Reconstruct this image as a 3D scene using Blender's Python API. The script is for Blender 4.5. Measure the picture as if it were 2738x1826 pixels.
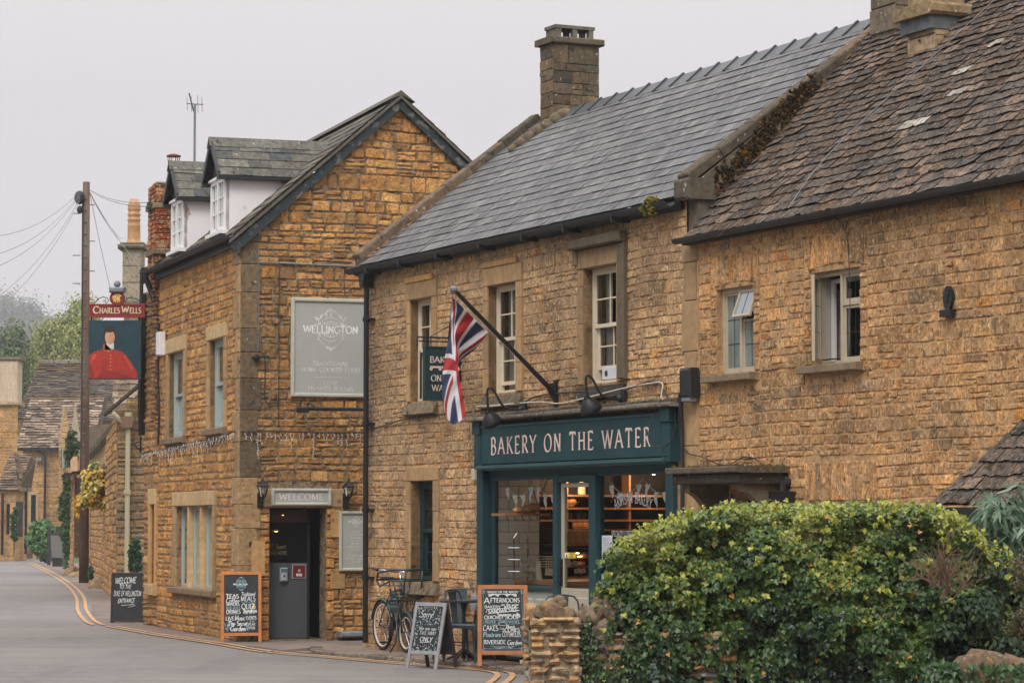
import bpy, math, random
import numpy as np
from math import sin, cos, pi, radians, hypot, atan2, sqrt
for o in list(bpy.data.objects): bpy.data.objects.remove(o, do_unlink=True)
SC = bpy.context.scene
COL = SC.collection
# ------------------------------------------------------------------ camera
F = 7500.0; TH = math.atan(487/F)
cam = bpy.data.objects.new('camera', bpy.data.cameras.new('camera')); COL.objects.link(cam)
cam.location = (0, 0, 1.7); cam.rotation_euler = (pi/2+TH, 0, 0)
cam.data.sensor_width = 36; cam.data.lens = F/2738*36
cam.data.clip_start = .1; cam.data.clip_end = 3000
SC.camera = cam
# ------------------------------------------------------------------ overcast world
SC.world = bpy.data.worlds.new('World'); SC.world.use_nodes = True
wn = SC.world.node_tree; wn.nodes.clear()
bg = wn.nodes.new('ShaderNodeBackground'); wo = wn.nodes.new('ShaderNodeOutputWorld')
tc = wn.nodes.new('ShaderNodeTexCoord'); sx = wn.nodes.new('ShaderNodeSeparateXYZ')
mr = wn.nodes.new('ShaderNodeMapRange'); mr.inputs[1].default_value = 0.15; mr.inputs[2].default_value = 1
mr.inputs[3].default_value = 0; mr.inputs[4].default_value = 1
cr = wn.nodes.new('ShaderNodeMix'); cr.data_type = 'RGBA'
SKY_LOW = (.605, .575, .592, 1); SKY_TOP = (1.55, 1.55, 1.60, 1)
cr.inputs[6].default_value = SKY_LOW; cr.inputs[7].default_value = SKY_TOP
wn.links.new(tc.outputs['Generated'], sx.inputs[0]); wn.links.new(sx.outputs[2], mr.inputs[0])
wn.links.new(mr.outputs[0], cr.inputs[0]); wn.links.new(cr.outputs[2], bg.inputs[0])
bg.inputs[1].default_value = 1.0; wn.links.new(bg.outputs[0], wo.inputs[0])
# ------------------------------------------------------------------ soft sun behind cloud
sd = bpy.data.lights.new('sun', 'SUN'); sd.energy = 1.3; sd.angle = radians(25); sd.color = (1, .97, .92)
sun = bpy.data.objects.new('sun', sd); COL.objects.link(sun)
sun.rotation_euler = (radians(42), radians(-14), radians(0))
SC.view_settings.view_transform = 'Standard'; SC.view_settings.look = 'None'
SC.view_settings.exposure = 0.33; SC.view_settings.gamma = 1
try:
    SC.cycles.max_bounces = 6; SC.cycles.transparent_max_bounces = 12; SC.cycles.volume_bounces = 0
except Exception: pass
# ------------------------------------------------------------------ maths helpers
def lin(c):
    c = c/255.0
    return c/12.92 if c <= .04045 else ((c+.055)/1.055)**2.4
def S(r, g, b): return (lin(r), lin(g), lin(b))
def add(a, b): return (a[0]+b[0], a[1]+b[1], a[2]+b[2])
def sub(a, b): return (a[0]-b[0], a[1]-b[1], a[2]-b[2])
def mul(a, k): return (a[0]*k, a[1]*k, a[2]*k)
def dot(a, b): return a[0]*b[0]+a[1]*b[1]+a[2]*b[2]
def cross(a, b): return (a[1]*b[2]-a[2]*b[1], a[2]*b[0]-a[0]*b[2], a[0]*b[1]-a[1]*b[0])
def nrm(a):
    L = sqrt(dot(a, a)) or 1; return (a[0]/L, a[1]/L, a[2]/L)
def lerp(a, b, t): return tuple(a[i]+(b[i]-a[i])*t for i in range(len(a)))
def ray(px, py):
    x = (px-1369)/F; z = -(py-913)/F
    return (x, cos(TH)-sin(TH)*z, sin(TH)+cos(TH)*z)
def gnd(px, py, z=0):
    r = ray(px, py); t = (z-1.7)/r[2]; return (r[0]*t, r[1]*t, z)
def atY(px, py, Y):
    r = ray(px, py); t = Y/r[1]; return (r[0]*t, Y, 1.7+r[2]*t)
class Fr:
    def __init__(s, O, X, Y, Z): s.O, s.X, s.Y, s.Z = O, X, Y, Z
    def pt(s, x, y, z=0):
        O, X, Y, Z = s.O, s.X, s.Y, s.Z
        return (O[0]+x*X[0]+y*Y[0]+z*Z[0], O[1]+x*X[1]+y*Y[1]+z*Z[1], O[2]+x*X[2]+y*Y[2]+z*Z[2])
    def hit(s, px, py, off=0):
        r = ray(px, py); o = s.pt(0, 0, off); n = s.Z
        t = dot(sub(o, (0, 0, 1.7)), n)/dot(r, n)
        p = (r[0]*t, r[1]*t, 1.7+r[2]*t); d = sub(p, o)
        return (dot(d, s.X), dot(d, s.Y))
    def at(s, x, y, z=0): return Fr(s.pt(x, y, z), s.X, s.Y, s.Z)
    def rot(s, a):      # turn about own Y (up)
        return Fr(s.O, add(mul(s.X, cos(a)), mul(s.Z, -sin(a))), s.Y, add(mul(s.Z, cos(a)), mul(s.X, sin(a))))
    def tilt(s, a):     # lean about own X
        return Fr(s.O, s.X, add(mul(s.Y, cos(a)), mul(s.Z, sin(a))), add(mul(s.Z, cos(a)), mul(s.Y, -sin(a))))
    def roll(s, a):
        return Fr(s.O, add(mul(s.X, cos(a)), mul(s.Y, sin(a))), add(mul(s.Y, cos(a)), mul(s.X, -sin(a))), s.Z)
UP = (0, 0, 1)
W0 = Fr((0, 0, 0), (1, 0, 0), (0, 0, 1), (0, -1, 0))      # x right, y up, z towards viewer side
def ground_frame(x, y, z=0, a=0):
    return Fr((x, y, z), (cos(a), sin(a), 0), UP, (sin(a), -cos(a), 0))
B0 = (-1.9953, 37.88, 0)
BK = Fr(B0, (.42896, -.90332, 0), UP, (-.90332, -.42896, 0))    # bakery and cottage facade
PC = (-3.95, 40.7188, 0)
PG = Fr(PC, (.95005, .3121, 0), UP, (.3121, -.95005, 0))         # pub gable wall
PS = Fr(PC, (-.3121, .95005, 0), UP, (-.95005, -.3121, 0))       # pub street wall
# noise (cheap value noise)
def hsh(i, j, k=0):
    n = (i*374761393+j*668265263+k*2147483647) & 0xffffffff
    n = (n ^ (n >> 13))*1274126177 & 0xffffffff
    return ((n ^ (n >> 16)) & 0xffff)/65535.0
def vn(x, y, k=0):
    i, j = math.floor(x), math.floor(y); u, v = x-i, y-j
    u = u*u*(3-2*u); v = v*v*(3-2*v)
    return (hsh(i, j, k)*(1-u)+hsh(i+1, j, k)*u)*(1-v)+(hsh(i, j+1, k)*(1-u)+hsh(i+1, j+1, k)*u)*v
# ------------------------------------------------------------------ mesh builder
class M:
    def __init__(s): s.tt = {}; s.v = []; s.f = []; s.c = []; s.mi = []; s.cur = (1, 1, 1); s.m = 0
    def vs(s, pts, col=None):
        n = len(s.v); s.v.extend(pts); s.c.extend([col or s.cur]*len(pts)); return n
    def face(s, *ix): s.f.append(ix); s.mi.append(s.m)
    def poly(s, pts, col=None):
        n = s.vs(pts, col); s.face(*range(n, n+len(pts)))
    def box(s, fr, x0, x1, y0, y1, z0, z1, col=None, taper=0):
        p = [fr.pt(x, y, z) for z in (z0, z1) for y in (y0, y1) for x in (x0, x1)]
        n = s.vs(p, col)
        for q in ((0, 1, 3, 2), (4, 6, 7, 5), (0, 4, 5, 1), (2, 3, 7, 6), (0, 2, 6, 4), (1, 5, 7, 3)):
            s.face(*[n+i for i in q])
    def bbox(s, fr, x0, x1, y0, y1, z0, z1, b=.004, col=None):     # box with a chamfered front
        f = [(x0, y0), (x1, y0), (x1, y1), (x0, y1)]
        g = [(x0+b, y0+b), (x1-b, y0+b), (x1-b, y1-b), (x0+b, y1-b)]
        n = s.vs([fr.pt(x, y, z0) for x, y in f]+[fr.pt(x, y, z1-b) for x, y in f]+[fr.pt(x, y, z1) for x, y in g], col)
        for k in range(4):
            j = (k+1) % 4
            s.face(n+k, n+j, n+4+j, n+4+k); s.face(n+4+k, n+4+j, n+8+j, n+8+k)
        s.face(n+8, n+9, n+10, n+11); s.face(n+3, n+2, n+1, n)
    def prism(s, fr, pts, z0, z1, col=None):
        k = len(pts); n = s.vs([fr.pt(x, y, z0) for x, y in pts]+[fr.pt(x, y, z1) for x, y in pts], col)
        s.face(*[n+i for i in range(k)][::-1]); s.face(*[n+k+i for i in range(k)])
        for i in range(k):
            j = (i+1) % k; s.face(n+i, n+j, n+k+j, n+k+i)
    def tube(s, pts, r, seg=8, col=None, cap=True, closed=False):
        pts = [tuple(p) for p in pts]; k = len(pts); rs = r if isinstance(r, (list, tuple)) else [r]*k
        rings = []; up = None
        for i in range(k):
            a = pts[i-1] if (i > 0 or closed) else pts[i]; b = pts[(i+1) % k] if (i < k-1 or closed) else pts[i]
            t = nrm(sub(b, a))
            if up is None: up = (0, 0, 1) if abs(t[2]) < .9 else (1, 0, 0)
            u = nrm(cross(t, up)); w = cross(u, t); up = w
            rings.append(s.vs([add(pts[i], add(mul(u, rs[i]*cos(2*pi*j/seg)), mul(w, rs[i]*sin(2*pi*j/seg)))) for j in range(seg)], col))
        for i in range(k if closed else k-1):
            a, b = rings[i], rings[(i+1) % k]
            for j in range(seg): s.face(a+j, a+(j+1) % seg, b+(j+1) % seg, b+j)
        if cap and not closed:
            s.face(*[rings[0]+j for j in range(seg)][::-1]); s.face(*[rings[-1]+j for j in range(seg)])
    def lathe(s, fr, prof, seg=16, col=None, closed=True):          # prof (radius, height along Y)
        rings = [s.vs([fr.pt(r*cos(2*pi*j/seg), h, r*sin(2*pi*j/seg)) for j in range(seg)], col) for r, h in prof]
        for a, b in zip(rings, rings[1:]):
            for j in range(seg): s.face(a+j, a+(j+1) % seg, b+(j+1) % seg, b+j)
        if closed:
            s.face(*[rings[0]+j for j in range(seg)]); s.face(*[rings[-1]+j for j in range(seg)][::-1])
    def ball(s, c, r, seg=10, sq=1, col=None, jit=0, rnd=None):
        pr = [(max(.001, r*sin(pi*i/(seg//2+1))), -r*sq*cos(pi*i/(seg//2+1))) for i in range(0, seg//2+2)]
        n = len(s.v); s.lathe(Fr(c, (1, 0, 0), UP, (0, -1, 0)), pr, seg, col, False)
        if jit:
            R = rnd or random
            for i in range(n, len(s.v)): s.v[i] = add(s.v[i], (R.uniform(-jit, jit), R.uniform(-jit, jit), R.uniform(-jit, jit)))
    def torus(s, fr, R, r, seg=40, sg=8, col=None):
        s.tube([fr.pt(R*cos(2*pi*i/seg), R*sin(2*pi*i/seg), 0) for i in range(seg)], r, sg, col, closed=True)
    def build(s, name, mat, parent=None, smooth=False, local=False):
        me = bpy.data.meshes.new(name)
        v = s.v
        if parent is not None and not local:
            L = parent
            off = (0, 0, 0)
            while L is not None: off = add(off, tuple(L.location)); L = L.parent
            v = [(p[0]-off[0], p[1]-off[1], p[2]-off[2]) for p in v]
        me.from_pydata(v, [], s.f)
        ca = me.color_attributes.new('Col', 'FLOAT_COLOR', 'POINT')
        arr = np.ones((len(s.c), 4), dtype=np.float32)
        if s.c: arr[:, :3] = np.array(s.c, dtype=np.float32)[:, :3]
        ca.data.foreach_set('color', arr.ravel())
        if s.tt:
            la = me.attributes.new('Loc', 'FLOAT_VECTOR', 'POINT'); lv = np.zeros((len(s.v), 3), np.float32)
            for k, q in s.tt.items(): lv[k] = q
            la.data.foreach_set('vector', lv.ravel())
        mats = mat if isinstance(mat, (list, tuple)) else [mat]
        for m in mats: me.materials.append(m)
        if len(mats) > 1: me.polygons.foreach_set('material_index', s.mi)
        if smooth: me.polygons.foreach_set('use_smooth', [True]*len(s.f))
        me.update()
        o = bpy.data.objects.new(name, me); COL.objects.link(o)
        if parent is not None: o.parent = parent
        return o
def tag(o, label, cat, group=None):
    o['label'] = label; o['category'] = cat
    if group: o['group'] = group
    return o
def struct(o, kind='structure'): o['kind'] = kind; return o
def empty(name, loc, label, cat, group=None, rz=0):
    o = bpy.data.objects.new(name, None); COL.objects.link(o); o.location = loc[:3]; o.rotation_euler = (0, 0, rz)
    o.empty_display_size = .1
    return tag(o, label, cat, group)
def lab(o, t): o['label'] = t; return o
def copy_tree(o, parent=None):
    c = o.copy(); COL.objects.link(c); c.parent = parent
    for ch in list(o.children): copy_tree(ch, c)
    return c
# ------------------------------------------------------------------ materials
MATS = {}
def mat(name, col=(.5, .5, .5), rough=.8, metal=0, attr=False, nscale=0, namt=.25, bump=0, bscale=40, bump2=0, b2scale=8,
        spots=None, emit=0, spec=.5, streak=None, bdist=.01, ior=1.45, coat=0, smear=None, bstreak=None, loc=False, fine=None):
    if name in MATS: return MATS[name]
    m = bpy.data.materials.new(name); m.use_nodes = True; MATS[name] = m
    nt = m.node_tree; N = nt.nodes; L = nt.links; p = N['Principled BSDF']
    p.inputs['Roughness'].default_value = rough; p.inputs['Metallic'].default_value = metal
    p.inputs['Specular IOR Level'].default_value = spec; p.inputs['Coat Weight'].default_value = coat
    tcn = N.new('ShaderNodeTexCoord'); co = tcn.outputs['Object']
    if loc: la_ = N.new('ShaderNodeAttribute'); la_.attribute_name = 'Loc'; co = la_.outputs['Vector']
    if attr:
        a = N.new('ShaderNodeAttribute'); a.attribute_name = 'Col'; base = a.outputs['Color']
    else:
        r = N.new('ShaderNodeRGB'); r.outputs[0].default_value = (*col, 1); base = r.outputs[0]
    def noise(sc, det=4, vec=None):
        n = N.new('ShaderNodeTexNoise'); n.inputs['Scale'].default_value = sc; n.inputs['Detail'].default_value = det
        L.new(vec or co, n.inputs['Vector']); return n.outputs['Fac']
    if nscale:
        for sc, am in ((nscale, namt), (nscale*.13, namt*.6)):
            mp = N.new('ShaderNodeMapRange'); L.new(noise(sc), mp.inputs[0])
            mp.inputs[1].default_value = .3; mp.inputs[2].default_value = .7
            mp.inputs[3].default_value = 1-am; mp.inputs[4].default_value = 1+am
            mx = N.new('ShaderNodeVectorMath'); mx.operation = 'SCALE'; L.new(base, mx.inputs[0]); L.new(mp.outputs[0], mx.inputs['Scale'])
            base = mx.outputs[0]
    if spots:      # (scale, threshold, colour)
        for sc, th, cc in spots:
            mp = N.new('ShaderNodeMapRange'); L.new(noise(sc, 3), mp.inputs[0])
            mp.inputs[1].default_value = th; mp.inputs[2].default_value = th+.05
            mx = N.new('ShaderNodeMix'); mx.data_type = 'RGBA'; L.new(mp.outputs[0], mx.inputs[0]); L.new(base, mx.inputs[6])
            mx.inputs[7].default_value = (*cc, 1); base = mx.outputs[2]
    for sm_ in (fine or []):     # (vector scale, low, high, colour, amount): stretched flecks
        mq = N.new('ShaderNodeMapping'); mq.inputs['Scale'].default_value = sm_[0]; L.new(co, mq.inputs[0])
        mp = N.new('ShaderNodeMapRange'); L.new(noise(1, 5, mq.outputs[0]), mp.inputs[0]); mp.inputs[1].default_value = sm_[1]; mp.inputs[2].default_value = sm_[2]
        mp.inputs[3].default_value = 0; mp.inputs[4].default_value = sm_[4]
        mx = N.new('ShaderNodeMix'); mx.data_type = 'RGBA'; L.new(mp.outputs[0], mx.inputs[0]); L.new(base, mx.inputs[6]); mx.inputs[7].default_value = (*sm_[3], 1); base = mx.outputs[2]
    for sm_ in (smear or []):     # (scale, low, high, colour, amount): patchy film of another colour
        mp = N.new('ShaderNodeMapRange'); L.new(noise(sm_[0], 6), mp.inputs[0]); mp.inputs[1].default_value = sm_[1]; mp.inputs[2].default_value = sm_[2]
        mp.inputs[3].default_value = 0; mp.inputs[4].default_value = sm_[4]
        mx = N.new('ShaderNodeMix'); mx.data_type = 'RGBA'; L.new(mp.outputs[0], mx.inputs[0]); L.new(base, mx.inputs[6])
        mx.inputs[7].default_value = (*sm_[3], 1); base = mx.outputs[2]
    if streak:     # (vector scale xyz, amount)
        mpp = N.new('ShaderNodeMapping'); mpp.inputs['Scale'].default_value = streak[0]; L.new(co, mpp.inputs[0])
        if len(streak) > 2: mpp.inputs['Rotation'].default_value = streak[2]
        mp = N.new('ShaderNodeMapRange'); L.new(noise(1, 4, mpp.outputs[0]), mp.inputs[0])
        mp.inputs[1].default_value = .3; mp.inputs[2].default_value = .7
        mp.inputs[3].default_value = 1-streak[1]; mp.inputs[4].default_value = 1+streak[1]
        mx = N.new('ShaderNodeVectorMath'); mx.operation = 'SCALE'; L.new(base, mx.inputs[0]); L.new(mp.outputs[0], mx.inputs['Scale'])
        base = mx.outputs[0]
    L.new(base, p.inputs['Base Color'])
    if bump:
        b = N.new('ShaderNodeBump'); b.inputs['Strength'].default_value = bump; b.inputs['Distance'].default_value = bdist
        if bstreak:
            bm = N.new('ShaderNodeMapping'); bm.inputs['Scale'].default_value = bstreak; L.new(co, bm.inputs[0]); L.new(noise(1, 4, bm.outputs[0]), b.inputs['Height'])
        else: L.new(noise(bscale, 5), b.inputs['Height'])
        if bump2:
            b2 = N.new('ShaderNodeBump'); b2.inputs['Strength'].default_value = bump2; b2.inputs['Distance'].default_value = bdist*4
            L.new(noise(b2scale, 3), b2.inputs['Height']); L.new(b.outputs[0], b2.inputs['Normal']); b = b2
        L.new(b.outputs[0], p.inputs['Normal'])
    if emit:
        p.inputs['Emission Color'].default_value = (*col, 1); p.inputs['Emission Strength'].default_value = emit
    return m
def glass(name, tint=(1, 1, 1), refl=1.0, rough=.02, bump=0):
    if name in MATS: return MATS[name]
    m = bpy.data.materials.new(name); m.use_nodes = True; MATS[name] = m
    nt = m.node_tree; N = nt.nodes; L = nt.links; N.clear()
    o = N.new('ShaderNodeOutputMaterial'); mx = N.new('ShaderNodeMixShader'); t = N.new('ShaderNodeBsdfTransparent'); g = N.new('ShaderNodeBsdfGlossy')
    t.inputs[0].default_value = (*tint, 1); g.inputs['Roughness'].default_value = rough
    f = N.new('ShaderNodeFresnel'); f.inputs[0].default_value = 1.5
    k = N.new('ShaderNodeMath'); k.operation = 'MULTIPLY'; k.inputs[1].default_value = refl; k.use_clamp = True
    L.new(f.outputs[0], k.inputs[0]); L.new(k.outputs[0], mx.inputs[0]); L.new(t.outputs[0], mx.inputs[1]); L.new(g.outputs[0], mx.inputs[2])
    if bump:
        b = N.new('ShaderNodeBump'); b.inputs['Strength'].default_value = bump; b.inputs['Distance'].default_value = .01
        n = N.new('ShaderNodeTexNoise'); n.inputs['Scale'].default_value = 2.5; L.new(n.outputs[0], b.inputs['Height']); L.new(b.outputs[0], g.inputs['Normal'])
    L.new(mx.outputs[0], o.inputs[0]); return m
def leafmat(name, rough=.45, trans=.25):
    if name in MATS: return MATS[name]
    m = bpy.data.materials.new(name); m.use_nodes = True; MATS[name] = m
    nt = m.node_tree; N = nt.nodes; L = nt.links; p = N['Principled BSDF']
    a = N.new('ShaderNodeAttribute'); a.attribute_name = 'Col'; L.new(a.outputs['Color'], p.inputs['Base Color'])
    p.inputs['Roughness'].default_value = rough
    tr = N.new('ShaderNodeBsdfTranslucent'); L.new(a.outputs['Color'], tr.inputs[0])
    mx = N.new('ShaderNodeMixShader'); mx.inputs[0].default_value = trans
    L.new(p.outputs[0], mx.inputs[1]); L.new(tr.outputs[0], mx.inputs[2]); L.new(mx.outputs[0], N['Material Output'].inputs[0])
    return m
STONE = mat('cotswold_stone', attr=True, rough=.93, nscale=34, namt=.3, bump=.9, bscale=60, bstreak=(55, 55, 17), bump2=.55, b2scale=16, spec=.2,
            smear=[(6, .50, .60, S(188, 152, 112), .85), (1.3, .50, .66, S(112, 94, 72), .6), (24, .58, .66, S(92, 70, 48), .7), (29, .60, .66, S(226, 190, 148), .8), (4.5, .62, .68, S(84, 74, 60), .6)], streak=((60, 60, 15), .32))
ROUGH = mat('rough_stone', attr=True, rough=.95, nscale=30, namt=.32, bump=1, bscale=45, bump2=.9, b2scale=11, spec=.2,
            smear=[(15, .55, .68, S(84, 70, 52), .75), (40, .60, .66, S(70, 50, 30), .7), (2.5, .5, .7, S(104, 86, 62), .5), (33, .69, .72, S(196, 188, 176), .8)])
MORTAR = mat('mortar', col=S(182, 146, 106), rough=.95, nscale=22, namt=.3, bump=.9, bscale=50, spec=.2, smear=[(11, .57, .63, S(92, 68, 46), .75), (9, .55, .6, S(196, 158, 116), .6)])
MORTARG = mat('mortar_grey', col=S(162, 132, 98), rough=.95, nscale=22, namt=.3, bump=.9, bscale=50, spec=.2, smear=[(11, .56, .62, S(84, 68, 50), .75), (9, .56, .6, S(170, 144, 112), .6)])
MORTARD = mat('mortar_dark', col=S(140, 120, 94), rough=.95, nscale=24, namt=.35, bump=.9, bscale=50, spec=.2, smear=[(30, .62, .66, S(176, 168, 154), .8), (9, .5, .6, S(64, 56, 46), .7)])
DRESSED = mat('dressed_stone', attr=True, rough=.9, nscale=12, namt=.16, bump=.25, bscale=50, spec=.25, streak=((9, 9, .9), .12))
LICHEN = mat('lichen_stone', attr=True, rough=.95, nscale=15, namt=.3, bump=.7, bscale=45, bump2=.4, b2scale=10, spec=.2,
             spots=[(17, .68, S(190, 186, 172)), (23, .7, S(176, 120, 48)), (9, .64, S(60, 58, 50))])
SLATE = mat('welsh_slate', attr=True, rough=.42, nscale=16, namt=.22, bump=.35, bscale=30, spec=.5)
STILE = mat('stone_tile', attr=True, loc=True, fine=[((50, 14, 3), .60, .66, S(172, 142, 118), .7), ((18, 26, 2), .60, .66, S(44, 34, 26), .85)], rough=.95, nscale=24, namt=.4, bump=1, bscale=34, bump2=.9, b2scale=9, spec=.15,
            smear=[(13, .56, .62, S(52, 40, 28), .85), (34, .62, .66, S(168, 138, 112), .6), (26, .7, .73, S(190, 184, 172), .7), (8, .5, .7, S(92, 92, 88), .5)])
MOSS = mat('moss', attr=True, rough=1, nscale=30, namt=.4, bump=1, bscale=60, spec=.1)
TEAL = mat('teal_paint', col=S(34, 66, 72), rough=.42, nscale=5, namt=.1, bump=.06, bscale=25)
TEALD = mat('teal_paint_dark', col=S(27, 53, 58), rough=.45, nscale=5, namt=.1)
CREAM = mat('cream_paint', col=S(214, 200, 176), rough=.5, nscale=8, namt=.06)
CREAMD = mat('cream_grey_paint', col=S(176, 166, 146), rough=.55, nscale=8, namt=.08)
WHITE = mat('white_paint', col=S(232, 230, 228), rough=.5, nscale=5, namt=.06)
RENDERW = mat('white_render', col=S(236, 230, 230), rough=.85, nscale=6, namt=.03, bump=.2, bscale=30, smear=[(2.6, .60, .63, S(206, 190, 160), .7), (3.7, .66, .68, S(184, 150, 134), .9)])
BLACK = mat('black_iron', col=S(30, 31, 33), rough=.45, bump=.15, bscale=60)
BLACKM = mat('black_plastic', col=S(34, 35, 37), rough=.5)
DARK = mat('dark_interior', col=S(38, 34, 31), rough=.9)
LEAD = mat('lead', col=S(122, 128, 132), rough=.5, nscale=6, namt=.2, bump=.2, bscale=15)
GUTTER = mat('gutter_iron', col=S(40, 41, 42), rough=.55, nscale=12, namt=.3, bump=.2)
GREYSIGN = mat('sage_grey_paint', col=S(174, 174, 166), rough=.5, nscale=6, namt=.03)
GREYFR = mat('sage_frame', col=S(190, 188, 174), rough=.5, nscale=12, namt=.08)
SIGNW = mat('sign_white', col=S(226, 223, 220), rough=.6)
CHALK = mat('chalk', attr=True, rough=.9, nscale=40, namt=.25)
BOARD = mat('chalkboard', col=S(36, 40, 43), rough=.6, nscale=7, namt=.3)
PINE = mat('varnished_pine', col=S(196, 122, 62), rough=.45, nscale=6, namt=.12, streak=((3, 3, 22), .18))
PINE2 = mat('oak_frame', col=S(176, 112, 66), rough=.5, nscale=9, namt=.18, spots=[(7, .7, S(110, 60, 34))])
GREYWOOD = mat('grey_wood', col=S(150, 148, 150), rough=.6, nscale=10, namt=.1)
DKWOOD = mat('dark_wood', col=S(52, 47, 44), rough=.7, nscale=9, namt=.2)
ZINC = mat('gunmetal', col=S(84, 92, 96), rough=.35, metal=.6, nscale=9, namt=.2)
BIKEG = mat('bike_enamel', col=S(24, 46, 50), rough=.3, coat=.3)
CHROME = mat('chrome', col=S(205, 205, 208), rough=.2, metal=1)
RUBBER = mat('rubber', col=S(42, 41, 40), rough=.8)
RIM = mat('cream_rim', col=S(206, 196, 180), rough=.4)
GLASS = glass('window_glass', (.86, .9, .9), 1.3)
SHOPGL = glass('shop_glass', (.97, .98, .98), .75, bump=.05)
FABRIC = mat('curtain', col=S(214, 208, 196), rough=.9, nscale=4, namt=.1)
WARM = mat('warm_lamp', col=(1, .62, .28), emit=9)
WIRE = mat('cable', col=S(46, 44, 44), rough=.6)
WIREW = mat('pale_cable', col=S(196, 186, 172), rough=.6)
# ------------------------------------------------------------------ masonry
def clip(poly, edge):      # keep left of edge a->b (ccw convex)
    (ax, ay), (bx, by) = edge; out = []
    for i in range(len(poly)):
        p, q = poly[i], poly[(i+1) % len(poly)]
        dp = (bx-ax)*(p[1]-ay)-(by-ay)*(p[0]-ax); dq = (bx-ax)*(q[1]-ay)-(by-ay)*(q[0]-ax)
        if dp >= 0: out.append(p)
        if (dp >= 0) != (dq >= 0):
            t = dp/(dp-dq); out.append((p[0]+(q[0]-p[0])*t, p[1]+(q[1]-p[1])*t))
    return out
def wall_shell(m, fr, poly, holes, depth=.3, z=0, col=None):
    xs = sorted({p[0] for p in poly} | {h[0] for h in holes} | {h[1] for h in holes})
    ys = sorted({p[1] for p in poly} | {h[2] for h in holes} | {h[3] for h in holes})
    inh = lambda x, y: any(h[0] < x < h[1] and h[2] < y < h[3] for h in holes)
    for x0, x1 in zip(xs, xs[1:]):
        for y0, y1 in zip(ys, ys[1:]):
            if x1-x0 < 1e-5 or y1-y0 < 1e-5 or inh((x0+x1)/2, (y0+y1)/2): continue
            q = [(x0, y0), (x1, y0), (x1, y1), (x0, y1)]
            for i in range(len(poly)):
                q = clip(q, (poly[i], poly[(i+1) % len(poly)]))
                if not q: break
            if q and len(q) > 2: m.poly([fr.pt(a, b, z) for a, b in q], col)
    for h in holes:
        x0, x1, y0, y1 = h
        for a, b in (((x0, y0), (x1, y0)), ((x1, y0), (x1, y1)), ((x1, y1), (x0, y1)), ((x0, y1), (x0, y0))):
            m.poly([fr.pt(*a, z), fr.pt(*b, z), fr.pt(*b, z-depth), fr.pt(*a, z-depth)], col)
def pick(R, pal):
    t = R.random()*sum(p[0] for p in pal)
    for w, c in pal:
        t -= w
        if t <= 0: return c
    return pal[-1][1]
def stones(m, fr, poly, holes, hr=(.09, .15), wr=(.14, .36), proud=.018, rough=.006, gap=.008, pal=None, shade=None, seed=1,
           wob=.012, bev=.012, jit=.006, cell=.09):
    R = random.Random(seed); y = min(p[1] for p in poly); top = max(p[1] for p in poly)
    while y < top-.03:
        h = R.uniform(*hr)*(1.35 if R.random() < .12 else 1); y1 = min(y+h, top)
        if top-y1 < hr[0]*.6: y1 = top
        ym = (y+y1)/2; xs = []
        for i in range(len(poly)):
            (ax, ay), (bx, by) = poly[i], poly[(i+1) % len(poly)]
            if (ay-ym)*(by-ym) < 0: xs.append(ax+(bx-ax)*(ym-ay)/(by-ay))
        if len(xs) < 2: y = y1; continue
        iv = [(min(xs), max(xs))]
        for hx0, hx1, hy0, hy1 in holes:
            ov = min(y1, hy1)-max(y, hy0)
            if ov > .42*(y1-y):
                nv = []
                for a, b in iv:
                    if hx1 <= a or hx0 >= b: nv.append((a, b)); continue
                    if hx0 > a: nv.append((a, hx0))
                    if hx1 < b: nv.append((hx1, b))
                iv = nv
        for a, b in iv:
            x = a
            while x < b-.02:
                w = R.uniform(*wr)*(1.3 if h > hr[1] else 1)
                if b-(x+w) < wr[0]*.7: w = b-x
                if R.random() < .2 and y1-y > hr[0]*1.3:      # pair of thin stones
                    ysplit = y+(y1-y)*R.uniform(.4, .6)
                    cells = [(y, ysplit), (ysplit, y1)]
                else: cells = [(y, y1)]
                for ya, yb in cells: stone(m, fr, x, x+w, ya, yb, R, proud, rough, gap, pal, shade, wob, bev, jit, cell, seed)
                x += w
        y = y1
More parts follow.
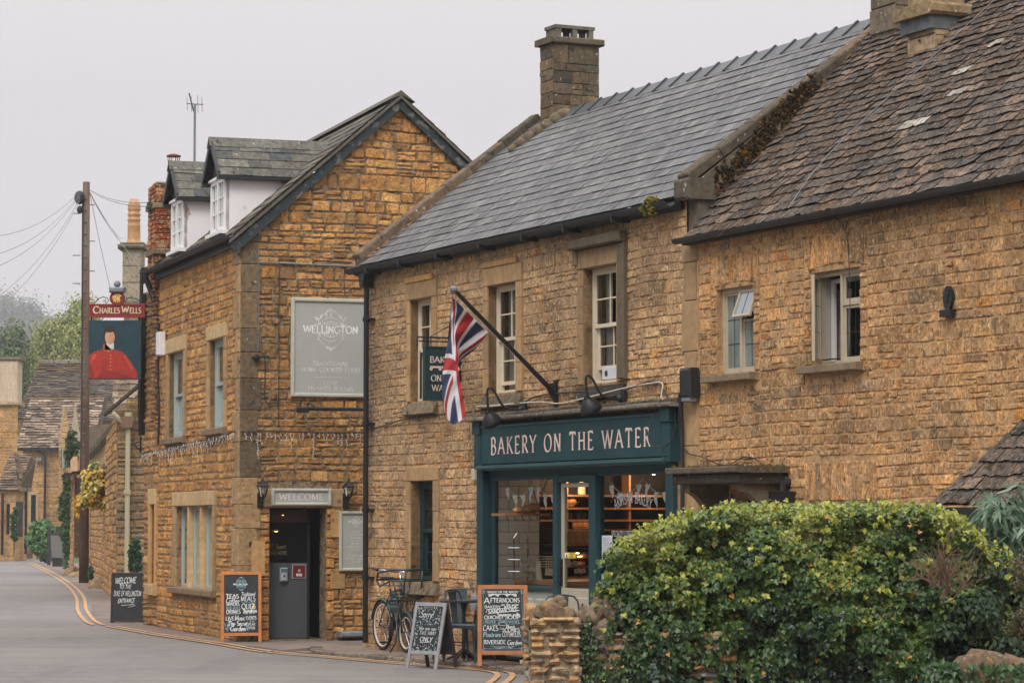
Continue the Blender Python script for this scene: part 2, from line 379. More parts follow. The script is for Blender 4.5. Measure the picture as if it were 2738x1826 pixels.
def stone(m, fr, x0, x1, y0, y1, R, proud, rough, gap, pal, shade, wob, bev, jit, cell, seed=1, z=0):
    g = gap*.5
    x0 += g*R.uniform(.6, 1.6); x1 -= g*R.uniform(.6, 1.6); y0 += g*R.uniform(.6, 1.6); y1 -= g*R.uniform(.6, 1.6)
    if x1-x0 < .02 or y1-y0 < .02: return
    c = pick(R, pal); k = R.uniform(.84, 1.14); c = (c[0]*k, c[1]*k*R.uniform(.97, 1.03), c[2]*k*R.uniform(.93, 1.07))
    if shade: c = shade((x0+x1)/2, (y0+y1)/2, c, R)
    nx = max(1, int((x1-x0-2*bev)/cell)); ny = max(1, int((y1-y0-2*bev)/cell))
    us = [0]+[(bev+(x1-x0-2*bev)*i/nx) for i in range(nx+1)]+[x1-x0]
    vv = [0]+[(bev+(y1-y0-2*bev)*i/ny) for i in range(ny+1)]+[y1-y0]
    pr = proud*R.uniform(.55, 1.35); tx, ty = R.uniform(-.05, .05), R.uniform(-.06, .06)
    n = len(m.v); W = len(us)
    for j, v in enumerate(vv):
        for i, u in enumerate(us):
            edge = i in (0, W-1) or j in (0, len(vv)-1)
            X, Y = x0+u, y0+v
            if edge:
                X += R.uniform(-jit, jit); Y += R.uniform(-jit, jit); Z = -.004
                if i in (0, W-1) and j in (0, len(vv)-1): X += (jit if i == 0 else -jit)*1.6; Y += (jit if j == 0 else -jit)*1.6
            else: Z = pr+(u-(x1-x0)/2)*tx+(v-(y1-y0)/2)*ty+R.uniform(-rough, rough)
            Y += wob*(vn(X*1.1, y0*.9, seed)-.5)*2
            m.v.append(fr.pt(X, Y, max(-.004, Z)+z)); m.c.append(c)
    for j in range(len(vv)-1):
        for i in range(W-1):
            a = n+j*W+i; m.face(a, a+1, a+W+1, a+W)
def block(m, fr, x0, x1, y0, y1, z0, z1, col, R, b=.008):
    k = R.uniform(.9, 1.1); m.bbox(fr, x0, x1, y0, y1, z0, z1, b, mul(col, k))
def quoins(m, fr, x0, w, w2, y0, y1, hgt, z, col, R, z0=-.01, side=1):
    y = y0; k = 0
    while y < y1-.05:
        h = min(hgt*R.uniform(.8, 1.25), y1-y); ww = (w if k % 2 else w2)*R.uniform(.92, 1.08)
        a, b = (x0, x0+ww) if side > 0 else (x0-ww, x0)
        block(m, fr, a, b, y+.003, y+h-.003, z0, z*R.uniform(.8, 1.2), col, R); y += h; k += 1
# ------------------------------------------------------------------ roof tiles
def tiles(m, fr, L, xl, xr, expo, wr, th, pal, seed=1, jz=.004, jy=.008, rough_edge=False, shade=None, lap=1.35, gap=.004, half=None):
    R = random.Random(seed); y = 0; row = 0
    while y < L-.03:
        e = expo(y/L); y1 = min(y+e, L); a, b = xl((y+y1)/2), xr((y+y1)/2)
        x = a-(R.uniform(0, wr[1]) if half is None else (half*(row % 2)))
        while x < b:
            w = R.uniform(*wr); xa, xb = max(x, a), min(x+w, b)
            if xb-xa > .02:
                c = pick(R, pal); k = R.uniform(.78, 1.2); c = mul(c, k)
                if shade: c = shade((xa+xb)/2, y, c, R)
                t = th*R.uniform(.8, 1.25); dz = R.uniform(0, jz); sk = R.uniform(-jy, jy)
                yt = min(y+e*lap, L+.01); xs = [xa+gap/2, xb-gap/2]
                if rough_edge: xs = [xs[0], xs[0]+(xs[1]-xs[0])*.33, xs[0]+(xs[1]-xs[0])*.67, xs[1]]
                lo = []
                for i, X in enumerate(xs):
                    f = i/(len(xs)-1); yy = y+sk*(f-.5)*2+(R.uniform(-jy, jy*.6) if rough_edge else 0)
                    if rough_edge and i in (0, 3): yy += .008
                    lo.append((X, yy, R.uniform(-jz, jz)*.5))
                n = m.vs([fr.pt(X, yy, t*1.0+dz+q) for X, yy, q in lo]+[fr.pt(X, yy+.001, t*.6+dz+q) for X, yy, q in lo]+[fr.pt(xs[0], yt, dz*.3+.001), fr.pt(xs[-1], yt, dz*.3+.001)], c)
                k2 = len(xs); ox, oy, oz = R.uniform(-3, 3), R.uniform(-3, 3), R.uniform(0, 9)
                for i, (X, yy, q) in enumerate(lo): m.tt[n+i] = (X+ox, yy+oy, oz); m.tt[n+k2+i] = (X+ox, yy+oy, oz+.3)
                m.tt[n+2*k2] = (xs[0]+ox, yt+oy, oz); m.tt[n+2*k2+1] = (xs[-1]+ox, yt+oy, oz)
                m.face(*([n+i for i in range(k2)]+[n+2*k2+1, n+2*k2]))
                for i in range(k2-1): m.face(n+i, n+k2+i, n+k2+i+1, n+i+1)
                m.face(n, n+2*k2, n+k2); m.face(n+k2-1, n+2*k2-1, n+2*k2+1)
            x += w
        y = y1; row += 1
# ------------------------------------------------------------------ leaves
def leaf_mesh(name, P, D, size, colr, material, parent=None, shape='ivy', seed=1, spread=.9, fold=.25):
    rg = np.random.default_rng(seed); N = len(P); P = np.asarray(P, float); D = np.asarray(D, float)+rg.normal(0, spread, (N, 3))*.6
    D /= np.linalg.norm(D, axis=1, keepdims=True)+1e-9
    g = np.tile([0, 0, -1.], (N, 1))+rg.normal(0, spread, (N, 3))*.7
    T = g-D*np.sum(g*D, axis=1, keepdims=True); T /= np.linalg.norm(T, axis=1, keepdims=True)+1e-9
    U = np.cross(D, T)
    if shape == 'ivy': q = np.array([[0, 0, 0], [-.32, -.06, 1], [-.5, .34, 1], [-.22, .55, .6], [0, 1, 0], [.22, .55, .6], [.5, .34, 1], [.32, -.06, 1]]); fs = [[0, 1, 2, 3, 4], [0, 4, 5, 6, 7]]
    elif shape == 'lance': q = np.array([[0, 0, 0], [-.11, .35, 1], [-.07, .75, 1], [0, 1.1, 0], [.07, .75, 1], [.11, .35, 1]]); fs = [[0, 1, 2, 3], [0, 3, 4, 5]]
    else: q = np.array([[0, 0, 0], [-.3, .3, 1], [-.25, .7, 1], [0, 1, 0], [.25, .7, 1], [.3, .3, 1]]); fs = [[0, 1, 2, 3], [0, 3, 4, 5]]
    k = len(q); s = np.asarray(size, float).reshape(N, 1, 1)
    fo = rg.uniform(.3, 1.4, (N, 1, 1))*fold
    V = P[:, None, :]+s*(U[:, None, :]*q[None, :, 0:1]+T[:, None, :]*(q[None, :, 1:2])+D[:, None, :]*(q[None, :, 2:3]*np.abs(q[None, :, 0:1])*fo*2))
    V = V.reshape(-1, 3)
    if parent is not None:
        V = V-np.array(parent.location)
    me = bpy.data.meshes.new(name); nf = len(fs); n0 = len(fs[0])
    me.vertices.add(N*k); me.vertices.foreach_set('co', V.ravel())
    idx = (np.arange(N)[:, None, None]*k+np.array(fs)[None]).reshape(-1)
    me.loops.add(len(idx)); me.loops.foreach_set('vertex_index', idx.astype(np.int32))
    me.polygons.add(N*nf); me.polygons.foreach_set('loop_start', (np.arange(N*nf)*n0).astype(np.int32)); me.polygons.foreach_set('loop_total', np.full(N*nf, n0, np.int32))
    me.update(calc_edges=True)
    ca = me.color_attributes.new('Col', 'FLOAT_COLOR', 'POINT'); C = np.ones((N, k, 4), np.float32); C[:, :, :3] = np.asarray(colr, np.float32)[:, None, :]
    ca.data.foreach_set('color', C.ravel()); me.materials.append(material)
    o = bpy.data.objects.new(name, me); COL.objects.link(o)
    if parent is not None: o.parent = parent
    return o
# ------------------------------------------------------------------ stroke lettering
def arc(cx, cy, rx, ry, a0, a1, n=9):
    return [(cx+rx*cos(radians(a0+(a1-a0)*i/n)), cy+ry*sin(radians(a0+(a1-a0)*i/n))) for i in range(n+1)]
G = {
'A': (.74, [[(0, 0), (.36, 1)], [(.36, 1), (.74, 0)], [(.13, .36), (.6, .36)]]),
'B': (.58, [[(.1, 0), (.1, 1)], [(.1, 1)]+arc(.28, .76, .22, .24, 90, -90)+[(.1, .52)], [(.28, .52)]+arc(.3, .26, .27, .26, 90, -90)+[(.1, 0)]]),
'C': (.72, [arc(.42, .5, .38, .5, 42, 318, 14)]),
'D': (.7, [[(.1, 0), (.1, 1)], [(.1, 1), (.28, 1)]+arc(.28, .5, .38, .5, 90, -90, 12)+[(.1, 0)]]),
'E': (.56, [[(.1, 0), (.1, 1)], [(.1, 1), (.5, 1), (.5, .88)], [(.1, .52), (.44, .52)], [(.1, 0), (.54, 0), (.54, .13)]]),
'F': (.54, [[(.1, 0), (.1, 1)], [(.1, 1), (.52, 1), (.52, .88)], [(.1, .5), (.44, .5)]]),
'G': (.76, [arc(.42, .5, .38, .5, 45, 345, 14), [(.76, .42), (.76, .06)], [(.52, .42), (.82, .42)]]),
'H': (.72, [[(.1, 0), (.1, 1)], [(.62, 0), (.62, 1)], [(.1, .52), (.62, .52)]]),
'I': (.2, [[(.1, 0), (.1, 1)]]),
'J': (.34, [[(.22, 1), (.22, .1), (.12, -.08), (0, -.05)]]),
'K': (.66, [[(.1, 0), (.1, 1)], [(.58, 1), (.12, .45)], [(.24, .58), (.66, 0)]]),
'L': (.54, [[(.1, 1), (.1, 0)], [(.1, 0), (.52, 0), (.52, .14)]]),
'M': (.9, [[(.1, 0), (.12, 1)], [(.12, 1), (.45, .08)], [(.45, .08), (.78, 1)], [(.78, 1), (.82, 0)]]),
'N': (.74, [[(.1, 0), (.1, 1)], [(.1, 1), (.64, 0)], [(.64, 0), (.64, 1)]]),
'O': (.8, [arc(.4, .5, .38, .5, 0, 360, 20)]),
'P': (.56, [[(.1, 0), (.1, 1)], [(.1, 1), (.26, 1)]+arc(.28, .74, .25, .26, 90, -90)+[(.1, .48)]]),
'Q': (.8, [arc(.4, .5, .38, .5, 0, 360, 20), [(.4, .12), (.6, -.06), (.86, -.16)]]),
'R': (.62, [[(.1, 0), (.1, 1)], [(.1, 1), (.26, 1)]+arc(.28, .75, .24, .25, 90, -90)+[(.1, .5)], [(.28, .5), (.62, 0)]]),
'S': (.52, [arc(.26, .75, .2, .25, 35, 250, 9)+arc(.27, .25, .22, .26, 80, -150, 10)]),
'T': (.66, [[(.33, 0), (.33, 1)], [(.02, .86), (.04, 1), (.62, 1), (.64, .86)]]),
'U': (.7, [[(.1, 1), (.1, .3)]+arc(.35, .28, .25, .28, 180, 360)+[(.6, 1)]]),
'V': (.7, [[(0, 1), (.36, 0)], [(.36, 0), (.7, 1)]]),
'W': (1.04, [[(0, 1), (.28, 0)], [(.28, 0), (.54, 1)], [(.52, 1), (.78, 0)], [(.78, 0), (1.04, 1)]]),
'X': (.66, [[(0, 1), (.66, 0)], [(0, 0), (.64, 1)]]),
'Y': (.66, [[(0, 1), (.33, .48)], [(.33, .48), (.66, 1)], [(.33, .48), (.33, 0)]]),
'Z': (.6, [[(.04, .9), (.04, 1), (.56, 1), (.02, 0), (.58, 0), (.58, .12)]]),
'a': (.46, [[(.4, .55), (.4, 0)], arc(.22, .28, .2, .28, 20, 360, 12)]),
'b': (.46, [[(.06, 1), (.06, 0)], arc(.25, .28, .19, .28, 160, -160, 12)]),
'c': (.4, [arc(.22, .28, .2, .28, 50, 310, 10)]),
'd': (.46, [[(.4, 1), (.4, 0)], arc(.22, .28, .18, .28, 20, 340, 12)]),
'e': (.42, [[(.03, .3), (.38, .3)]+arc(.21, .28, .19, .28, 5, 310, 11)]),
'f': (.3, [[(.34, .95), (.24, 1), (.16, .9), (.14, -.1)], [(.02, .55), (.3, .55)]]),
'g': (.46, [[(.4, .55), (.4, -.15), (.25, -.3), (.06, -.22)], arc(.22, .28, .18, .28, 20, 340, 12)]),
'h': (.46, [[(.06, 1), (.06, 0)], [(.06, .35), (.2, .56), (.36, .5), (.38, .3), (.38, 0)]]),
'i': (.16, [[(.08, .56), (.08, 0)], [(.08, .74), (.08, .8)]]),
'k': (.42, [[(.06, 1), (.06, 0)], [(.36, .56), (.08, .25), (.4, 0)]]),
'l': (.16, [[(.08, 1), (.08, 0)]]),
'm': (.66, [[(.06, .56), (.06, 0)], [(.06, .4), (.18, .56), (.3, .48), (.32, 0)], [(.32, .4), (.44, .56), (.56, .48), (.58, 0)]]),
'n': (.46, [[(.06, .56), (.06, 0)], [(.06, .36), (.2, .56), (.36, .5), (.38, .3), (.38, 0)]]),
'o': (.46, [arc(.23, .28, .2, .28, 0, 360, 14)]),
'p': (.46, [[(.06, .56), (.06, -.35)], arc(.25, .28, .19, .28, 160, -160, 12)]),
'r': (.34, [[(.06, .56), (.06, 0)], [(.06, .34), (.18, .54), (.32, .52)]]),
's': (.36, [arc(.18, .42, .14, .14, 40, 250, 7)+arc(.18, .14, .15, .15, 80, -150, 8)]),
't': (.3, [[(.14, .85), (.14, .1), (.24, 0), (.32, .05)], [(.01, .56), (.3, .56)]]),
'u': (.46, [[(.06, .56), (.06, .2), (.16, 0), (.32, .05), (.4, .25)], [(.4, .56), (.4, 0)]]),
'v': (.4, [[(0, .56), (.2, 0), (.4, .56)]]),
'w': (.6, [[(0, .56), (.15, 0), (.3, .5), (.45, 0), (.6, .56)]]),
'y': (.42, [[(.02, .56), (.2, .02)], [(.4, .56), (.16, -.22), (.02, -.3)]]),
'z': (.38, [[(.02, .56), (.34, .56), (.02, 0), (.36, 0)]]),
'-': (.34, [[(.04, .42), (.3, .42)]]), '.': (.16, [[(.06, .02), (.1, .06)]]), '!': (.18, [[(.1, 1), (.08, .3)], [(.07, .0), (.08, .08)]]),
'&': (.6, [[(.58, 0), (.2, .7), (.22, .95), (.38, .95), (.4, .75), (.08, .4), (.08, .1), (.3, 0), (.56, .35)]]),
'1': (.4, [[(.08, .82), (.22, 1), (.22, 0)]]), '8': (.52, [arc(.26, .75, .19, .25, 0, 360, 14), arc(.26, .26, .22, .26, 0, 360, 14)]),
'2': (.5, [arc(.24, .74, .2, .26, 160, -30, 8)+[(.04, 0), (.48, 0)]]), '3': (.5, [arc(.22, .75, .2, .25, 150, -80, 9)+arc(.24, .26, .22, .26, 80, -150, 9)]),
'0': (.5, [arc(.25, .5, .22, .5, 0, 360, 16)]), '4': (.5, [[(.36, 0), (.36, 1), (.02, .3), (.5, .3)]]), '7': (.46, [[(.02, 1), (.44, 1), (.16, 0)]]),
':': (.16, [[(.08, .1), (.08, .18)], [(.08, .6), (.08, .68)]]), "'": (.14, [[(.08, 1), (.06, .8)]]), ',': (.16, [[(.1, .06), (.05, -.12)]]), '/': (.4, [[(.02, -.05), (.38, 1)]]),
}
def stroke(m, fn, pts, tw, z, col=None, taper=False):
    # ribbon along pts in glyph plane; fn maps (x, y) to a point; tw(dx, dy) gives the width
    k = len(pts)
    if k < 2: return
    L, Rr = [], []
    for i in range(k):
        a = pts[max(0, i-1)]; b = pts[min(k-1, i+1)]; dx, dy = b[0]-a[0], b[1]-a[1]; d = hypot(dx, dy) or 1
        nx, ny = -dy/d, dx/d
        if 0 < i < k-1:     # mitre
            p = pts[i]; ux, uy = p[0]-a[0], p[1]-a[1]; e = hypot(ux, uy) or 1
            cs = max(.45, abs((nx*-uy+ny*ux)/e))
        else: cs = 1
        w = tw(dx/d, dy/d)/2/cs
        if taper and i in (0, k-1): w *= .3
        L.append(fn(pts[i][0]+nx*w, pts[i][1]+ny*w, z)); Rr.append(fn(pts[i][0]-nx*w, pts[i][1]-ny*w, z))
    n = m.vs(L+Rr, col)
    for i in range(k-1): m.face(n+i, n+i+1, n+k+i+1, n+k+i)
def text_width(s, h, xs=1, track=.1):
    return sum((G[c][0] if c in G else .38)*h*xs+track*h for c in s)-track*h
def text(m, fr, s, x, y, h, xs=1, thick=.13, thin=.05, serif=True, align='c', z=.002, col=None, track=.1, slant=0, fit=None, jit=0, bend=0, rise=0, seed=3):
    if fit:
        w0 = text_width(s, h, xs, track); k = fit/w0; xs *= k; track *= k
    W = text_width(s, h, xs, track); x0 = x-(W/2 if align == 'c' else (W if align == 'r' else 0)); R = random.Random(seed+len(s))
    cx = x0; mid = x0+W/2
    for ch in s:
        if ch not in G: cx += .38*h*xs+track*h; continue
        w, st = G[ch]; jy = R.uniform(-jit, jit)*h; base = cx
        def fn(gx, gy, zz, base=base, jy=jy):
            X = base+gx*h*xs+slant*gy*h; Y = y+gy*h+jy
            t = (X-mid)
            if bend:         # arc text: bend = curvature radius (+ arches up)
                r = bend; a = t/r; yy = Y-y
                X = mid+(r+yy)*sin(a); Y = y+(r+yy)*cos(a)-r
            Y += rise*(X-mid)
            return fr.pt(X, Y, zz)
        def tw(dx, dy):
            k = abs(dx*sin(radians(28))-dy*cos(radians(28)))
            return thin+(thick-thin)*k
        for pl in st:
            stroke(m, fn, pl, tw, z, col)
            if serif:
                for e, q in ((pl[0], pl[1]), (pl[-1], pl[-2])):
                    if (abs(e[1]) < .01 or abs(e[1]-1) < .01) and abs(e[1]-q[1]) > .5*hypot(e[0]-q[0], e[1]-q[1]) and ch not in 'UCGSO':
                        sw = .13 if abs(e[0]-q[0]) < .05 else .11
                        yy = e[1]+(.02 if e[1] < .5 else -.02)
                        stroke(m, fn, [(e[0]-sw, yy), (e[0]+sw, yy)], lambda a, b: thin*.9, z+.0003, col)
                    if ch == 'U' and e[1] > .9: stroke(m, fn, [(e[0]-.12, .98), (e[0]+.12, .98)], lambda a, b: thin*.9, z+.0003, col)
        cx += w*h*xs+track*h
def line(m, fr, pts, w, z=.002, col=None, taper=False):
    stroke(m, fr.pt, pts, lambda a, b: w, z, col, taper)
def scroll(cx, cy, r, a0, turns, k=1, n=14):
    return [(cx+k*r*(1-.8*i/n)*cos(radians(a0+turns*360*i/n)), cy+r*(1-.8*i/n)*sin(radians(a0+turns*360*i/n))) for i in range(n+1)]
def crest(m, fr, cx, cy, W, z, col=None, t=.006):
    # the pub's ornamental cartouche: arcs, scrolls and finials above and below the name
    for sg in (1, -1):
        f = lambda x, y: (cx+x*W, cy+sg*y*W)
        Ln = lambda pts, w=t: line(m, fr, [f(*p) for p in pts], w, z, col)
        Ln([(-.36, .11), (.36, .11)]); 
        Ln(arc(0, -.16, .34, .42, 145, 35, 14)); Ln(arc(0, -.1, .34, .5, 148, 32, 14))
        for k in (-1, 1):
            Ln(scroll(k*.26, .145, .03, 90 if k > 0 else 90, -k*.9, 1)); Ln(scroll(k*.29, .225, .025, 200, k*.8, 1))
            Ln(scroll(k*.06, .155, .035, -90, k*1.1)); Ln(scroll(k*.13, .14, .022, -90, k*1.0)); Ln(scroll(k*.045, .42, .03, -90, k*1.1)); Ln(scroll(k*.09, .405, .022, -90, k))
        m.poly([fr.pt(*f(0, .11), z), fr.pt(*f(.014, .17), z), fr.pt(*f(0, .21), z), fr.pt(*f(-.014, .17), z)], col)
        m.poly([fr.pt(*f(0, .40), z), fr.pt(*f(.02, .44), z), fr.pt(*f(0, .485), z), fr.pt(*f(-.02, .44), z)], col)
# ================================================================== BAKERY
PAL_OR = [(6, S(212, 160, 106)), (5, S(200, 152, 102)), (3, S(206, 158, 108)), (2, S(172, 132, 92)), (.7, S(156, 130, 102)), (.7, S(206, 142, 80))]
PAL_BK = [(6, S(210, 170, 124)), (5, S(200, 162, 120)), (3, S(186, 151, 112)), (2, S(198, 152, 102)), (.8, S(144, 122, 98)), (.8, S(202, 142, 84))]
PAL_DR = [(3, S(190, 154, 110)), (2, S(182, 146, 102)), (2, S(172, 140, 102))]
PAL_TL = [(5, S(102, 88, 76)), (4, S(90, 80, 72)), (3, S(80, 74, 68)), (1.5, S(124, 106, 92)), (1.5, S(70, 67, 64))]
PAL_SL = [(4, S(84, 83, 81)), (4, S(74, 73, 72)), (2, S(96, 93, 89)), (2, S(64, 64, 63)), (1, S(110, 105, 99))]
GREYST = S(122, 108, 90)
def mixc(a, b, t): return lerp(a, b, max(0, min(1, t)))
RR = random.Random(7)
bakery = empty('bakery_building', BK.pt(4.5, 0, 0), 'two-storey ochre stone bakery with smooth slate roof, tall stone chimney and teal shopfront', 'building')
def room(m, fr, x0, x1, y0, y1, d, z=-.3):
    p = lambda x, y, k: fr.pt(x, y, k)
    m.poly([p(x0, y0, z-d), p(x1, y0, z-d), p(x1, y1, z-d), p(x0, y1, z-d)])
    for a, b in (((x0, y0), (x1, y0)), ((x1, y0), (x1, y1)), ((x1, y1), (x0, y1)), ((x0, y1), (x0, y0))):
        m.poly([p(*a, z), p(*b, z), p(*b, z-d), p(*a, z-d)])
def sash_window(par, fr, x0, x1, y0, y1, d=.11, fm=CREAM, cols=2, rows=2, raise_=0, curt=0, name='window', w=.04, glassm=None, sill=True, split=.5):
    f = M(); zf = -d
    for a, b, c, e in ((x0, x0+w, y0, y1), (x1-w, x1, y0, y1), (x0+w, x1-w, y1-w, y1), (x0+w, x1-w, y0, y0+w*.9)):
        f.bbox(fr, a, b, c, e, zf-.1, zf, .004)
    win = f.build(name, fm, par)
    ym = y0+(y1-y0)*split; xa, xb = x0+w, x1-w
    for k, (ya, yb, z) in enumerate(((ym-.02, y1-w, zf-.012), (y0+w*.9+raise_, ym+.025+raise_*.0, zf-.055))):
        s = M(); t = .034
        s.bbox(fr, xa, xa+t, ya, yb, z-.035, z, .003); s.bbox(fr, xb-t, xb, ya, yb, z-.035, z, .003)
        s.bbox(fr, xa+t, xb-t, yb-t, yb, z-.035, z-.001, .003); s.bbox(fr, xa+t, xb-t, ya, ya+t*1.3, z-.035, z-.001, .003)
        for i in range(1, cols):
            xx = xa+t+(xb-xa-2*t)*i/cols; s.bbox(fr, xx-.009, xx+.009, ya+t*1.3, yb-t, z-.026, z-.004, .002)
        for i in range(1, rows):
            yy = ya+t*1.3+(yb-ya-2.3*t)*i/rows; s.bbox(fr, xa+t, xb-t, yy-.009, yy+.009, z-.027, z-.006, .002)
        s.build('sash', fm, win)
        g = M(); g.poly([fr.pt(xa+t-.005, ya+t, z-.018), fr.pt(xb-t+.005, ya+t, z-.018), fr.pt(xb-t+.005, yb-t+.005, z-.018), fr.pt(xa+t-.005, yb-t+.005, z-.018)])
        g.build('pane', glassm or GLASS, win)
    if curt:
        c = M()
        for (ca, cb) in (((x0+w, x0+w+(x1-x0)*.2), (x1-w-(x1-x0)*.2, x1-w)) if curt == 1 else ((x0+w, x1-w),)):
            n = max(4, int((cb-ca)/.02)); pts = [(ca+(cb-ca)*i/n, zf-.16+.012*(i % 2)) for i in range(n+1)]
            for (a, za), (b, zb) in zip(pts, pts[1:]):
                c.poly([fr.pt(a, y0+.05, za), fr.pt(b, y0+.05, zb), fr.pt(b, y1-.03, zb), fr.pt(a, y1-.03, za)])
        c.build('curtain', FABRIC, win)
    return win
# ---- front wall
bk_win = [(1.58, 2.28, 3.28, 4.60), (3.99, 4.79, 3.28, 4.60), (6.58, 7.40, 3.28, 4.60)]
gw = (1.61, 2.33, .97, 2.25)
shop = (3.80, 8.68, .05, 2.42)
WP = [(0, 0), (9.0, 0), (9.0, 5.17), (0, 5.17)]
m = M(); wall_shell(m, BK, WP, bk_win+[gw, shop], .32)
m.m = 1
surr = [(1.47, 2.44, 3.1, 4.87), (3.84, 4.97, 3.1, 4.83), (6.44, 7.62, 3.08, 4.86), (1.46, 2.52, .80, 2.42), (3.74, 8.9, -1, 2.99), (-.01, .12, 0, 5.2)]
def sh_bk(x, y, c, R):
    g = vn(x*.8, y*.9, 3)*.6+vn(x*2.3, y*2.7, 5)*.4
    t = .04+1.05*(g-.42)+(.2 if y > 2.5 else -.12)+(.35*max(0, 1-x/2.5) if y > 1.8 else 0)
    if y > 4.95: t += .25
    return mixc(c, GREYST, t*.8)
stones(m, BK, WP, surr, (.075, .13), (.10, .30), .009, .006, .007, PAL_BK, sh_bk, 11, .016, .010, .008, .07)
front = m.build('front_wall', [MORTARG, STONE], bakery)
# dressed surrounds
def surround(m, fr, h, jl, jr, lt, R, z=.02, dark=0, sillh=.16, lintel=True, bk=None):
    x0, x1, y0, y1 = h; c = lambda: mixc(mul(pick(R, PAL_DR), R.uniform(.86, 1.05)), S(84, 78, 66), dark*R.uniform(.6, 1.2))
    for s in (-1, 1):
        y = y0; k = 0; wd = jl if s < 0 else jr
        if wd <= 0: continue
        while y < y1-.02:
            hh = min(R.uniform(.28, .5), y1-y); hh = y1-y if y1-y-hh < .15 else hh
            ww = wd*R.uniform(.92, 1.1)
            a, b = (x0-ww, x0) if s < 0 else (x1, x1+ww)
            m.bbox(fr, a, b, y+.002, y+hh-.002, -.12, z*R.uniform(.8, 1.2), .006, c()); y += hh; k += 1
    if lintel: m.bbox(fr, x0-jl, x1+jr, y1+.001, y1+lt, -.12, z*1.3, .008, c())
for i, h in enumerate(bk_win):
    m = M(); dk = (.15, .3, .75)[i]
    surround(m, BK, h, (.09, .12, .14)[i], (.16, .17, .18)[i], .22, RR, .025, dk*.55)
    if i < 2: m.bbox(BK, h[0]-.12, h[1]+.05, h[3]+.222, h[3]+.30, -.02, .05, .01, mixc(S(196, 150, 96), GREYST, .3*i))
    else:
        m.bbox(BK, h[0]-.2, h[1]+.26, h[3]+.224, h[3]+.34, -.02, .13, .015, S(96, 86, 70)); m.bbox(BK, h[1]+.10, h[1]+.26, 3.3, h[3]+.22, .0, .07, .012, S(104, 92, 76))
        m.bbox(BK, h[0]-.2, h[0]-.1, h[3]+.05, h[3]+.22, .0, .06, .012, S(120, 104, 82))
    m.build('window_surround', DRESSED, bakery)
m = M(); surround(m, BK, gw, .14, .17, .18, RR, .02, .12); m.build('window_surround', DRESSED, bakery); m = M()
for i in range(8):     # left corner quoins
    y = i*.65; m.bbox(BK, -.0, (.11 if i % 2 else .17), y+.003, y+.645, -.3, .014+.003*(i % 2), .008, mul(pick(RR, PAL_DR), .85))
m.build('corner_quoins', DRESSED, bakery)
for i, h in enumerate(bk_win+[gw]):
    m = M()
    c = [S(120, 106, 84), S(104, 92, 74), S(62, 58, 50), S(128, 112, 90)][i]
    p = [(h[0]-.12, h[2]-.19), (h[1]+.2, h[2]-.19), (h[1]+.2, h[2]-.03), (h[0]-.12, h[2]-.03)]
    n = m.vs([BK.pt(x, y, z) for (x, y), z in zip(p, (.0, .0, -.15, -.15))]+[BK.pt(x, y+(.02 if k < 2 else 0), z) for k, ((x, y), z) in enumerate(zip(p, (.09, .09, .03, .03)))], c)
    for q in ((4, 5, 6, 7), (0, 1, 5, 4), (1, 2, 6, 5), (3, 0, 4, 7), (2, 3, 7, 6)): m.face(*[n+k for k in q])
    m.build('window_sill', LICHEN, bakery)
for i, h in enumerate(bk_win):
    w = sash_window(bakery, BK, *h, d=.1, raise_=(.0, .07, .13)[i], curt=(2, 1, 1)[i])
    if i == 2:
        f = M(); f.bbox(BK, 6.72, 7.3, 3.33, 3.47, -.2, -.15, .006); f.build('ventilator', mat('vent_white', col=S(205, 208, 214), rough=.5), w)
        f = M(); f.lathe(Fr(BK.pt(6.83, 3.40, -.149), BK.X, BK.Z, BK.Y), [(.035, 0), (.035, .003)], 14)
        f.build('vent_outlet', ZINC, w)
    if i == 0:
        f = M(); f.bbox(BK, 1.6, 1.64, 3.3, 3.95, -.13, -.11); f.build('sash_weight_slot', BLACK, w)
sash_window(bakery, BK, *gw, d=.12, fm=TEALD, curt=2, w=.07)
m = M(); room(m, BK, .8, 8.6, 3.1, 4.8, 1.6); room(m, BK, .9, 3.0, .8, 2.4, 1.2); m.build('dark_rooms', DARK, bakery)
# ---- bakery roof
PB = math.atan2(7.35-5.17, 2.77)
def slope_frame(base, fr, p): return Fr(base, fr.X, add(mul(fr.Z, -cos(p)), mul(UP, sin(p))), add(mul(fr.Z, sin(p)), mul(UP, cos(p))))
RB = slope_frame(BK.pt(0, 5.17, .12), BK, PB); LB = 3.53
m = M()
m.poly([RB.pt(0, 0, -.004), RB.pt(9.05, 0, -.004), RB.pt(9.05, LB, -.004), RB.pt(0, LB, -.004)], S(70, 70, 72))
def sh_sl(x, y, c, R):
    t = (vn(x*.9+y*.6, y*.5, 9)-.5)*.7+(vn(x*2.6-y*1.8, y*1.5, 12)-.5)*.4; return mul(c, 1+t)
tiles(m, RB, LB-.03, lambda y: .08, lambda y: 8.95, lambda t: .2, (.245, .265), .012, PAL_SL, 5, .003, .002, shade=sh_sl, half=.128)
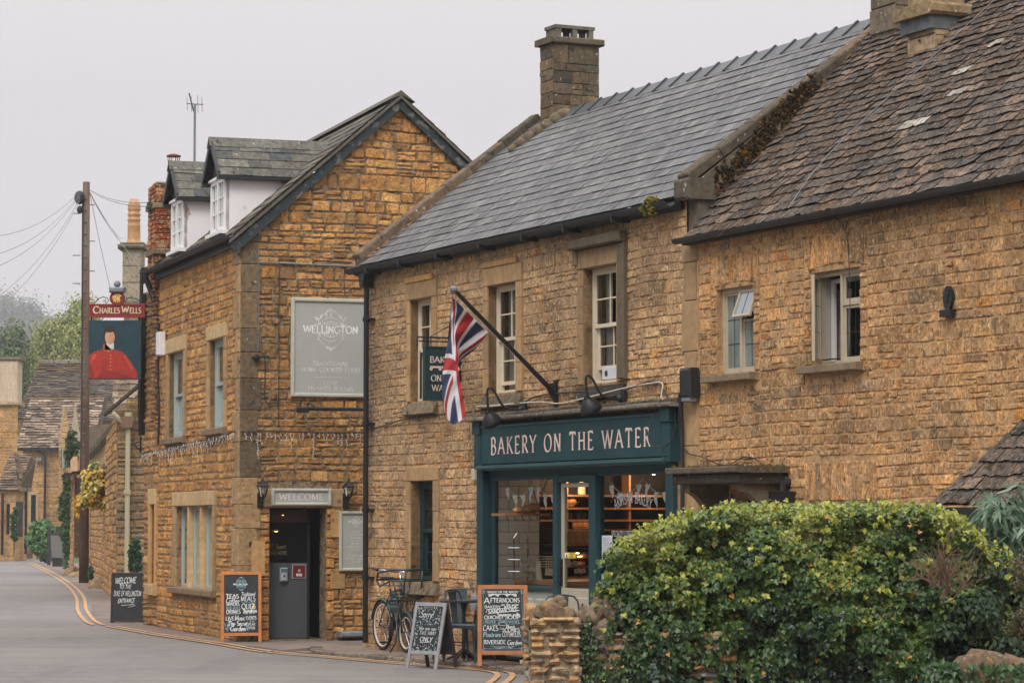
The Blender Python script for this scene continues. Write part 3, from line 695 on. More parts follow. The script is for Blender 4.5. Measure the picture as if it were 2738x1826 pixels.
# a few slipped slates
roof = m.build('slate_roof', mat('slate_front', attr=True, loc=True, fine=[((70, 5, 2), .48, .62, S(150, 147, 143), .75), ((60, 4, 3), .52, .62, S(46, 49, 52), .8), ((40, 7, 5), .68, .71, S(214, 210, 206), .8)], rough=.5, nscale=14, namt=.3, bump=.5, bscale=25, spec=.3, smear=[(12, .6, .68, S(150, 146, 142), .5), (3, .5, .7, S(72, 74, 78), .6)], spots=[(19, .74, S(170, 168, 166))]), bakery)
back = slope_frame(BK.pt(0, 7.33, -2.65), BK, PB); m = M()
m.poly([BK.pt(0, 7.34, -2.65), BK.pt(9.05, 7.34, -2.65), BK.pt(9.05, 5.1, -5.4), BK.pt(0, 5.1, -5.4)]); m.cur = S(80, 80, 80)
m.poly([BK.pt(0.01, 0, 0), BK.pt(.01, 0, -5.3), BK.pt(.01, 5.1, -5.3), BK.pt(.01, 7.3, -2.65), BK.pt(.01, 5.1, -.02)])
m.build('rear_slope', mat('rear_slate', col=S(88, 88, 90), rough=.6), bakery)
m = M(); x = .95
while x < 8.9:
    for sgn in (-1, 1):
        pass
    x1 = x+.455; cR = mul(S(72, 73, 74), RR.uniform(.85, 1.15)); y0 = 7.345
    def ridge_sec(a, b, t, hz, c):
        pr = [(-.17, -.13-0), (0, hz), (.17, -.13), (.17+t, -.13+t*.3), (0, hz+t*1.3), (-.17-t, -.13+t*.3)]
        rings = [m.vs([BK.pt(xx, y0+v, -2.65-u) for u, v in pr], c) for xx in (a, b)]
        A, Bq = rings
        for i in range(6): m.face(A+i, A+(i+1) % 6, Bq+(i+1) % 6, Bq+i)
        for q in (A, Bq): m.face(q, q+1, q+4, q+5); m.face(q+1, q+2, q+3, q+4)
    ridge_sec(x+.004, x1-.035, .014, .02, cR); ridge_sec(x1-.035, x1+.01, .034, .02, mul(cR, .8)); x = x1
m.build('ridge_tiles', SLATE, bakery)
def coping(fr_s, w0, z0, w1, z1, width, th, seg, pal, name, par, seed=3, drop=.0):
    R = random.Random(seed); m = M(); L = hypot(w1-w0, z1-z0); p = math.atan2(z1-z0, w1-w0)
    cf = slope_frame(BK.pt(fr_s, z0, -w0), BK, p); y = 0
    while y < L-.05:
        h = min(R.uniform(.4, .75)*seg, L-y); h = L-y if L-y-h < .2 else h; c = mul(pick(R, pal), R.uniform(.85, 1.1)); a = R.uniform(-.008, .008)
        n = len(m.v); nx, ny = 3, 6
        m.bbox(cf, a, width+a, y+.003, y+h-.003, -.05-drop, th*R.uniform(.9, 1.1), .018, c); y += h
    return m.build(name, LICHEN, par)
PAL_CP = [(3, S(100, 88, 74)), (2, S(116, 98, 80)), (2, S(86, 78, 66))]
coping(-.17, -.1, 5.29, 2.62, 7.38, .22, .06, 1, PAL_CP, 'left_coping', bakery, 3)
coping(8.93, -.06, 5.36, 2.75, 7.42, .24, .06, 1, PAL_CP, 'right_coping', bakery, 4)
m = M()       # kneeler stones at the foot of the copings and the wall strip under the right one
m.bbox(BK, 8.9, 9.24, 5.13, 5.36, -.2, .12, .03, S(92, 82, 68)); m.bbox(BK, -.17, .1, 5.14, 5.3, -.2, .08, .02, S(90, 80, 68))
gp = [(0.02, 4.6), (3.2, 4.6), (3.2, 7.6), (2.7, 7.35), (.02, 5.32)]
GW = Fr(BK.pt(9.20, 0, 0), mul(BK.Z, -1), UP, BK.X)
m.prism(GW, gp, -.2, 0.0, S(96, 86, 72))
for i in range(26):
    w = RR.uniform(.05, 2.5); zz = 4.75+w*.9+RR.uniform(0, .4)
    if zz < 5.2+w*.76: m.bbox(GW, w, w+RR.uniform(.15, .4), zz, zz+RR.uniform(.1, .2), -.02, .012, .01, mixc(S(120, 100, 76), S(84, 78, 70), RR.random()))
m.build('gable_upstand', mat('cement_render', attr=True, rough=.95, nscale=14, namt=.3, bump=.6, bscale=40, spots=[(13, .67, S(178, 176, 168)), (20, .72, S(160, 110, 50))]), bakery)
m = M()       # lichened saddle stone beside the chimney
for k, (sx_, wy, r) in enumerate(((.56, 1.98, .09), (.62, 2.08, .11), (.68, 2.18, .12), (.75, 2.28, .13), (.83, 2.38, .13), (.90, 2.48, .13), (.96, 2.56, .12))):
    m.ball(BK.pt(sx_, 5.26+wy*.787+.0, -wy), r, 10, .8, S(108, 96, 78), .014, RR)
m.build('saddle_stone', LICHEN, bakery, smooth=True)
# ---- bakery chimney
CH = Fr(BK.pt(.6, 0, 0), mul(BK.Z, -1), UP, BK.X)      # x = depth from facade, z = along facade
ch = M()
PAL_CH = [(4, S(112, 96, 76)), (3, S(98, 86, 70)), (2, S(130, 108, 82)), (1, S(86, 78, 66))]
ch.m = 0; ch.box(CH, 2.555, 3.265, 6.9, 8.34, -.395, -.005, S(84, 76, 64))
R2 = random.Random(21)
stones(ch, CH, [(2.55, 7.05), (3.27, 7.05), (3.27, 8.33), (2.55, 8.33)], [], (.09, .17), (.16, .36), .006, .002, .006, PAL_CH, None, 31, 0, .006, .002)
CL = Fr(BK.pt(.2, 0, -2.55), BK.X, UP, BK.Z)
stones(ch, CL, [(0, 6.9), (.4, 6.9), (.4, 8.33), (0, 8.33)], [], (.09, .17), (.16, .3), .006, .002, .006, PAL_CH, None, 32, 0, .006, .002)
chimney = ch.build('chimney', LICHEN, bakery)
c2 = M(); c2.bbox(CH, 2.49, 3.33, 8.33, 8.42, -.46, .06, .015, S(100, 90, 74)); c2.build('chimney_cap', LICHEN, chimney)
c2 = M(); c2.box(CH, 2.6, 3.22, 8.555, 8.6, -.37, -.03, S(108, 104, 96))
for (a, b) in ((2.62, 2.70), (2.88, 2.95), (3.13, 3.20)):
    for (z0, z1) in ((-.36, -.28), (-.12, -.04)): c2.box(CH, a, b, 8.42, 8.555, z0, z1, S(110, 104, 92))
c2.box(CH, 2.62, 2.70, 8.42, 8.555, -.28, -.12, S(110, 104, 92))
c2.build('chimney_cowl', LICHEN, chimney)
# ---- gutter with downpipe
m = M()
for a, b, z in ((-.12, 8.95, 5.13),):
    n = 10; pr = [(.075*cos(pi+pi*i/8), .07*sin(pi+pi*i/8)) for i in range(9)]
    rr = []
    for xx in (a, b): rr.append(m.vs([BK.pt(xx, z+v, .18+u) for u, v in pr]+[BK.pt(xx, z+v*.8+.0, .18+u*.85) for u, v in pr[::-1]]))
    for i in range(18): m.face(rr[0]+i, rr[0]+(i+1) % 18, rr[1]+(i+1) % 18, rr[1]+i)
    for q in rr: m.face(*range(q, q+18))
m.box(BK, -.05, 8.95, 5.05, 5.165, .002, .05)
for x in (.6, 1.7, 2.9, 4.2, 5.4, 6.5, 7.7): m.box(BK, x, x+.03, 5.02, 5.12, .02, .25)
m.build('gutter', GUTTER, bakery)
m = M(); px = BK.hit(979, 1000, .10)[0]
m.tube([BK.pt(px, 4.95, .10), BK.pt(px, .12, .10)], .037, 10)
m.tube([BK.pt(-.02, 5.1, .16), BK.pt(px, 4.98, .11)], .036, 8)
hp = M()
for y in (3.0, 1.85, .95, 4.4): m.tube([BK.pt(px, y, .10), BK.pt(px, y+.07, .10)], .047, 10); m.box(BK, px-.09, px+.09, y+.02, y+.05, .01, .12)
dp = m.build('downpipe', BLACK, bakery)
hp.prism(BK, [(px-.1, 5.06), (px+.1, 5.06), (px+.1, 5.01), (px+.045, 4.86), (px-.045, 4.86), (px-.1, 5.01)], .03, .18); hp.build('hopper', BLACK, dp)
m = M(); mr_ = random.Random(5)    # moss clump in the gutter end
for i in range(26): m.ball(BK.pt(8.55+mr_.uniform(-.13, .2), 5.12+mr_.uniform(-.12, .06), .2+mr_.uniform(-.06, .05)), mr_.uniform(.02, .05), 6, .8, mixc(S(70, 82, 34), S(140, 110, 50), mr_.random()), .01, mr_)
tag(m.build('moss_clump', MOSS), 'green moss clump growing in the right end of the bakery gutter', 'moss')
# ---- shopfront
SF = BK
sfm = M()
sfm.bbox(SF, 4.03, 8.63, 2.42, 2.86, .05, .12, .004)
sfm.box(SF, 3.92, 8.75, 2.40, 2.92, -.02, .05)
shopfront = sfm.build('shopfront', mat('teal_fascia', col=S(33, 68, 73), rough=.45, nscale=3, namt=.12, spots=[(1.3, .70, S(60, 66, 58))]), bakery)
f = M()
for k, (z, y0, y1) in enumerate(((.15, 2.385, 2.405), (.17, 2.365, 2.385), (.14, 2.345, 2.366))): f.bbox(SF, 3.95, 8.72, y0, y1, .03, z, .003)
f.bbox(SF, 4.03, 8.63, 2.86, 2.885, .05, .135, .003)
f.build('fascia_moulding', mat('teal_light_edge', col=S(58, 92, 94), rough=.4), shopfront)
for a, b in ((3.84, 4.02), (8.65, 8.83)):
    f = M(); f.bbox(SF, a, b, 2.36, 2.78, -.02, .13, .006); f.bbox(SF, a+.03, b-.03, 2.42, 2.74, .128, .142, .008); f.bbox(SF, a-.015, b+.015, 2.785, 2.94, -.02, .155, .008)
    f.build('console', TEAL, shopfront)
for a in (3.76, 8.6):
    f = M(); f.bbox(SF, a, a+.17, .08, 2.36, -.05, .06, .006); f.build('pilaster', TEAL, shopfront)
f = M(); R3 = random.Random(8); x = 3.72
while x < 8.95:
    w = min(R3.uniform(.5, .9), 8.97-x); f.bbox(SF, x+.003, x+w-.003, 2.945, 2.985+R3.uniform(0, .012), -.02, .22+R3.uniform(-.01, .015), .012, mul(S(120, 112, 100), R3.uniform(.75, 1.15)))
    f.bbox(SF, x+.003, x+w-.003, 2.985, 3.03+R3.uniform(0, .012), -.02, .12+R3.uniform(-.01, .015), .012, mul(S(96, 90, 80), R3.uniform(.75, 1.15))); x += w
f.build('stone_cornice', LICHEN, shopfront)
f = M(); text(f, BK.at(0, 0, .1205), 'BAKERY ON THE WATER', 6.35, 2.535, .2, thick=.15, thin=.05, track=.3, fit=4.06, z=.003, col=(1, 1, 1))
lt = f.build('fascia_lettering', mat('pink_cream_letters', col=S(238, 208, 196), rough=.55), shopfront)
f = M(); zf = -.06      # window framing
def bar(a, b, c, d, z0=-.12, z1=-.02, bb=.005): f.bbox(SF, a, b, c, d, z0, z1, bb)
bar(3.93, 8.6, 2.26, 2.36, -.12, -.03)                       # head panel
bar(3.93, 4.03, .1, 2.26, -.1, -.05); bar(4.03, 5.77, 2.22, 2.26)
bar(5.75, 5.86, .1, 2.26, -.12, 0); bar(6.67, 6.83, .1, 2.26, -.12, 0); bar(8.5, 8.6, .1, 2.26)
bar(5.86, 6.67, 2.18, 2.26, -.12, -.01); bar(6.83, 8.5, 2.24, 2.26, -.11, -.03)
bar(4.03, 5.75, .92, .97, -.14, -.01); bar(6.83, 8.5, .86, .92, -.14, -.01)
f.build('shop_frame', TEAL, shopfront)
f = M(); SGP = S(176, 178, 166)
f.bbox(SF, 3.95, 5.75, .12, .92, -.11, -.05, .004, SGP)
for k in range(3): f.bbox(SF, 4.1+k*.56, 4.58+k*.56, .2, .82, -.05, -.035, .01, mul(SGP, 1.04))
f.build('stall_riser', mat('riser_paint', attr=True, rough=.6, nscale=6, namt=.05), shopfront); f = M()
f.bbox(SF, 6.83, 8.5, .12, .86, -.11, -.05, .004, SGP)
f.build('stall_riser', mat('riser_paint', attr=True, rough=.6, nscale=6, namt=.05), shopfront)
f = M(); f.poly([SF.pt(4.03, .97, -.07), SF.pt(5.75, .97, -.07), SF.pt(5.75, 2.22, -.07), SF.pt(4.03, 2.22, -.07)]); f.build('shop_window', SHOPGL, shopfront); f = M()
f.poly([SF.pt(6.83, .92, -.07), SF.pt(8.5, .92, -.07), SF.pt(8.5, 2.24, -.07), SF.pt(6.83, 2.24, -.07)]); f.build('shop_window', SHOPGL, shopfront)
f = M()
f.bbox(SF, 5.87, 5.93, .1, 2.17, -.1, -.05, .004); f.bbox(SF, 6.61, 6.66, .1, 2.17, -.1, -.05, .004); f.bbox(SF, 5.93, 6.61, 2.12, 2.17, -.1, -.05, .004); f.bbox(SF, 5.93, 6.61, .1, .96, -.09, -.055, .004); f.bbox(SF, 5.99, 6.55, .2, .86, -.057, -.045, .008)
door = f.build('shop_door', mat('pale_door', col=S(182, 172, 152), rough=.5, nscale=5, namt=.05), shopfront)
f = M(); f.poly([SF.pt(5.93, .96, -.07), SF.pt(6.61, .96, -.07), SF.pt(6.61, 2.12, -.07), SF.pt(5.93, 2.12, -.07)]); f.build('door_glass', SHOPGL, shopfront)
f = M(); f.box(SF, 5.88, 5.92, .98, 1.3, -.05, -.04); f.tube([SF.pt(5.9, 1.02, -.02), SF.pt(5.9, 1.26, -.02)], .012, 6); f.build('door_pull', mat('brass_old', col=S(70, 62, 50), rough=.4, metal=.6), shopfront)
# window writing and notices stuck on the glass
f = M(); gz = -.068
text(f, BK.at(0, 0, gz), 'ARTISAN BAKERY', 7.62, 1.93, .115, thick=.09, thin=.045, track=.16, fit=.86, bend=1.3)
text(f, BK.at(0, 0, gz), 'SPECIALITY COFFEE AND CREAM TEAS', 7.62, 1.56, .06, thick=.1, thin=.06, track=.08, fit=1.02)
text(f, BK.at(0, 0, gz), 'GOOD FOOD', 7.5, 1.40, .06, thick=.1, thin=.06, track=.05)
f.build('window_lettering', SIGNW, shopfront)
f = M(); f.bbox(SF, 6.88, 7.13, 1.27, 1.57, gz, gz+.006, .001, S(206, 208, 214))
for k in range(13): f.poly([SF.pt(a, b, gz+.0075) for a, b in ((6.91, 1.54-k*.019), (6.91+.18*R3.uniform(.6, 1), 1.54-k*.019), (6.91+.17, 1.535-k*.019), (6.91, 1.535-k*.019))], S(130, 134, 140))
f.build('paper_notice', CHALK, shopfront)
f = M(); f.bbox(SF, 6.865, 6.935, .66+.32, .80+.34, gz, gz+.006, .001, S(60, 170, 200)); f.poly([SF.pt(a, b, gz+.007) for a, b in ((6.89, 1.04), (6.91, 1.04), (6.91, 1.1), (6.89, 1.1))], S(210, 230, 235)); f.build('blue_sticker', CHALK, shopfront)
f = M(); f.bbox(SF, 6.85, 7.0, .74, .93, -.045, -.03, .002, S(216, 222, 216)); f.prism(SF, [(6.9, .85), (6.95, .85), (6.95, .81), (6.925, .77), (6.9, .81)], -.03, -.026, S(90, 190, 180))
for k in range(2): f.box(SF, 6.87, 6.97, .895-k*.018, .905-k*.018, -.03, -.027, S(70, 120, 130))
f.build('hygiene_sticker', CHALK, shopfront)
f = M(); f.bbox(SF, 5.94, 6.22, 1.305, 1.37, -.068, -.063, .001, S(222, 196, 60)); f.bbox(SF, 5.945, 6.03, 1.31, 1.365, -.063, -.061, .001, S(236, 232, 220)); f.prism(SF, [(5.975, 1.318), (6.015, 1.318), (5.995, 1.355)], -.061, -.059, S(40, 38, 30))
fl = BK.at(0, 0, -.0625); text(f, fl, 'CCTV', 6.13, 1.342, .018, thick=.2, thin=.16, serif=False, col=S(60, 52, 20)); text(f, fl, 'IN OPERATION', 6.13, 1.318, .01, thick=.2, thin=.16, serif=False, col=S(60, 52, 20))
f.build('cctv_sticker', CHALK, shopfront)
# ---- shop interior (part of the building): seen at a shallow angle, so its left wall carries the view
R4 = random.Random(4)
f = M(); D = -3.4; p = SF.pt; SW = 2.9
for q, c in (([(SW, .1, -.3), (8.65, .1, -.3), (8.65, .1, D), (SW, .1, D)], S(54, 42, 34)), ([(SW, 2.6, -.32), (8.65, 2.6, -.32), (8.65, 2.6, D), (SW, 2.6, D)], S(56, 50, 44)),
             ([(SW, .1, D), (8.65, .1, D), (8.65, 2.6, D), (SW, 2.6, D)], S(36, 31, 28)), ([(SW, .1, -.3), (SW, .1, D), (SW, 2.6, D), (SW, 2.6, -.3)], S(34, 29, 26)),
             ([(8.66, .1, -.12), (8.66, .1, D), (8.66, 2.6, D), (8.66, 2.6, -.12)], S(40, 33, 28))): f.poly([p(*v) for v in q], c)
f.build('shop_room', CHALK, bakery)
TW = Fr(SF.pt(4.0, 0, -.12), mul(SF.Z, -1), UP, SF.X)
f = M(); TL_ = .56; f.box(TW, 0, TL_, .1, 2.45, -.06, 0, S(118, 116, 108)); k = 0; y = .2
while y < 2.4:
    x = -.0 if k % 2 else -.14
    while x < TL_:
        a, b = max(0, x), min(TL_, x+.28)
        if b-a > .02: f.bbox(TW, a+.004, b-.004, y+.004, min(y+.137, 2.44), 0, .008, .003, mul(S(222, 224, 218), R4.uniform(.95, 1.03)))
        x += .28
    y += .14; k += 1
f.build('tiled_wall', mat('glazed_tile', attr=True, rough=.3), bakery)
WOODS = mat('shelf_wood', col=S(150, 106, 70), rough=.6, nscale=8, namt=.2)
POT = mat('stoneware', attr=True, rough=.4, nscale=9, namt=.15)
LW = Fr(SF.pt(SW, 0, 0), mul(SF.Z, -1), UP, SF.X)          # x = depth into the shop, z = towards the right
def LH(px, py, off=.2): return LW.hit(1280+px*.2296, 1250+py*.2296, off)
sh = empty('wall_shelving', LW.pt(1.4, .1, .2), 'long wooden shelves of stoneware on the side wall inside the bakery', 'shelving')
for px, py in ((700, 315), (700, 463), (700, 603)):
    x0_, y_ = LH(1100, py); g = M(); g.box(LW, .5, 3.3, y_-.025, y_, 0, .22); g.build('shelf', WOODS, sh)
x0_, y_ = LH(1090, 718, .3); g = M(); g.box(LW, x0_, 3.3, y_-.02, y_, .1, .32); g.build('shelf', WOODS, sh)
g = M()
for u in (.6, 1.5, 2.4, 3.2): g.box(LW, u, u+.03, .9, 2.5, .0, .2)
g.build('upright', WOODS, sh)
def mug(fr, x, y, z, r, h, c):
    f = M(); g = fr.at(x, y, z)
    f.lathe(g, [(r*.75, 0), (r*.95, h*.12), (r, h*.5), (r*.9, h*.92), (r*.92, h), (r*.8, h), (r*.75, h*.2)], 14, c)
    f.tube([g.pt(r*.85, h*.8), g.pt(r*1.5, h*.75), g.pt(r*1.6, h*.4), g.pt(r*.95, h*.22)], r*.13, 6, c)
    return f
def teapot(fr, x, y, z, r, c):
    f = M(); g = fr.at(x, y, z)
    f.lathe(g, [(r*.5, 0), (r*.85, r*.3), (r, r*.75), (r*.85, r*1.15), (r*.45, r*1.4), (r*.4, r*1.42), (r*.1, r*1.55), (.012, r*1.62), (.018, r*1.72), (.004, r*1.78)], 16, c)
    f.tube([g.pt(r*.8, r*1.1), g.pt(r*1.4, r*1.2), g.pt(r*1.5, r*.7), g.pt(r*.9, r*.4)], r*.1, 6, c)
    f.tube([g.pt(-r*.85, r*.6), g.pt(-r*1.25, r*.8), g.pt(-r*1.45, r*1.25)], [r*.22, r*.15, r*.1], 6, c)
    return f
def LP(px, py, off=.2): x, y = LH(px, py, off); return x, y, off
x, y, z = LP(1065, 450, .12); tag(teapot(LW, x, y, z, .085, S(190, 130, 80)).build('teapot', POT, None, True), 'tan teapot high on the shelf seen through the bakery door', 'teapot')
x, y, z = LP(975, 450, .12); tag(teapot(LW, x, y, z, .08, S(176, 64, 38)).build('teapot', POT, None, True), 'rust red teapot left of the tan one on the high shelf', 'teapot')
x, y, z = LP(1200, 312, .12); f = M(); f.lathe(LW.at(x, y, z), [(.05, 0), (.05, .13), (.045, .15), (.02, .16), (.02, .2), (.03, .21)], 12, S(205, 190, 168)); tag(f.build('jar', POT, None, True), 'cream jar on the top shelf seen through the bakery door', 'jar')
gq = 'cups stacked on the espresso machine'
for px in (1128, 1185, 1240):
    x, y, z = LP(px, 712, .25); tag(mug(LW, x, y, z, .045, .08, mul(S(214, 150, 90), R4.uniform(.9, 1.1))).build('mug', POT, None, True), 'small tan mug in the row above the stacked cups', 'mug', 'mugs on the short shelf')
for py, xs_ in ((895, (990, 1080, 1170, 1260)), (815, (985, 1075, 1160, 1240))):
    for px in xs_:
        x, y, z = LP(px, py, .5); tag(mug(LW, x, y, z, .068, .1, mul(S(214, 166, 116), R4.uniform(.8, 1.1))).build('cup', POT, None, True), 'glazed cup in the stack on top of the espresso machine', 'cup', gq)
for px in (1010, 1060, 1150, 1215):
    x, y, z = LP(px, 590, .12); tag(mug(LW, x, y, z, .04, .07, S(80, 60, 48)).build('mug', POT, None, True), 'dark mug on the middle shelf seen through the bakery door', 'mug', 'dark mugs on the middle shelf')
x0_, yt = LH(820, 900, .4); x1_, yb = LH(1300, 1010, .4)
em = empty('espresso_machine', LW.pt(x0_+.4, yb, .5), 'dark steel espresso machine with a row of knobs behind the bakery counter', 'coffee machine')
f = M(); f.bbox(LW, x0_, x1_+.1, yb-.12, yt-.01, .1, .55, .01); f.build('body', mat('dark_steel', col=S(60, 56, 52), rough=.25, metal=.8), em)
f = M()
for k in range(14):
    x, y = LH(900+k*30, 935, .56); f.ball(LW.pt(x, y, .56), .012, 6)
f.build('knobs', CHROME, em)
f = M(); f.bbox(LW, x0_-.02, x1_+.12, yt-.01, yt+.012, .08, .58, .003); f.build('top_rail', mat('copper_rail', col=S(230, 160, 90), rough=.3, metal=1), em)
# display case along the side wall
x0_, yb = LH(890, 1340, 1.0); x1_, yt = LH(1330, 1040, 1.0)
dc = empty('display_case', LW.pt((x0_+x1_)/2, .1, .9), 'lit glass cake display counter inside the bakery', 'display counter')
f = M(); f.bbox(LW, x0_, x1_, .1, yb, .62, 1.0, .01); f.build('base', mat('counter_base', col=S(96, 66, 46), rough=.6), dc)
for py in (1160, 1060):
    q = LH(1100, py, 1.0)[1]; f = M(); f.box(LW, x0_, x1_, q, q+.012, .66, .98); f.build('shelf', mat('brass_shelf', col=S(170, 116, 72), rough=.35, metal=.3), dc)
f = M(); f.box(LW, x0_, x1_, yt+.04, yt+.055, .66, .98); f.build('top', CHROME, dc)
for px, px2, py in ((1065, 1170, 996), (1135, 1205, 1033)):
    a_, y_ = LH(px, py, 1.0); b_, _ = LH(px2, py, 1.0); f = M(); f.box(LW, a_, b_, y_-.004, y_+.006, .99, 1.0); f.build('strip_light', WARM, dc)
BREAD = mat('bread', attr=True, rough=.8, nscale=30, namt=.3, bump=.5, bscale=40)
for k in range(20):
    py = (1330, 1330, 1152, 1052)[k % 4]; px = 960+(k//4)*68+R4.uniform(-15, 15)+(k % 4 == 1)*30; x, y = LH(px, py, .9)
    f = M(); f.ball(LW.pt(x, y+.035, .86+R4.uniform(-.08, .08)), R4.uniform(.045, .065), 8, .6, mul(S(224, 160, 100), R4.uniform(.7, 1.2)), .006, R4)
    tag(f.build('pastry', BREAD, None, True), 'golden brown pastry in the display counter behind the bakery door', 'pastry', 'pastries in the display counter')
for px, py in ((985, 1045), (1115, 1060), (1035, 1105), (1125, 1135), (1150, 1225), (1215, 1225), (975, 1210), (1040, 1150)):
    x, y = LH(px, py, 1.02); g = LW.at(x, y, 1.02).roll(R4.uniform(-.4, .4)); f = M(); f.box(g, -.04, .04, 0, .055, 0, .003, S(226, 210, 196))
    for q in range(2): f.box(g, -.025, .02, .034-q*.014, .037-q*.014, .003, .0045, S(120, 110, 100))
    tag(f.build('price_card', CHALK), 'small white price card tilted in front of the pastries', 'card', 'price cards in the display counter')
# window counter (left) with cone cup, cards, basket
def WH(px, py, off=.3): return LW.hit(1280+px*.2296, 1250+py*.2296, off)
PX = Fr(SF.pt(4.75, 0, 0), mul(SF.Z, -1), UP, SF.X)        # plane just inside the left window
def PH(px, py): return PX.hit(1280+px*.2296, 1250+py*.2296, 0)
a0_, yc = PH(340, 1310); a1_, _ = PH(875, 1330)
wc = empty('window_counter', PX.pt(.6, .1, 0), 'wooden topped serving counter just inside the left shop window', 'counter')
f = M(); f.bbox(PX, .2, 1.4, yc-.05, yc, -.5, .9, .006); f.build('top', mat('counter_top', col=S(190, 146, 108), rough=.4, nscale=7, namt=.12), wc)
f = M(); f.bbox(PX, .22, 1.38, .1, yc-.05, -.5, .88, .006); f.build('front', mat('counter_front', col=S(186, 184, 172), rough=.7), wc)
x, y = PH(680, 1260); f = M(); f.lathe(PX.at(x, yc, 0), [(.06, 0), (.052, .1), (.04, .22), (.034, .22), (.03, .02)], 14, S(226, 214, 196)); tag(f.build('paper_cups', POT, None, True), 'tapering stack of white paper cups on the window counter', 'cups')
for px, py, a, l in ((610, 1240, .5, 'left of the cup stack'), (815, 1255, -.1, 'right of the cup stack'), (540, 1150, .35, 'high beside the cake stand')):
    x, y = PH(px, py); f = M(); g = PX.at(x, y, .02).roll(a); f.box(g, -.06, .06, 0, .09, 0, .004, S(224, 220, 214)); tag(f.build('menu_card', CHALK), 'white card propped on the window counter '+l, 'card')
x, y = PH(760, 1150); bk_ = empty('wire_basket', PX.pt(x+.1, y, 0), 'pale wire basket on a stand at the right of the left shop window', 'basket')
f = M()
for q in range(5): f.tube([PX.pt(a, y+q*.03, z) for a, z in ((x-.02, -.1), (x+.3, -.1), (x+.3, .1), (x-.02, .1))], .004, 5, closed=True)
for k in range(11): f.tube([PX.pt(x-.02+k*.032, y, .1), PX.pt(x-.02+k*.032, y+.12, .1)], .0035, 4)
f.build('wires', CREAM, bk_)
f = M()
for a in (x, x+.28): f.tube([PX.pt(a, yc, 0), PX.pt(a, y, 0)], .006, 5)
f.build('legs', BLACK, bk_)
x, y = PH(490, 1170); cs = empty('cake_stand', PX.pt(x, yc, 0), 'tall tiered chrome cake stand in the left shop window', 'cake stand')
f = M()
for a in (x-.09, x+.09): f.tube([PX.pt(a, yc, 0), PX.pt(a, yc+.5, 0), PX.pt((a+x)/2, yc+.56, 0)], .011, 6)
f.build('posts', CHROME, cs)
f = M()
for y in (yc+.1, yc+.24, yc+.38): f.lathe(PX.at(x, y, 0), [(.17, 0), (.175, .006), (.17, .012)], 18)
f.build('tiers', CHROME, cs)
x0_, y = PH(310, 530); x1_, _ = PH(830, 545); rk = empty('hanging_shelf', PX.pt(x0_+.2, y, -.2), 'hanging wooden shelf with loaves inside the left shop window', 'shelf')
f = M(); f.bbox(PX, x0_, x1_, y-.03, y, -.4, 0, .004); f.build('board', WOODS, rk)
for a, b in ((x1_-.15, x1_+.05), (x0_+.5, x0_+.36)):
    f = M(); f.tube([PX.pt(a, y, -.1), PX.pt(b, y+.5, -.1)], .008, 5); f.build('strap', WOODS, rk)
f = M()
for k in range(6): f.tube([PX.pt(x0_+.02+k*.1, y-.03, 0), PX.pt(x0_+.02+k*.1, y-.07, .01), PX.pt(x0_+.05+k*.1, y-.08, .01)], .006, 5)
f.build('hooks', BLACK, rk)
for k, (px, r) in enumerate(((530, .07), (610, .08), (690, .1))):
    x, _ = PH(px, 520); f = M(); f.ball(PX.pt(x, y+r*.6, -.15), r, 10, .62, mul(S(200, 150, 98), 1-.1*k), .008, R4); tag(f.build('loaf', BREAD, None, True), ('small', 'middle', 'large bagged')[k]+' loaf on the hanging shelf in the left shop window', 'loaf')
# lit lamps in the shop
for k, (x, y, z) in enumerate(((3.3, 2.35, -1.5), (3.4, 2.35, -2.6), (6.6, 2.3, -2.2))):
    pl = empty('shop_spotlight', SF.pt(x, y, z), 'small warm spotlight '+('over the espresso machine', 'at the far end', 'over the middle of the floor')[k]+' inside the bakery', 'lamp')
    f = M(); f.lathe(SF.at(x, y, z), [(.035, 0), (.045, .05), (.02, .12), (.02, .2)], 10); f.build('housing', BLACK, pl)
    f = M(); f.ball(SF.pt(x, y-.01, z), .018, 8); f.build('bulb', WARM, pl)
    ld = bpy.data.lights.new('lamp_light', 'POINT'); ld.energy = 14; ld.color = (1, .66, .36); ld.shadow_soft_size = .06
    lo = bpy.data.objects.new('lamp_light', ld); COL.objects.link(lo); lo.parent = pl; lo.location = (0, 0, -.08)
# bunting
def bunting(a, b, y, n, sag, seed, label, start=0):
    R = random.Random(seed); t = empty('bunting', SF.pt((a+b)/2, y, -.16), label, 'bunting')
    f = M(); fn = lambda u: y-sag*(1-abs(2*((u*2) % 1)-1)**1.7)
    P = [SF.pt(a+(b-a)*i/40, fn(i/40), -.16) for i in range(41)]; f.tube(P, .004, 5); f.build('cord', SIGNW, t)
    pc = [S(226, 190, 186), S(196, 214, 196), S(222, 206, 176), S(150, 190, 204), S(214, 176, 186), S(200, 190, 160)]
    for i in range(n):
        u = (i+.5)/n; x = a+(b-a)*u; c = mixc(tuple(min(.9, v) for v in mul(pc[(i+start) % 6], 1.3)), (.86, .86, .86), .45); yy = fn(u); tl = R.uniform(-.02, .02)
        g = M(); nn = 5; w = .07
        L = [SF.pt(x-w*(1-j/nn)+tl*j/nn, yy-(.19)*j/nn, -.16+.012*sin(j*1.3+i)) for j in range(nn+1)]
        Rg = [SF.pt(x+w*(1-j/nn)+tl*j/nn, yy-(.19)*j/nn, -.155+.012*sin(j*1.3+i+1)) for j in range(nn+1)]
        q = g.vs(L+Rg, c)
        for j in range(nn): g.face(q+j, q+j+1, q+nn+2+j, q+nn+1+j)
        g.build('flag', CHALK, t)
bunting(4.1, 5.78, 2.2, 8, .17, 3, 'pastel bunting strung across the left shop window')
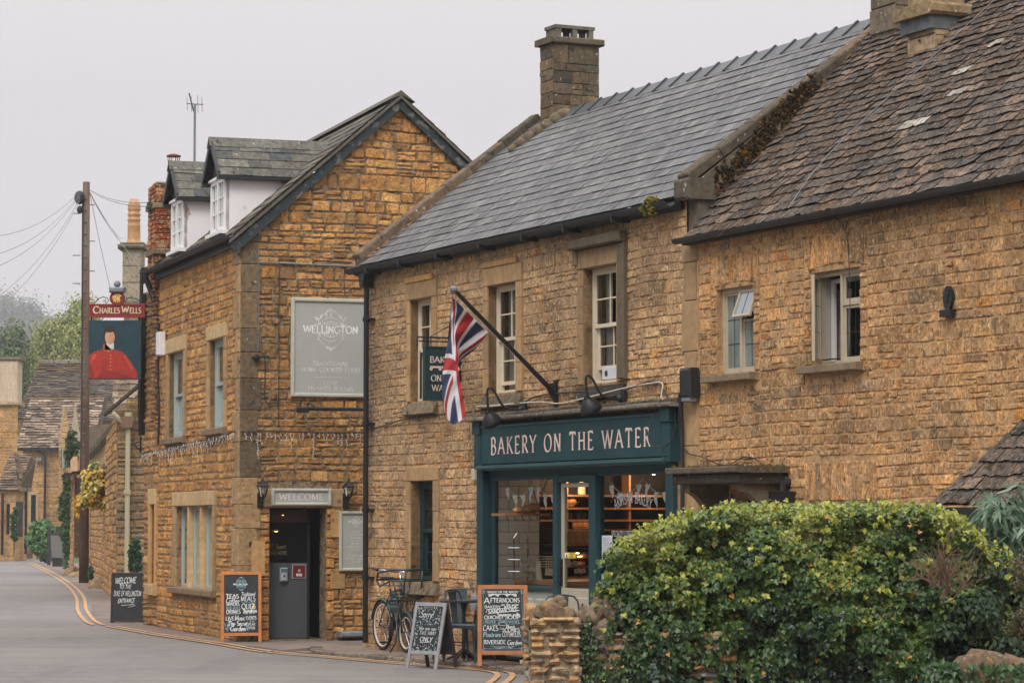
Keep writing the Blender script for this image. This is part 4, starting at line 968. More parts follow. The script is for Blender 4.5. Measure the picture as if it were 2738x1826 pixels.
bunting(6.85, 8.52, 2.2, 8, .17, 4, 'pastel bunting strung across the right shop window', 2)
# ================================================================== COTTAGE (right)
cottage = empty('cottage_building', BK.pt(13, 0, 0), 'ochre stone cottage with mossy stone tile roof, two small upstairs windows and a hooded door', 'building')
cw = [(9.67, 10.43, 3.24, 4.13), (11.55, 12.43, 3.24, 4.15)]; lw_ = (11.55, 12.52, 1.0, 1.90); dw = (9.95, 10.75, .1, 2.05)
CP = [(9.24, 0), (18, 0), (18, 4.76), (9.24, 4.76)]
m = M(); CWF = BK.at(0, 0, .02)
wall_shell(m, CWF, CP, cw+[lw_, dw], .3); m.m = 1
def sh_ct(x, y, c, R):
    g = vn(x*.7, y*1.0, 23)*.6+vn(x*2, y*2.4, 25)*.4
    return mixc(c, S(126, 104, 78), max(0, (g-.44)*1.7)+(.3 if y > 4.5 else 0))
ch_ = [(9.55, 10.55, 3.12, 4.48), (11.42, 12.56, 3.12, 4.5), (9.2, 9.3, -1, 5), (9.6, 10.98, -1, 2.2), (11.4, 12.7, 1, 2.3)]
stones(m, CWF, CP, ch_, (.08, .14), (.11, .32), .009, .006, .007, PAL_OR, sh_ct, 41, .018, .010, .008, .07)
def vous(x0, x1, y0, y1, arch):
    x = x0; R = random.Random(int(x0*10))
    while x < x1-.02:
        w = min(R.uniform(.06, .11), x1-x); u = (x+w/2-x0)/(x1-x0)*2-1; dy = arch*(1-u*u)
        stone(m, CWF, x, x+w, y0+dy, y1, R, .014, .005, .006, PAL_OR, sh_ct, 0, .008, .004, .1); x += w
vous(9.55, 10.55, 4.13, 4.48, .05); vous(11.42, 12.56, 4.15, 4.5, .06); vous(11.4, 12.7, 1.92, 2.3, .0)
for a, b in ((9.55, 9.67), (10.43, 10.55), (11.42, 11.55), (12.43, 12.56)): stones(m, CWF, [(a, 3.14), (b, 3.14), (b, 4.16), (a, 4.16)], [], (.09, .15), (.2, .3), .016, .006, .008, PAL_OR, sh_ct, int(a*7), .004)
m.build('front_wall', [MORTAR, STONE], cottage)
m = M(); R = random.Random(14); y = 0; k = 0     # dressed quoin strip between the two houses
while y < 4.75:
    h = R.uniform(.38, .62); h = min(h, 4.76-y); a = 9.28 if k % 2 else 9.24
    m.bbox(BK, 8.93 if k % 2 else 8.98, a, y+.003, y+h-.003, -.1, .034, .008, mixc(mul(pick(R, PAL_DR), R.uniform(.82, .98)), S(140, 118, 92), .35)); y += h; k += 1
m.build('quoin_strip', DRESSED, cottage)
m = M(); m.bbox(BK, 9.50, 10.5, 3.16, 3.235, -.08, .13, .008, S(132, 114, 92)); m.build('window_sill', DRESSED, cottage)
m = M(); m.bbox(BK, 11.42, 12.5, 3.16, 3.235, -.08, .13, .008, S(132, 114, 92)); m.build('window_sill', DRESSED, cottage)
FR_ = mat('stone_grey_paint', col=S(186, 172, 148), rough=.55, nscale=8, namt=.08)
def casement(h, name, opened):
    x0, x1, y0, y1 = h; f = M(); w = .045; xm = (x0+x1)/2; z0, z1 = -.1, -.045
    def arch(x): u = (x-x0)/(x1-x0)*2-1; return y1+.03*(1-u*u)
    for a, b, c, e in ((x0, x0+w, y0, y1), (x1-w, x1, y0, y1), (x0, x1, y0, y0+w*.8), (xm-.022, xm+.022, y0, y1)): f.bbox(BK, a, b, c, e, z0, z1, .003)
    n = 8
    for i in range(n):
        a, b = x0+(x1-x0)*i/n, x0+(x1-x0)*(i+1)/n; f.prism(BK, [(a, y1-w), (b, y1-w), (b, arch(b)), (a, arch(a))], z0, z1+.002)
    win = f.build('window', FR_, cottage)
    return win, w, xm
def lead_pane(win, fr, a, b, c, e, cols, rows, z=0, frame=.028, gl=GLASS):
    f = M(); t = frame
    f.bbox(fr, a, a+t, c, e, z-.03, z, .003); f.bbox(fr, b-t, b, c, e, z-.03, z, .003); f.bbox(fr, a+t, b-t, c, c+t, z-.03, z-.001, .003); f.bbox(fr, a+t, b-t, e-t, e, z-.03, z-.001, .003)
    sa = f.build('sash', FR_, win)
    g = M(); g.poly([fr.pt(a+t, c+t, z-.015), fr.pt(b-t, c+t, z-.015), fr.pt(b-t, e-t, z-.015), fr.pt(a+t, e-t, z-.015)]); g.build('pane', gl, win)
    g = M()
    for i in range(1, cols): x = a+t+(b-a-2*t)*i/cols; g.box(fr, x-.004, x+.004, c+t, e-t, z-.016, z-.012)
    for i in range(1, rows): y = c+t+(e-c-2*t)*i/rows; g.box(fr, a+t, b-t, y-.004, y+.004, z-.0155, z-.0115)
    g.build('leading', BLACKM, win)
win, w, xm = casement(cw[0], 'a', 0); x0, x1, y0, y1 = cw[0]
OBSC = mat('obscured_glass', col=S(122, 132, 128), rough=.3, nscale=3, namt=.25, streak=((30, 30, 1.2), .25))
lead_pane(win, BK, x0+w, xm-.022, y0+.036, y1-w, 2, 3, -.06, gl=OBSC); lead_pane(win, BK, xm+.022, x1-w, y0+.036, y0+.56, 2, 2, -.06, gl=OBSC)
vf = Fr(BK.pt(0, y1-.03, -.03), BK.X, UP, BK.Z).tilt(radians(-20)); lead_pane(win, vf, xm+.01, x1-.02, -.3, 0, 2, 1, 0, gl=mat('sky_glass', col=S(150, 156, 162), rough=.08))
win, w, xm = casement(cw[1], 'b', 1); x0, x1, y0, y1 = cw[1]
lead_pane(win, BK, xm+.022, x1-w, y0+.036, y0+.56, 2, 2, -.06); lead_pane(win, BK, xm+.022, x1-w, y0+.60, y1-w, 2, 1, -.06)
f = M(); f.bbox(BK, xm+.0, x1-w, y0+.56, y0+.60, -.1, -.046); f.build('transom', FR_, win)
of = Fr(BK.pt(x0+.03, 0, -.04), BK.X, UP, BK.Z).rot(radians(-42)); lead_pane(win, of, 0, .38, y0+.03, y1-.04, 2, 3, 0, .035)   # left light swung open
f = M(); f.tube([BK.pt(x0+.16, y0+.05, .0), BK.pt(x0+.3, y0+.055, -.02), BK.pt(x0+.42, y0+.05, -.08)], .008, 6); f.build('stay', BLACK, win)
f = M(); a = x0+.3
f.box(BK, x0+.04, x0+.05, y0+.04, y1-.04, -.165, -.1); f.build('painted_reveal', mat('reveal_paint', col=S(176, 170, 160), rough=.7), win); f = M()
a = x0+.052; f.bbox(BK, a, a+.05, y0+.04, y1-.06, -.2, -.165, .003); f.bbox(BK, a+.05, x1-.05, y1-.1, y1-.06, -.2, -.166, .003); f.bbox(BK, x1-.24, x1-.21, y0+.04, y1-.1, -.26, -.22, .003); f.build('inner_frame', WHITE, win)
f = M(); n = 14
for lo, hi, sgn in ((BK.hit(2234, 820, -.3)[0], BK.hit(2272, 820, -.3)[0], 1),):
    for i in range(n):
        u0, u1 = i/n, (i+1)/n; A = lambda u: (lo+(hi-lo)*u, -.32+.02*sin(u*25)); Bt = lambda u: (lo-.0+(hi-.06-lo)*u, -.32+.02*sin(u*25))
        f.poly([BK.pt(Bt(u0)[0], y0+.05, Bt(u0)[1]), BK.pt(Bt(u1)[0], y0+.05, Bt(u1)[1]), BK.pt(A(u1)[0], y1-.15, A(u1)[1]), BK.pt(A(u0)[0], y1-.15, A(u0)[1])])
f.build('curtain', FABRIC, win)
win, w, xm = casement(lw_, 'c', 0); lead_pane(win, BK, lw_[0]+w, xm-.022, 1.04, 1.86, 2, 3, -.06); lead_pane(win, BK, xm+.022, lw_[1]-w, 1.04, 1.86, 2, 3, -.06)
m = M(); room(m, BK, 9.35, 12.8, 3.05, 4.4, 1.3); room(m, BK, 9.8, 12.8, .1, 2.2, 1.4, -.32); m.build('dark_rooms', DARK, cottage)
f = M(); f.bbox(BK, 9.97, 10.73, .1, 2.04, -.22, -.18, .005); f.bbox(BK, 10.05, 10.65, 1.1, 1.95, -.18, -.165, .01); f.build('door', mat('brown_door', col=S(70, 52, 40), rough=.6), cottage)
# hood over the door
f = M()
f.bbox(BK, 9.62, 11.12, 2.205, 2.27, -.0, .62, .012, S(96, 88, 76)); f.bbox(BK, 9.67, 11.07, 2.10, 2.205, 0, .56, .012, S(70, 64, 56))
hood = f.build('door_hood', LICHEN, cottage)
for a in (9.78, 10.88):
    f = M(); cv = [(.48, 2.1)]+[(.48-.42*t, 2.02-.34*(t*t*(3-2*t))) for t in [i/10 for i in range(11)]]+[(0, 1.62), (0, 2.1)]
    HF = Fr(BK.pt(a, 0, 0), BK.Z, UP, BK.X); f.prism(HF, cv, 0, .12, S(110, 98, 80)); f.build('bracket', DRESSED, hood)
mr_ = random.Random(9)
f = M()
for i in range(120): f.ball(BK.pt(mr_.uniform(9.62, 11.1), 2.272, mr_.uniform(.02, .6)), mr_.uniform(.012, .03), 5, .8, mixc(S(104, 66, 40), S(84, 88, 42), mr_.random()), .006, mr_)
f.build('moss', MOSS, hood)
# black hopper and pipe right of the hood
x, y = BK.hit(2098, 1300, .08)
f = M(); f.tube([BK.pt(x, y-.05, .1), BK.pt(x, y+.02, .1), BK.pt(x, y+.04, .0)], .045, 10); f.prism(BK, [(x-.12, y-.05), (x+.12, y-.05), (x+.08, y-.28), (x-.08, y-.28)], .02, .2); f.tube([BK.pt(x, y-.2, .1), BK.pt(x, .1, .1)], .04, 8)
f.build('waste_hopper', BLACKM, cottage)
# roof: old stone tiles
PCt = math.atan2(8.0-4.74, 3.25); RC = slope_frame(BK.pt(9.2, 4.70, .16), BK, PCt); LC = 4.62
m = M(); m.poly([RC.pt(-.02, 0, -.01), RC.pt(8.8, 0, -.01), RC.pt(8.8, LC, -.01), RC.pt(-.02, LC, -.01)], S(50, 44, 40))
def sh_tl(x, y, c, R):
    g = vn(x*1.1, y*1.4, 33); c = mixc(c, S(84, 62, 40), max(0, (vn(x*2.6, y*2.6, 35)-.6))*1.6)
    d = abs((x-2.35-y*.52))
    pale = max(0, 1-d/.6)*(y > .8)*.28+max(0, (y-3.3))*.5*(x > 2.5)
    if R.random() < pale*.8: c = mul(S(178, 170, 158), R.uniform(.75, 1.05))
    return mul(c, .8+.45*g)
tiles(m, RC, LC, lambda y: .0, lambda y: 8.7, lambda t: .155-.075*t, (.13, .33), .016, PAL_TL, 71, .012, .018, True, sh_tl, 1.3, .008)
m.build('stone_tile_roof', STILE, cottage)
m = M(); m.poly([BK.pt(9.1, 8.0, -3.15), BK.pt(18, 8.0, -3.15), BK.pt(18, 4.9, -6.3), BK.pt(9.1, 4.9, -6.3)])
m.poly([BK.pt(9.1, 4.5, -.0), BK.pt(9.1, 4.5, -6.3), BK.pt(9.1, 4.9, -6.3), BK.pt(9.1, 7.95, -3.15)]); m.build('rear_slope', mat('rear_tile', col=S(96, 84, 74), rough=.9), cottage)
m = M(); x = 9.2; R = random.Random(3)
while x < 17.5:
    w = R.uniform(.4, .6); c = mul(S(120, 106, 90), R.uniform(.8, 1.1)); m.prism(Fr(BK.pt(x+.004, 7.97, -3.15), mul(BK.Z, -1), UP, BK.X), [(-.2, -.17), (0, .06), (.2, -.17), (.15, -.2), (0, -.03), (-.15, -.2)], 0, w-.008, c); x += w
m.build('ridge_stones', LICHEN, cottage)
m = M(); m.box(BK, 9.12, 17.8, 4.64, 4.70, .0, .13); rr = []
pr = [(.06*cos(pi+pi*i/8), .055*sin(pi+pi*i/8)) for i in range(9)]
for xx in (9.1, 17.9): rr.append(m.vs([BK.pt(xx, 4.70+v, .19+u) for u, v in pr]+[BK.pt(xx, 4.70+v*.8, .19+u*.85) for u, v in pr[::-1]]))
for i in range(18): m.face(rr[0]+i, rr[0]+(i+1) % 18, rr[1]+(i+1) % 18, rr[1]+i)
for q in rr: m.face(*range(q, q+18))
m.build('gutter', GUTTER, cottage)
m = M()     # verge upstand continuing behind the slate ridge
cpf = slope_frame(BK.pt(9.0, 7.42, -2.65), BK, radians(50)); y = 0
for k in range(3): m.bbox(cpf, 0, .32, y, y+.28, -.1, .1, .02, mul(S(120, 106, 86), .9+.1*k)); y += .285
m.build('verge_stones', LICHEN, cottage)
# chimneys
def stack(par, px0, px1, pbase, sdepth, wdepth, top, name, col, s):
    g = Fr(BK.pt(s, 0, 0), mul(BK.Z, -1), UP, BK.X); a, zb = g.hit(px0, pbase); b, _ = g.hit(px1, pbase)
    f = M(); f.box(g, a+.01, b-.01, zb-.6, top, -sdepth+.01, -.01, mul(col, .7))
    stones(f, g, [(a, zb-.5), (b, zb-.5), (b, top), (a, top)], [], (.2, .3), (.3, .6), .008, .003, .006, [(1, col), (1, mul(col, .88))], None, 5, .0, .008, .003)
    g2 = Fr(BK.pt(s-sdepth, 0, -a), BK.X, UP, BK.Z); stones(f, g2, [(0, zb-.5), (sdepth, zb-.5), (sdepth, top), (0, top)], [], (.2, .3), (.3, .6), .008, .003, .006, [(1, col), (1, mul(col, .88))], None, 6, .0, .008, .003)
    return f.build(name, LICHEN, par), g, a, b, zb
o, g, a, b, zb = stack(cottage, 2500, 2580, 32, .5, 0, 9.2, 'chimney', S(158, 136, 106), 11.2)
f = M(); f.bbox(g, a-.12, b+.06, zb-.03, zb+.1, -.6, .08, .03, S(140, 120, 90)); f.build('chimney_base', LICHEN, o)
f = M(); f.box(g, a-.06, b+.08, zb-.17, zb-.03, -.55, .015); f.tube([g.pt(b+.1, zb-.1, .03), g.pt(b+.35, zb+.35, .03)], .06, 8); f.build('lead_flashing', mat('old_lead', col=S(92, 96, 98), rough=.7, nscale=9, namt=.3), o)
stack(cottage, 2394, 2462, -45, .5, 0, 9.0, 'chimney', S(120, 108, 90), 9.9)
# small oval wall lamp housing
x, y = BK.hit(2540, 803, .03)
vl = empty('wall_ornament', BK.pt(x, y, .03), 'small black oval cast ornament on a bracket high on the cottage wall', 'ornament')
f = M(); k = 16; f.prism(BK, [(x+.07*cos(2*pi*i/k), y+.02+.11*sin(2*pi*i/k)) for i in range(k)], .02, .06); f.build('oval_shell', BLACKM, vl)
f = M()
for i in range(5): f.prism(BK, [(x, y-.03), (x-.045+.02*i, y+.08), (x-.035+.02*i, y+.09)], .06, .068)
f.build('ribs', ZINC, vl)
f = M(); f.bbox(BK, x-.075, x+.09, y-.15, y-.085, .02, .1, .006); f.build('bracket', BLACKM, vl)
# porch with hipped stone tile roof
pb = cottage; OFF = 1.0
sx0, zy = BK.hit(2492, 1350, OFF)
zy2 = BK.hit(2738, 1125, .0)
P0 = (sx0, zy, OFF)
ps = (sx0+.15+0, ) 
sTop, zTop = BK.hit(2790, 1080, .25)
e0 = BK.pt(sx0, zy, OFF); t0 = BK.pt(sTop, zTop, .25)
m = M(); m.poly([e0, BK.pt(sx0+2.2, zy, OFF), BK.pt(sx0+2.2, zTop, .2), t0], S(48, 42, 38)); m.poly([e0, t0, BK.pt(sx0+.1, zy, .0)], S(48, 42, 38))
pp = math.atan2(zTop-zy, OFF-.25); PF = slope_frame(BK.pt(sx0, zy, OFF), BK, pp); Lp = hypot(zTop-zy, OFF-.25); sl = (sTop-sx0)/Lp
tiles(m, PF, Lp, lambda y: y*sl-.02, lambda y: 2.2, lambda t: .155, (.16, .3), .02, PAL_TL, 99, .012, .014, True, None, 1.25, .008)
porch = m.build('porch_roof', STILE, cottage)
m = M(); m.box(BK, sx0-.03, sx0+2.2, zy-.1, zy-.02, OFF-.12, OFF+.06); m.build('porch_gutter', BLACKM, porch)
m = M(); m.box(BK, sx0+.1, sx0+2.2, .1, .9, OFF-.2, OFF-.14)
for a in (.1, .55, 1.0, 1.6): m.bbox(BK, sx0+a, sx0+a+.07, .9, zy-.1, OFF-.2, OFF-.12, .005)
m.box(BK, sx0+.1, sx0+2.2, zy-.18, zy-.1, OFF-.2, OFF-.12); m.build('porch_frame', CREAMD, porch)
m = M(); m.poly([BK.pt(sx0+.1, .9, OFF-.17), BK.pt(sx0+2.2, .9, OFF-.17), BK.pt(sx0+2.2, zy-.1, OFF-.17), BK.pt(sx0+.1, zy-.1, OFF-.17)]); m.build('porch_glass', GLASS, porch)
m = M()
for a in (.12, .34, .7): m.box(BK, sx0+a, sx0+a+.1, .9, zy-.12, OFF-.3, OFF-.28)
m.build('porch_curtain', FABRIC, porch)
m = M(); m.box(BK, sx0+.1, sx0+2.2, .1, zy-.1, OFF-.9, OFF-.85); m.build('porch_back', DARK, porch)
# ================================================================== PUB
pub = empty('pub_building', PC, 'tall ochre stone pub with steep gable, two white dormers and a dark grey door', 'building')
PAL_PB = [(5, S(202, 148, 88)), (4, S(192, 138, 82)), (3, S(212, 160, 98)), (1.5, S(174, 128, 84)), (.6, S(214, 146, 72))]
BROWN = S(112, 92, 66)
PITCH = math.atan2(7.98-5.91, 2.41)
HALF = 2.38; EV = 5.90; PK = 7.93
door = (.45, 1.29, .02, 1.93)
GP = [(0, 0), (4.76, 0), (4.76, EV), (HALF, PK), (0, EV)]
m = M(); wall_shell(m, PG, GP, [door], .35); m.m = 1
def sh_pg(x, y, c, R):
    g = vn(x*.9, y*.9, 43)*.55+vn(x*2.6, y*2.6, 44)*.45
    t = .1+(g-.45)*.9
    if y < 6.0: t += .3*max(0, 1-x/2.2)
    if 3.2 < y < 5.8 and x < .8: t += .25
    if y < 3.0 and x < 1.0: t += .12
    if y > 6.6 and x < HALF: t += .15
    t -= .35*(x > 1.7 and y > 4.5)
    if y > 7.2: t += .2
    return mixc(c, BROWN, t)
hol = [(-.1, .22, -1, 8), (.38, 1.36, -1, 2.24)]
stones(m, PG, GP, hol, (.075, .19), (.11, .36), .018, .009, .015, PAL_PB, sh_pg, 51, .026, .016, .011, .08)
stones(m, PG, [(.3, 0), (.45, 0), (.45, 1.93), (.3, 1.93)], [], (.09, .13), (.2, .3), .03, .008, .01, PAL_PB, None, 52, .0)
stones(m, PG, [(1.29, 0), (1.42, 0), (1.42, 1.93), (1.29, 1.93)], [], (.1, .2), (.2, .3), .03, .008, .01, PAL_PB, None, 53, .0)
m.build('gable_wall', [MORTARD, ROUGH], pub)
# street wall
tri = (1.70, 4.55, .70, 1.98); u1 = (1.02, 2.08, 3.13, 4.48); u2 = (3.98, 5.24, 3.08, 4.46); nar = (6.25, 6.62, .72, 2.02)
SP = [(0, 0), (6.1, 0), (6.1, 5.92), (0, 5.92)]
m = M(); wall_shell(m, PS, SP, [tri, u1, u2], .28); m.m = 1
def sh_ps(x, y, c, R):
    g = vn(x*.5, y*.9, 53)*.55+vn(x*1.6, y*2.6, 54)*.45
    t = (g-.5)*.9+(.25 if y < .5 else 0)
    return mixc(c, S(126, 98, 66), t)
sh_ = [(-.1, .22, -1, 8), (1.55, 4.85, .60, 2.22), (.85, 2.25, 2.98, 4.70), (3.8, 5.45, 2.95, 4.71)]
stones(m, PS, SP, sh_, (.09, .155), (.18, .42), .014, .006, .016, PAL_PB, sh_ps, 61, .014, .02, .01, .12)
m.build('street_wall', [MORTARG, ROUGH], pub)
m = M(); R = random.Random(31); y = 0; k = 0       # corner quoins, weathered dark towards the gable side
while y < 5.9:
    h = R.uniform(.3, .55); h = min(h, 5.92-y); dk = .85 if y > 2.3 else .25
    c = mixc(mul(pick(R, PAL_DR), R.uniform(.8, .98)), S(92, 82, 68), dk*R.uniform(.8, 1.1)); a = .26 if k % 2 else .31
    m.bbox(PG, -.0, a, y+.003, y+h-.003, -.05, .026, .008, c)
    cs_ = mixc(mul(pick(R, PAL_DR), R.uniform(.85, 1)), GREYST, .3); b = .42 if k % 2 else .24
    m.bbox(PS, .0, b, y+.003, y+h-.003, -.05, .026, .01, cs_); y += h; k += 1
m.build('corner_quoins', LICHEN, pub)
# door surround, lintel and recess
m = M()
m.bbox(PG, .2, 1.62, 1.945, 2.21, -.1, .028, .008, mixc(S(190, 158, 112), GREYST, .3))
m.build('door_lintel', DRESSED, pub)
for x, y0, y1, w in ((.18, .95, 1.45, .2), (1.36, .75, .98, .22), (1.36, 1.5, 1.9, .14)): m = M(); m.bbox(PG, x, x+w, y0, y1, -.1, .036, .01, mul(S(188, 148, 100), RR.uniform(.85, 1.05))); m.build('jamb_stone', DRESSED, pub)
DG = mat('grey_door', col=S(78, 80, 84), rough=.5, nscale=6, namt=.06)
m = M(); m.box(PG, .46, 1.08, .03, 1.13, -.32, -.27); m.build('door_leaf', DG, pub)
m = M(); m.box(PG, .45, 1.08, 1.13, 1.92, -.34, -.3); m.box(PG, .5, 1.0, 1.15, 1.68, -.3, -.285); m.build('door_glazing', mat('black_gloss', col=S(24, 22, 22), rough=.12), pub)
m = M(); m.box(PG, .46, 1.08, 1.72, 1.9, -.3, -.282); m.build('door_transom', mat('brown_transom', col=S(66, 48, 40), rough=.5), pub)
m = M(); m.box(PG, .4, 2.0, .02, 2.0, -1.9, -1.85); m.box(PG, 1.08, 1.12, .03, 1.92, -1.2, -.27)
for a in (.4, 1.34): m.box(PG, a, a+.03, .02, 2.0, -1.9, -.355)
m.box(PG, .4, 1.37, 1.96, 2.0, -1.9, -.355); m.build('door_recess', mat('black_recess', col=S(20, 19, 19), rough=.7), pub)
m = M(); text(m, PG.at(0, 0, -.284), 'BT Sport', .63, 1.34, .06, serif=False, thick=.16, thin=.14, col=S(120, 104, 76)); text(m, PG.at(0, 0, -.284), 'LIVE HERE', .64, 1.25, .05, serif=False, thick=.16, thin=.14, col=S(120, 104, 76)); m.build('door_lettering', CHALK, pub)
for x, y, r, l in ((.7, 1.83, .03, 'small round lamp glowing orange in the top of the pub doorway'), (.60, 1.595, .05, 'amber pub lamp reflected low in the dark door glazing')):  # the second is a reflection in the glazing, made as a glowing bulb
    t = empty('doorway_lamp_and_reflection', PG.pt(x, y, -.22), l, 'lamp'); g = M(); g.lathe(PG.at(x, y, -.22), [(r*.4, r*.7), (r*1.2, 0), (r*1.1, 0), (r*.3, r*.6)], 12); g.build('shade', BLACK, t)
    g = M(); g.ball(PG.pt(x, y, -.22), r*.55, 8, .5); g.build('bulb', mat('amber_bulb', col=(1, .45, .1), emit=4), t)
t = empty('sanitiser_dispenser', PG.pt(.72, 1.0, -.26), 'white hand sanitiser dispenser fixed to the grey pub door', 'dispenser')
g = M(); g.bbox(PG, .665, .775, .86, 1.06, -.27, -.2, .02); g.build('body', mat('pale_plastic', col=S(176, 180, 186), rough=.4), t)
g = M(); g.bbox(PG, .675, .765, 1.0, 1.05, -.2, -.19, .004); g.ball(PG.pt(.72, .95, -.195), .018, 8); g.build('window', mat('blue_grey', col=S(90, 110, 124), rough=.4), t)
t = empty('age_notice', PG.pt(.95, 1.0, -.26), 'dark red framed notice with 18 on the grey pub door', 'notice')
g = M(); g.bbox(PG, .85, 1.06, .90, 1.11, -.27, -.255, .004); g.build('frame', mat('pewter', col=S(150, 146, 150), rough=.4), t)
g = M(); g.box(PG, .865, 1.045, .915, 1.095, -.255, -.253); g.build('panel', mat('maroon', col=S(110, 28, 32), rough=.5), t)
g = M(); text(g, PG.at(0, 0, -.2525), '18', .955, 1.0, .035, serif=False, thick=.2, thin=.18, col=S(226, 200, 200)); g.box(PG, .91, 1.0, .935, .975, -.2525, -.251, S(210, 196, 190)); g.build('lettering', CHALK, t)
# window surrounds on the street wall
def win_sur(h, jl, jr, lt, nm, sill=True):
    m = M(); R = random.Random(int(h[0]*9)); x0, x1, y0, y1 = h
    for s, wd in ((-1, jl), (1, jr)):
        y = y0; k = 0
        while y < y1-.02:
            hh = min(R.uniform(.3, .55), y1-y); hh = y1-y if y1-y-hh < .15 else hh; a, b = (x0-wd, x0) if s < 0 else (x1, x1+wd)
            m.bbox(PS, a, b, y+.002, y+hh-.002, -.2, .036*R.uniform(.9, 1.1), .008, mixc(mul(pick(R, PAL_DR), R.uniform(.86, 1.02)), GREYST, .15)); y += hh
    m.bbox(PS, x0-jl, x1+jr, y1+.002, y1+lt, -.2, .042, .008, mixc(mul(S(204, 172, 126), .98), GREYST, .1)); m.build('window_surround', DRESSED, pub)
    m = M(); m.bbox(PS, x0-jl-.05, x1+jr+.05, y0-.1, y0-.003, -.2, .1, .012, S(132, 112, 86)); m.build('window_sill', DRESSED, pub)
win_sur(tri, .13, .25, .22, ''); win_sur(u1, .17, .17, .21, ''); win_sur(u2, .18, .2, .23, '')
SAGEW = mat('sage_window', col=S(164, 176, 172), rough=.5)
for h in (u1, u2): sash_window(pub, PS, *h, d=.07, fm=SAGEW, cols=1, rows=1, w=.07, curt=0)
for a in (2.64, 3.59): m = M(); m.bbox(PS, a, a+.10, .70, 1.98, -.1, .012, .01, mixc(S(204, 172, 126), GREYST, .1)); m.build('mullion', DRESSED, pub)
for a, b in ((1.70, 2.64), (2.74, 3.59), (3.69, 4.55)):
    f = M()
    for p, q, r_, s_ in ((a, a+.05, .7, 1.98), (b-.05, b, .7, 1.98), (a+.05, b-.05, .7, .75), (a+.05, b-.05, 1.93, 1.98)): f.bbox(PS, p, q, r_, s_, -.14, -.075, .003)
    w_ = f.build('window', SAGEW, pub)
    g = M(); g.poly([PS.pt(a+.05, .75, -.1), PS.pt(b-.05, .75, -.1), PS.pt(b-.05, 1.93, -.1), PS.pt(a+.05, 1.93, -.1)]); g.build('pane', GLASS, w_)
    g = M(); n = 14
    for i in range(n):
        x0_, x1_ = a+(b-a)*i/n, a+(b-a)*(i+1)/n; g.poly([PS.pt(x0_, .72, -.17-.02*(i % 2)), PS.pt(x1_, .72, -.17-.02*((i+1) % 2)), PS.pt(x1_, 1.96, -.17-.02*((i+1) % 2)), PS.pt(x0_, 1.96, -.17-.02*(i % 2))])
    g.build('curtain', mat('tan_curtain', col=S(128, 88, 62), rough=.9), w_)
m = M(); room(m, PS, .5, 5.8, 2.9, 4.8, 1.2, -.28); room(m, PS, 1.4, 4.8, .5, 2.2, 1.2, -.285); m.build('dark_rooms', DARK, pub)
# roof: street slope, rear slope
RS = Fr(PS.pt(-.12, 5.90, .14), PS.X, add(mul(PS.Z, -cos(PITCH)), mul(UP, sin(PITCH))), add(mul(PS.Z, sin(PITCH)), mul(UP, cos(PITCH))))
LR = (HALF+.14)/cos(PITCH); PAL_GS = [(4, S(100, 98, 90)), (3, S(88, 88, 84)), (2, S(112, 108, 98)), (1, S(78, 80, 80))]
m = M(); m.box(RS, 0, 6.5, 0, LR, -.06, -.005, S(50, 48, 44))
tiles(m, RS, LR, lambda y: 0, lambda y: 6.45, lambda t: .24, (.26, .4), .012, PAL_GS, 7, .006, .006, shade=lambda x, y, c, R: mixc(c, S(110, 90, 54), .5 if y < .5 and R.random() < .4 else .1))
m.build('street_roof', LICHEN, pub)
RB2 = Fr(PG.pt(4.76+.14, 5.90, .12), mul(PS.X, 1), add(mul(PG.X, -cos(PITCH)), mul(UP, sin(PITCH))), add(mul(PG.X, sin(PITCH)), mul(UP, cos(PITCH))))
m = M(); m.box(RB2, 0, 6.5, 0, LR, -.06, -.005, S(50, 48, 44)); tiles(m, RB2, LR, lambda y: 0, lambda y: 6.45, lambda t: .24, (.26, .4), .012, PAL_GS, 8, .006, .006); m.build('rear_roof', LICHEN, pub)
m = M(); m.prism(PG, [(HALF-.22, PK+.02), (HALF, PK+.19), (HALF+.22, PK+.02), (HALF, PK+.12)], .14, -6.4, S(96, 92, 82)); m.build('ridge', LICHEN, pub)
m = M()     # bargeboards
for s in (-1, 1):
    a = (HALF+s*(HALF+.18), EV-.16); b = (HALF, PK+.06)
    m.prism(PG, [(a[0], a[1]), (b[0], b[1]), (b[0], b[1]-.15), (a[0]-s*.02+(-s*.05), a[1]-.12)], .05, .1) 
bb = m.build('bargeboards', mat('blue_bargeboard', col=S(38, 50, 54), rough=.65, nscale=14, namt=.25, smear=[(9, .56, .62, S(120, 116, 104), .8), (4, .5, .7, S(50, 50, 46), .6)]), pub)
m = M()
for s in (-1, 1):
    a = (HALF+s*(HALF+.2), EV-.02-.07); b = (HALF, PK+.12)
    m.prism(PG, [(a[0], a[1]), (b[0], b[1]), (b[0], b[1]-.05), (a[0], a[1]-.05)], .08, .145)
m.build('verge', mat('verge_cement', col=S(96, 90, 80), rough=.9, nscale=20, namt=.3), pub)
m = M()
for x, y, r in ((.98, 6.62, -.9), (4.0, 6.5, .9)):
    g = PG.at(x, y, 0).roll(r); m.box(g, -.03, .03, -.16, .12, .02, .07)
m.build('purlin_ends', DKWOOD, pub)
m = M(); rr = []     # street gutter
pr = [(.07*cos(pi+pi*i/8), .065*sin(pi+pi*i/8)) for i in range(9)]
for xx in (-.12, 6.3): rr.append(m.vs([PS.pt(xx, 5.90+v, .2+u) for u, v in pr]+[PS.pt(xx, 5.90+v*.8, .2+u*.85) for u, v in pr[::-1]]))
for i in range(18): m.face(rr[0]+i, rr[0]+(i+1) % 18, rr[1]+(i+1) % 18, rr[1]+i)
for q in rr: m.face(*range(q, q+18))
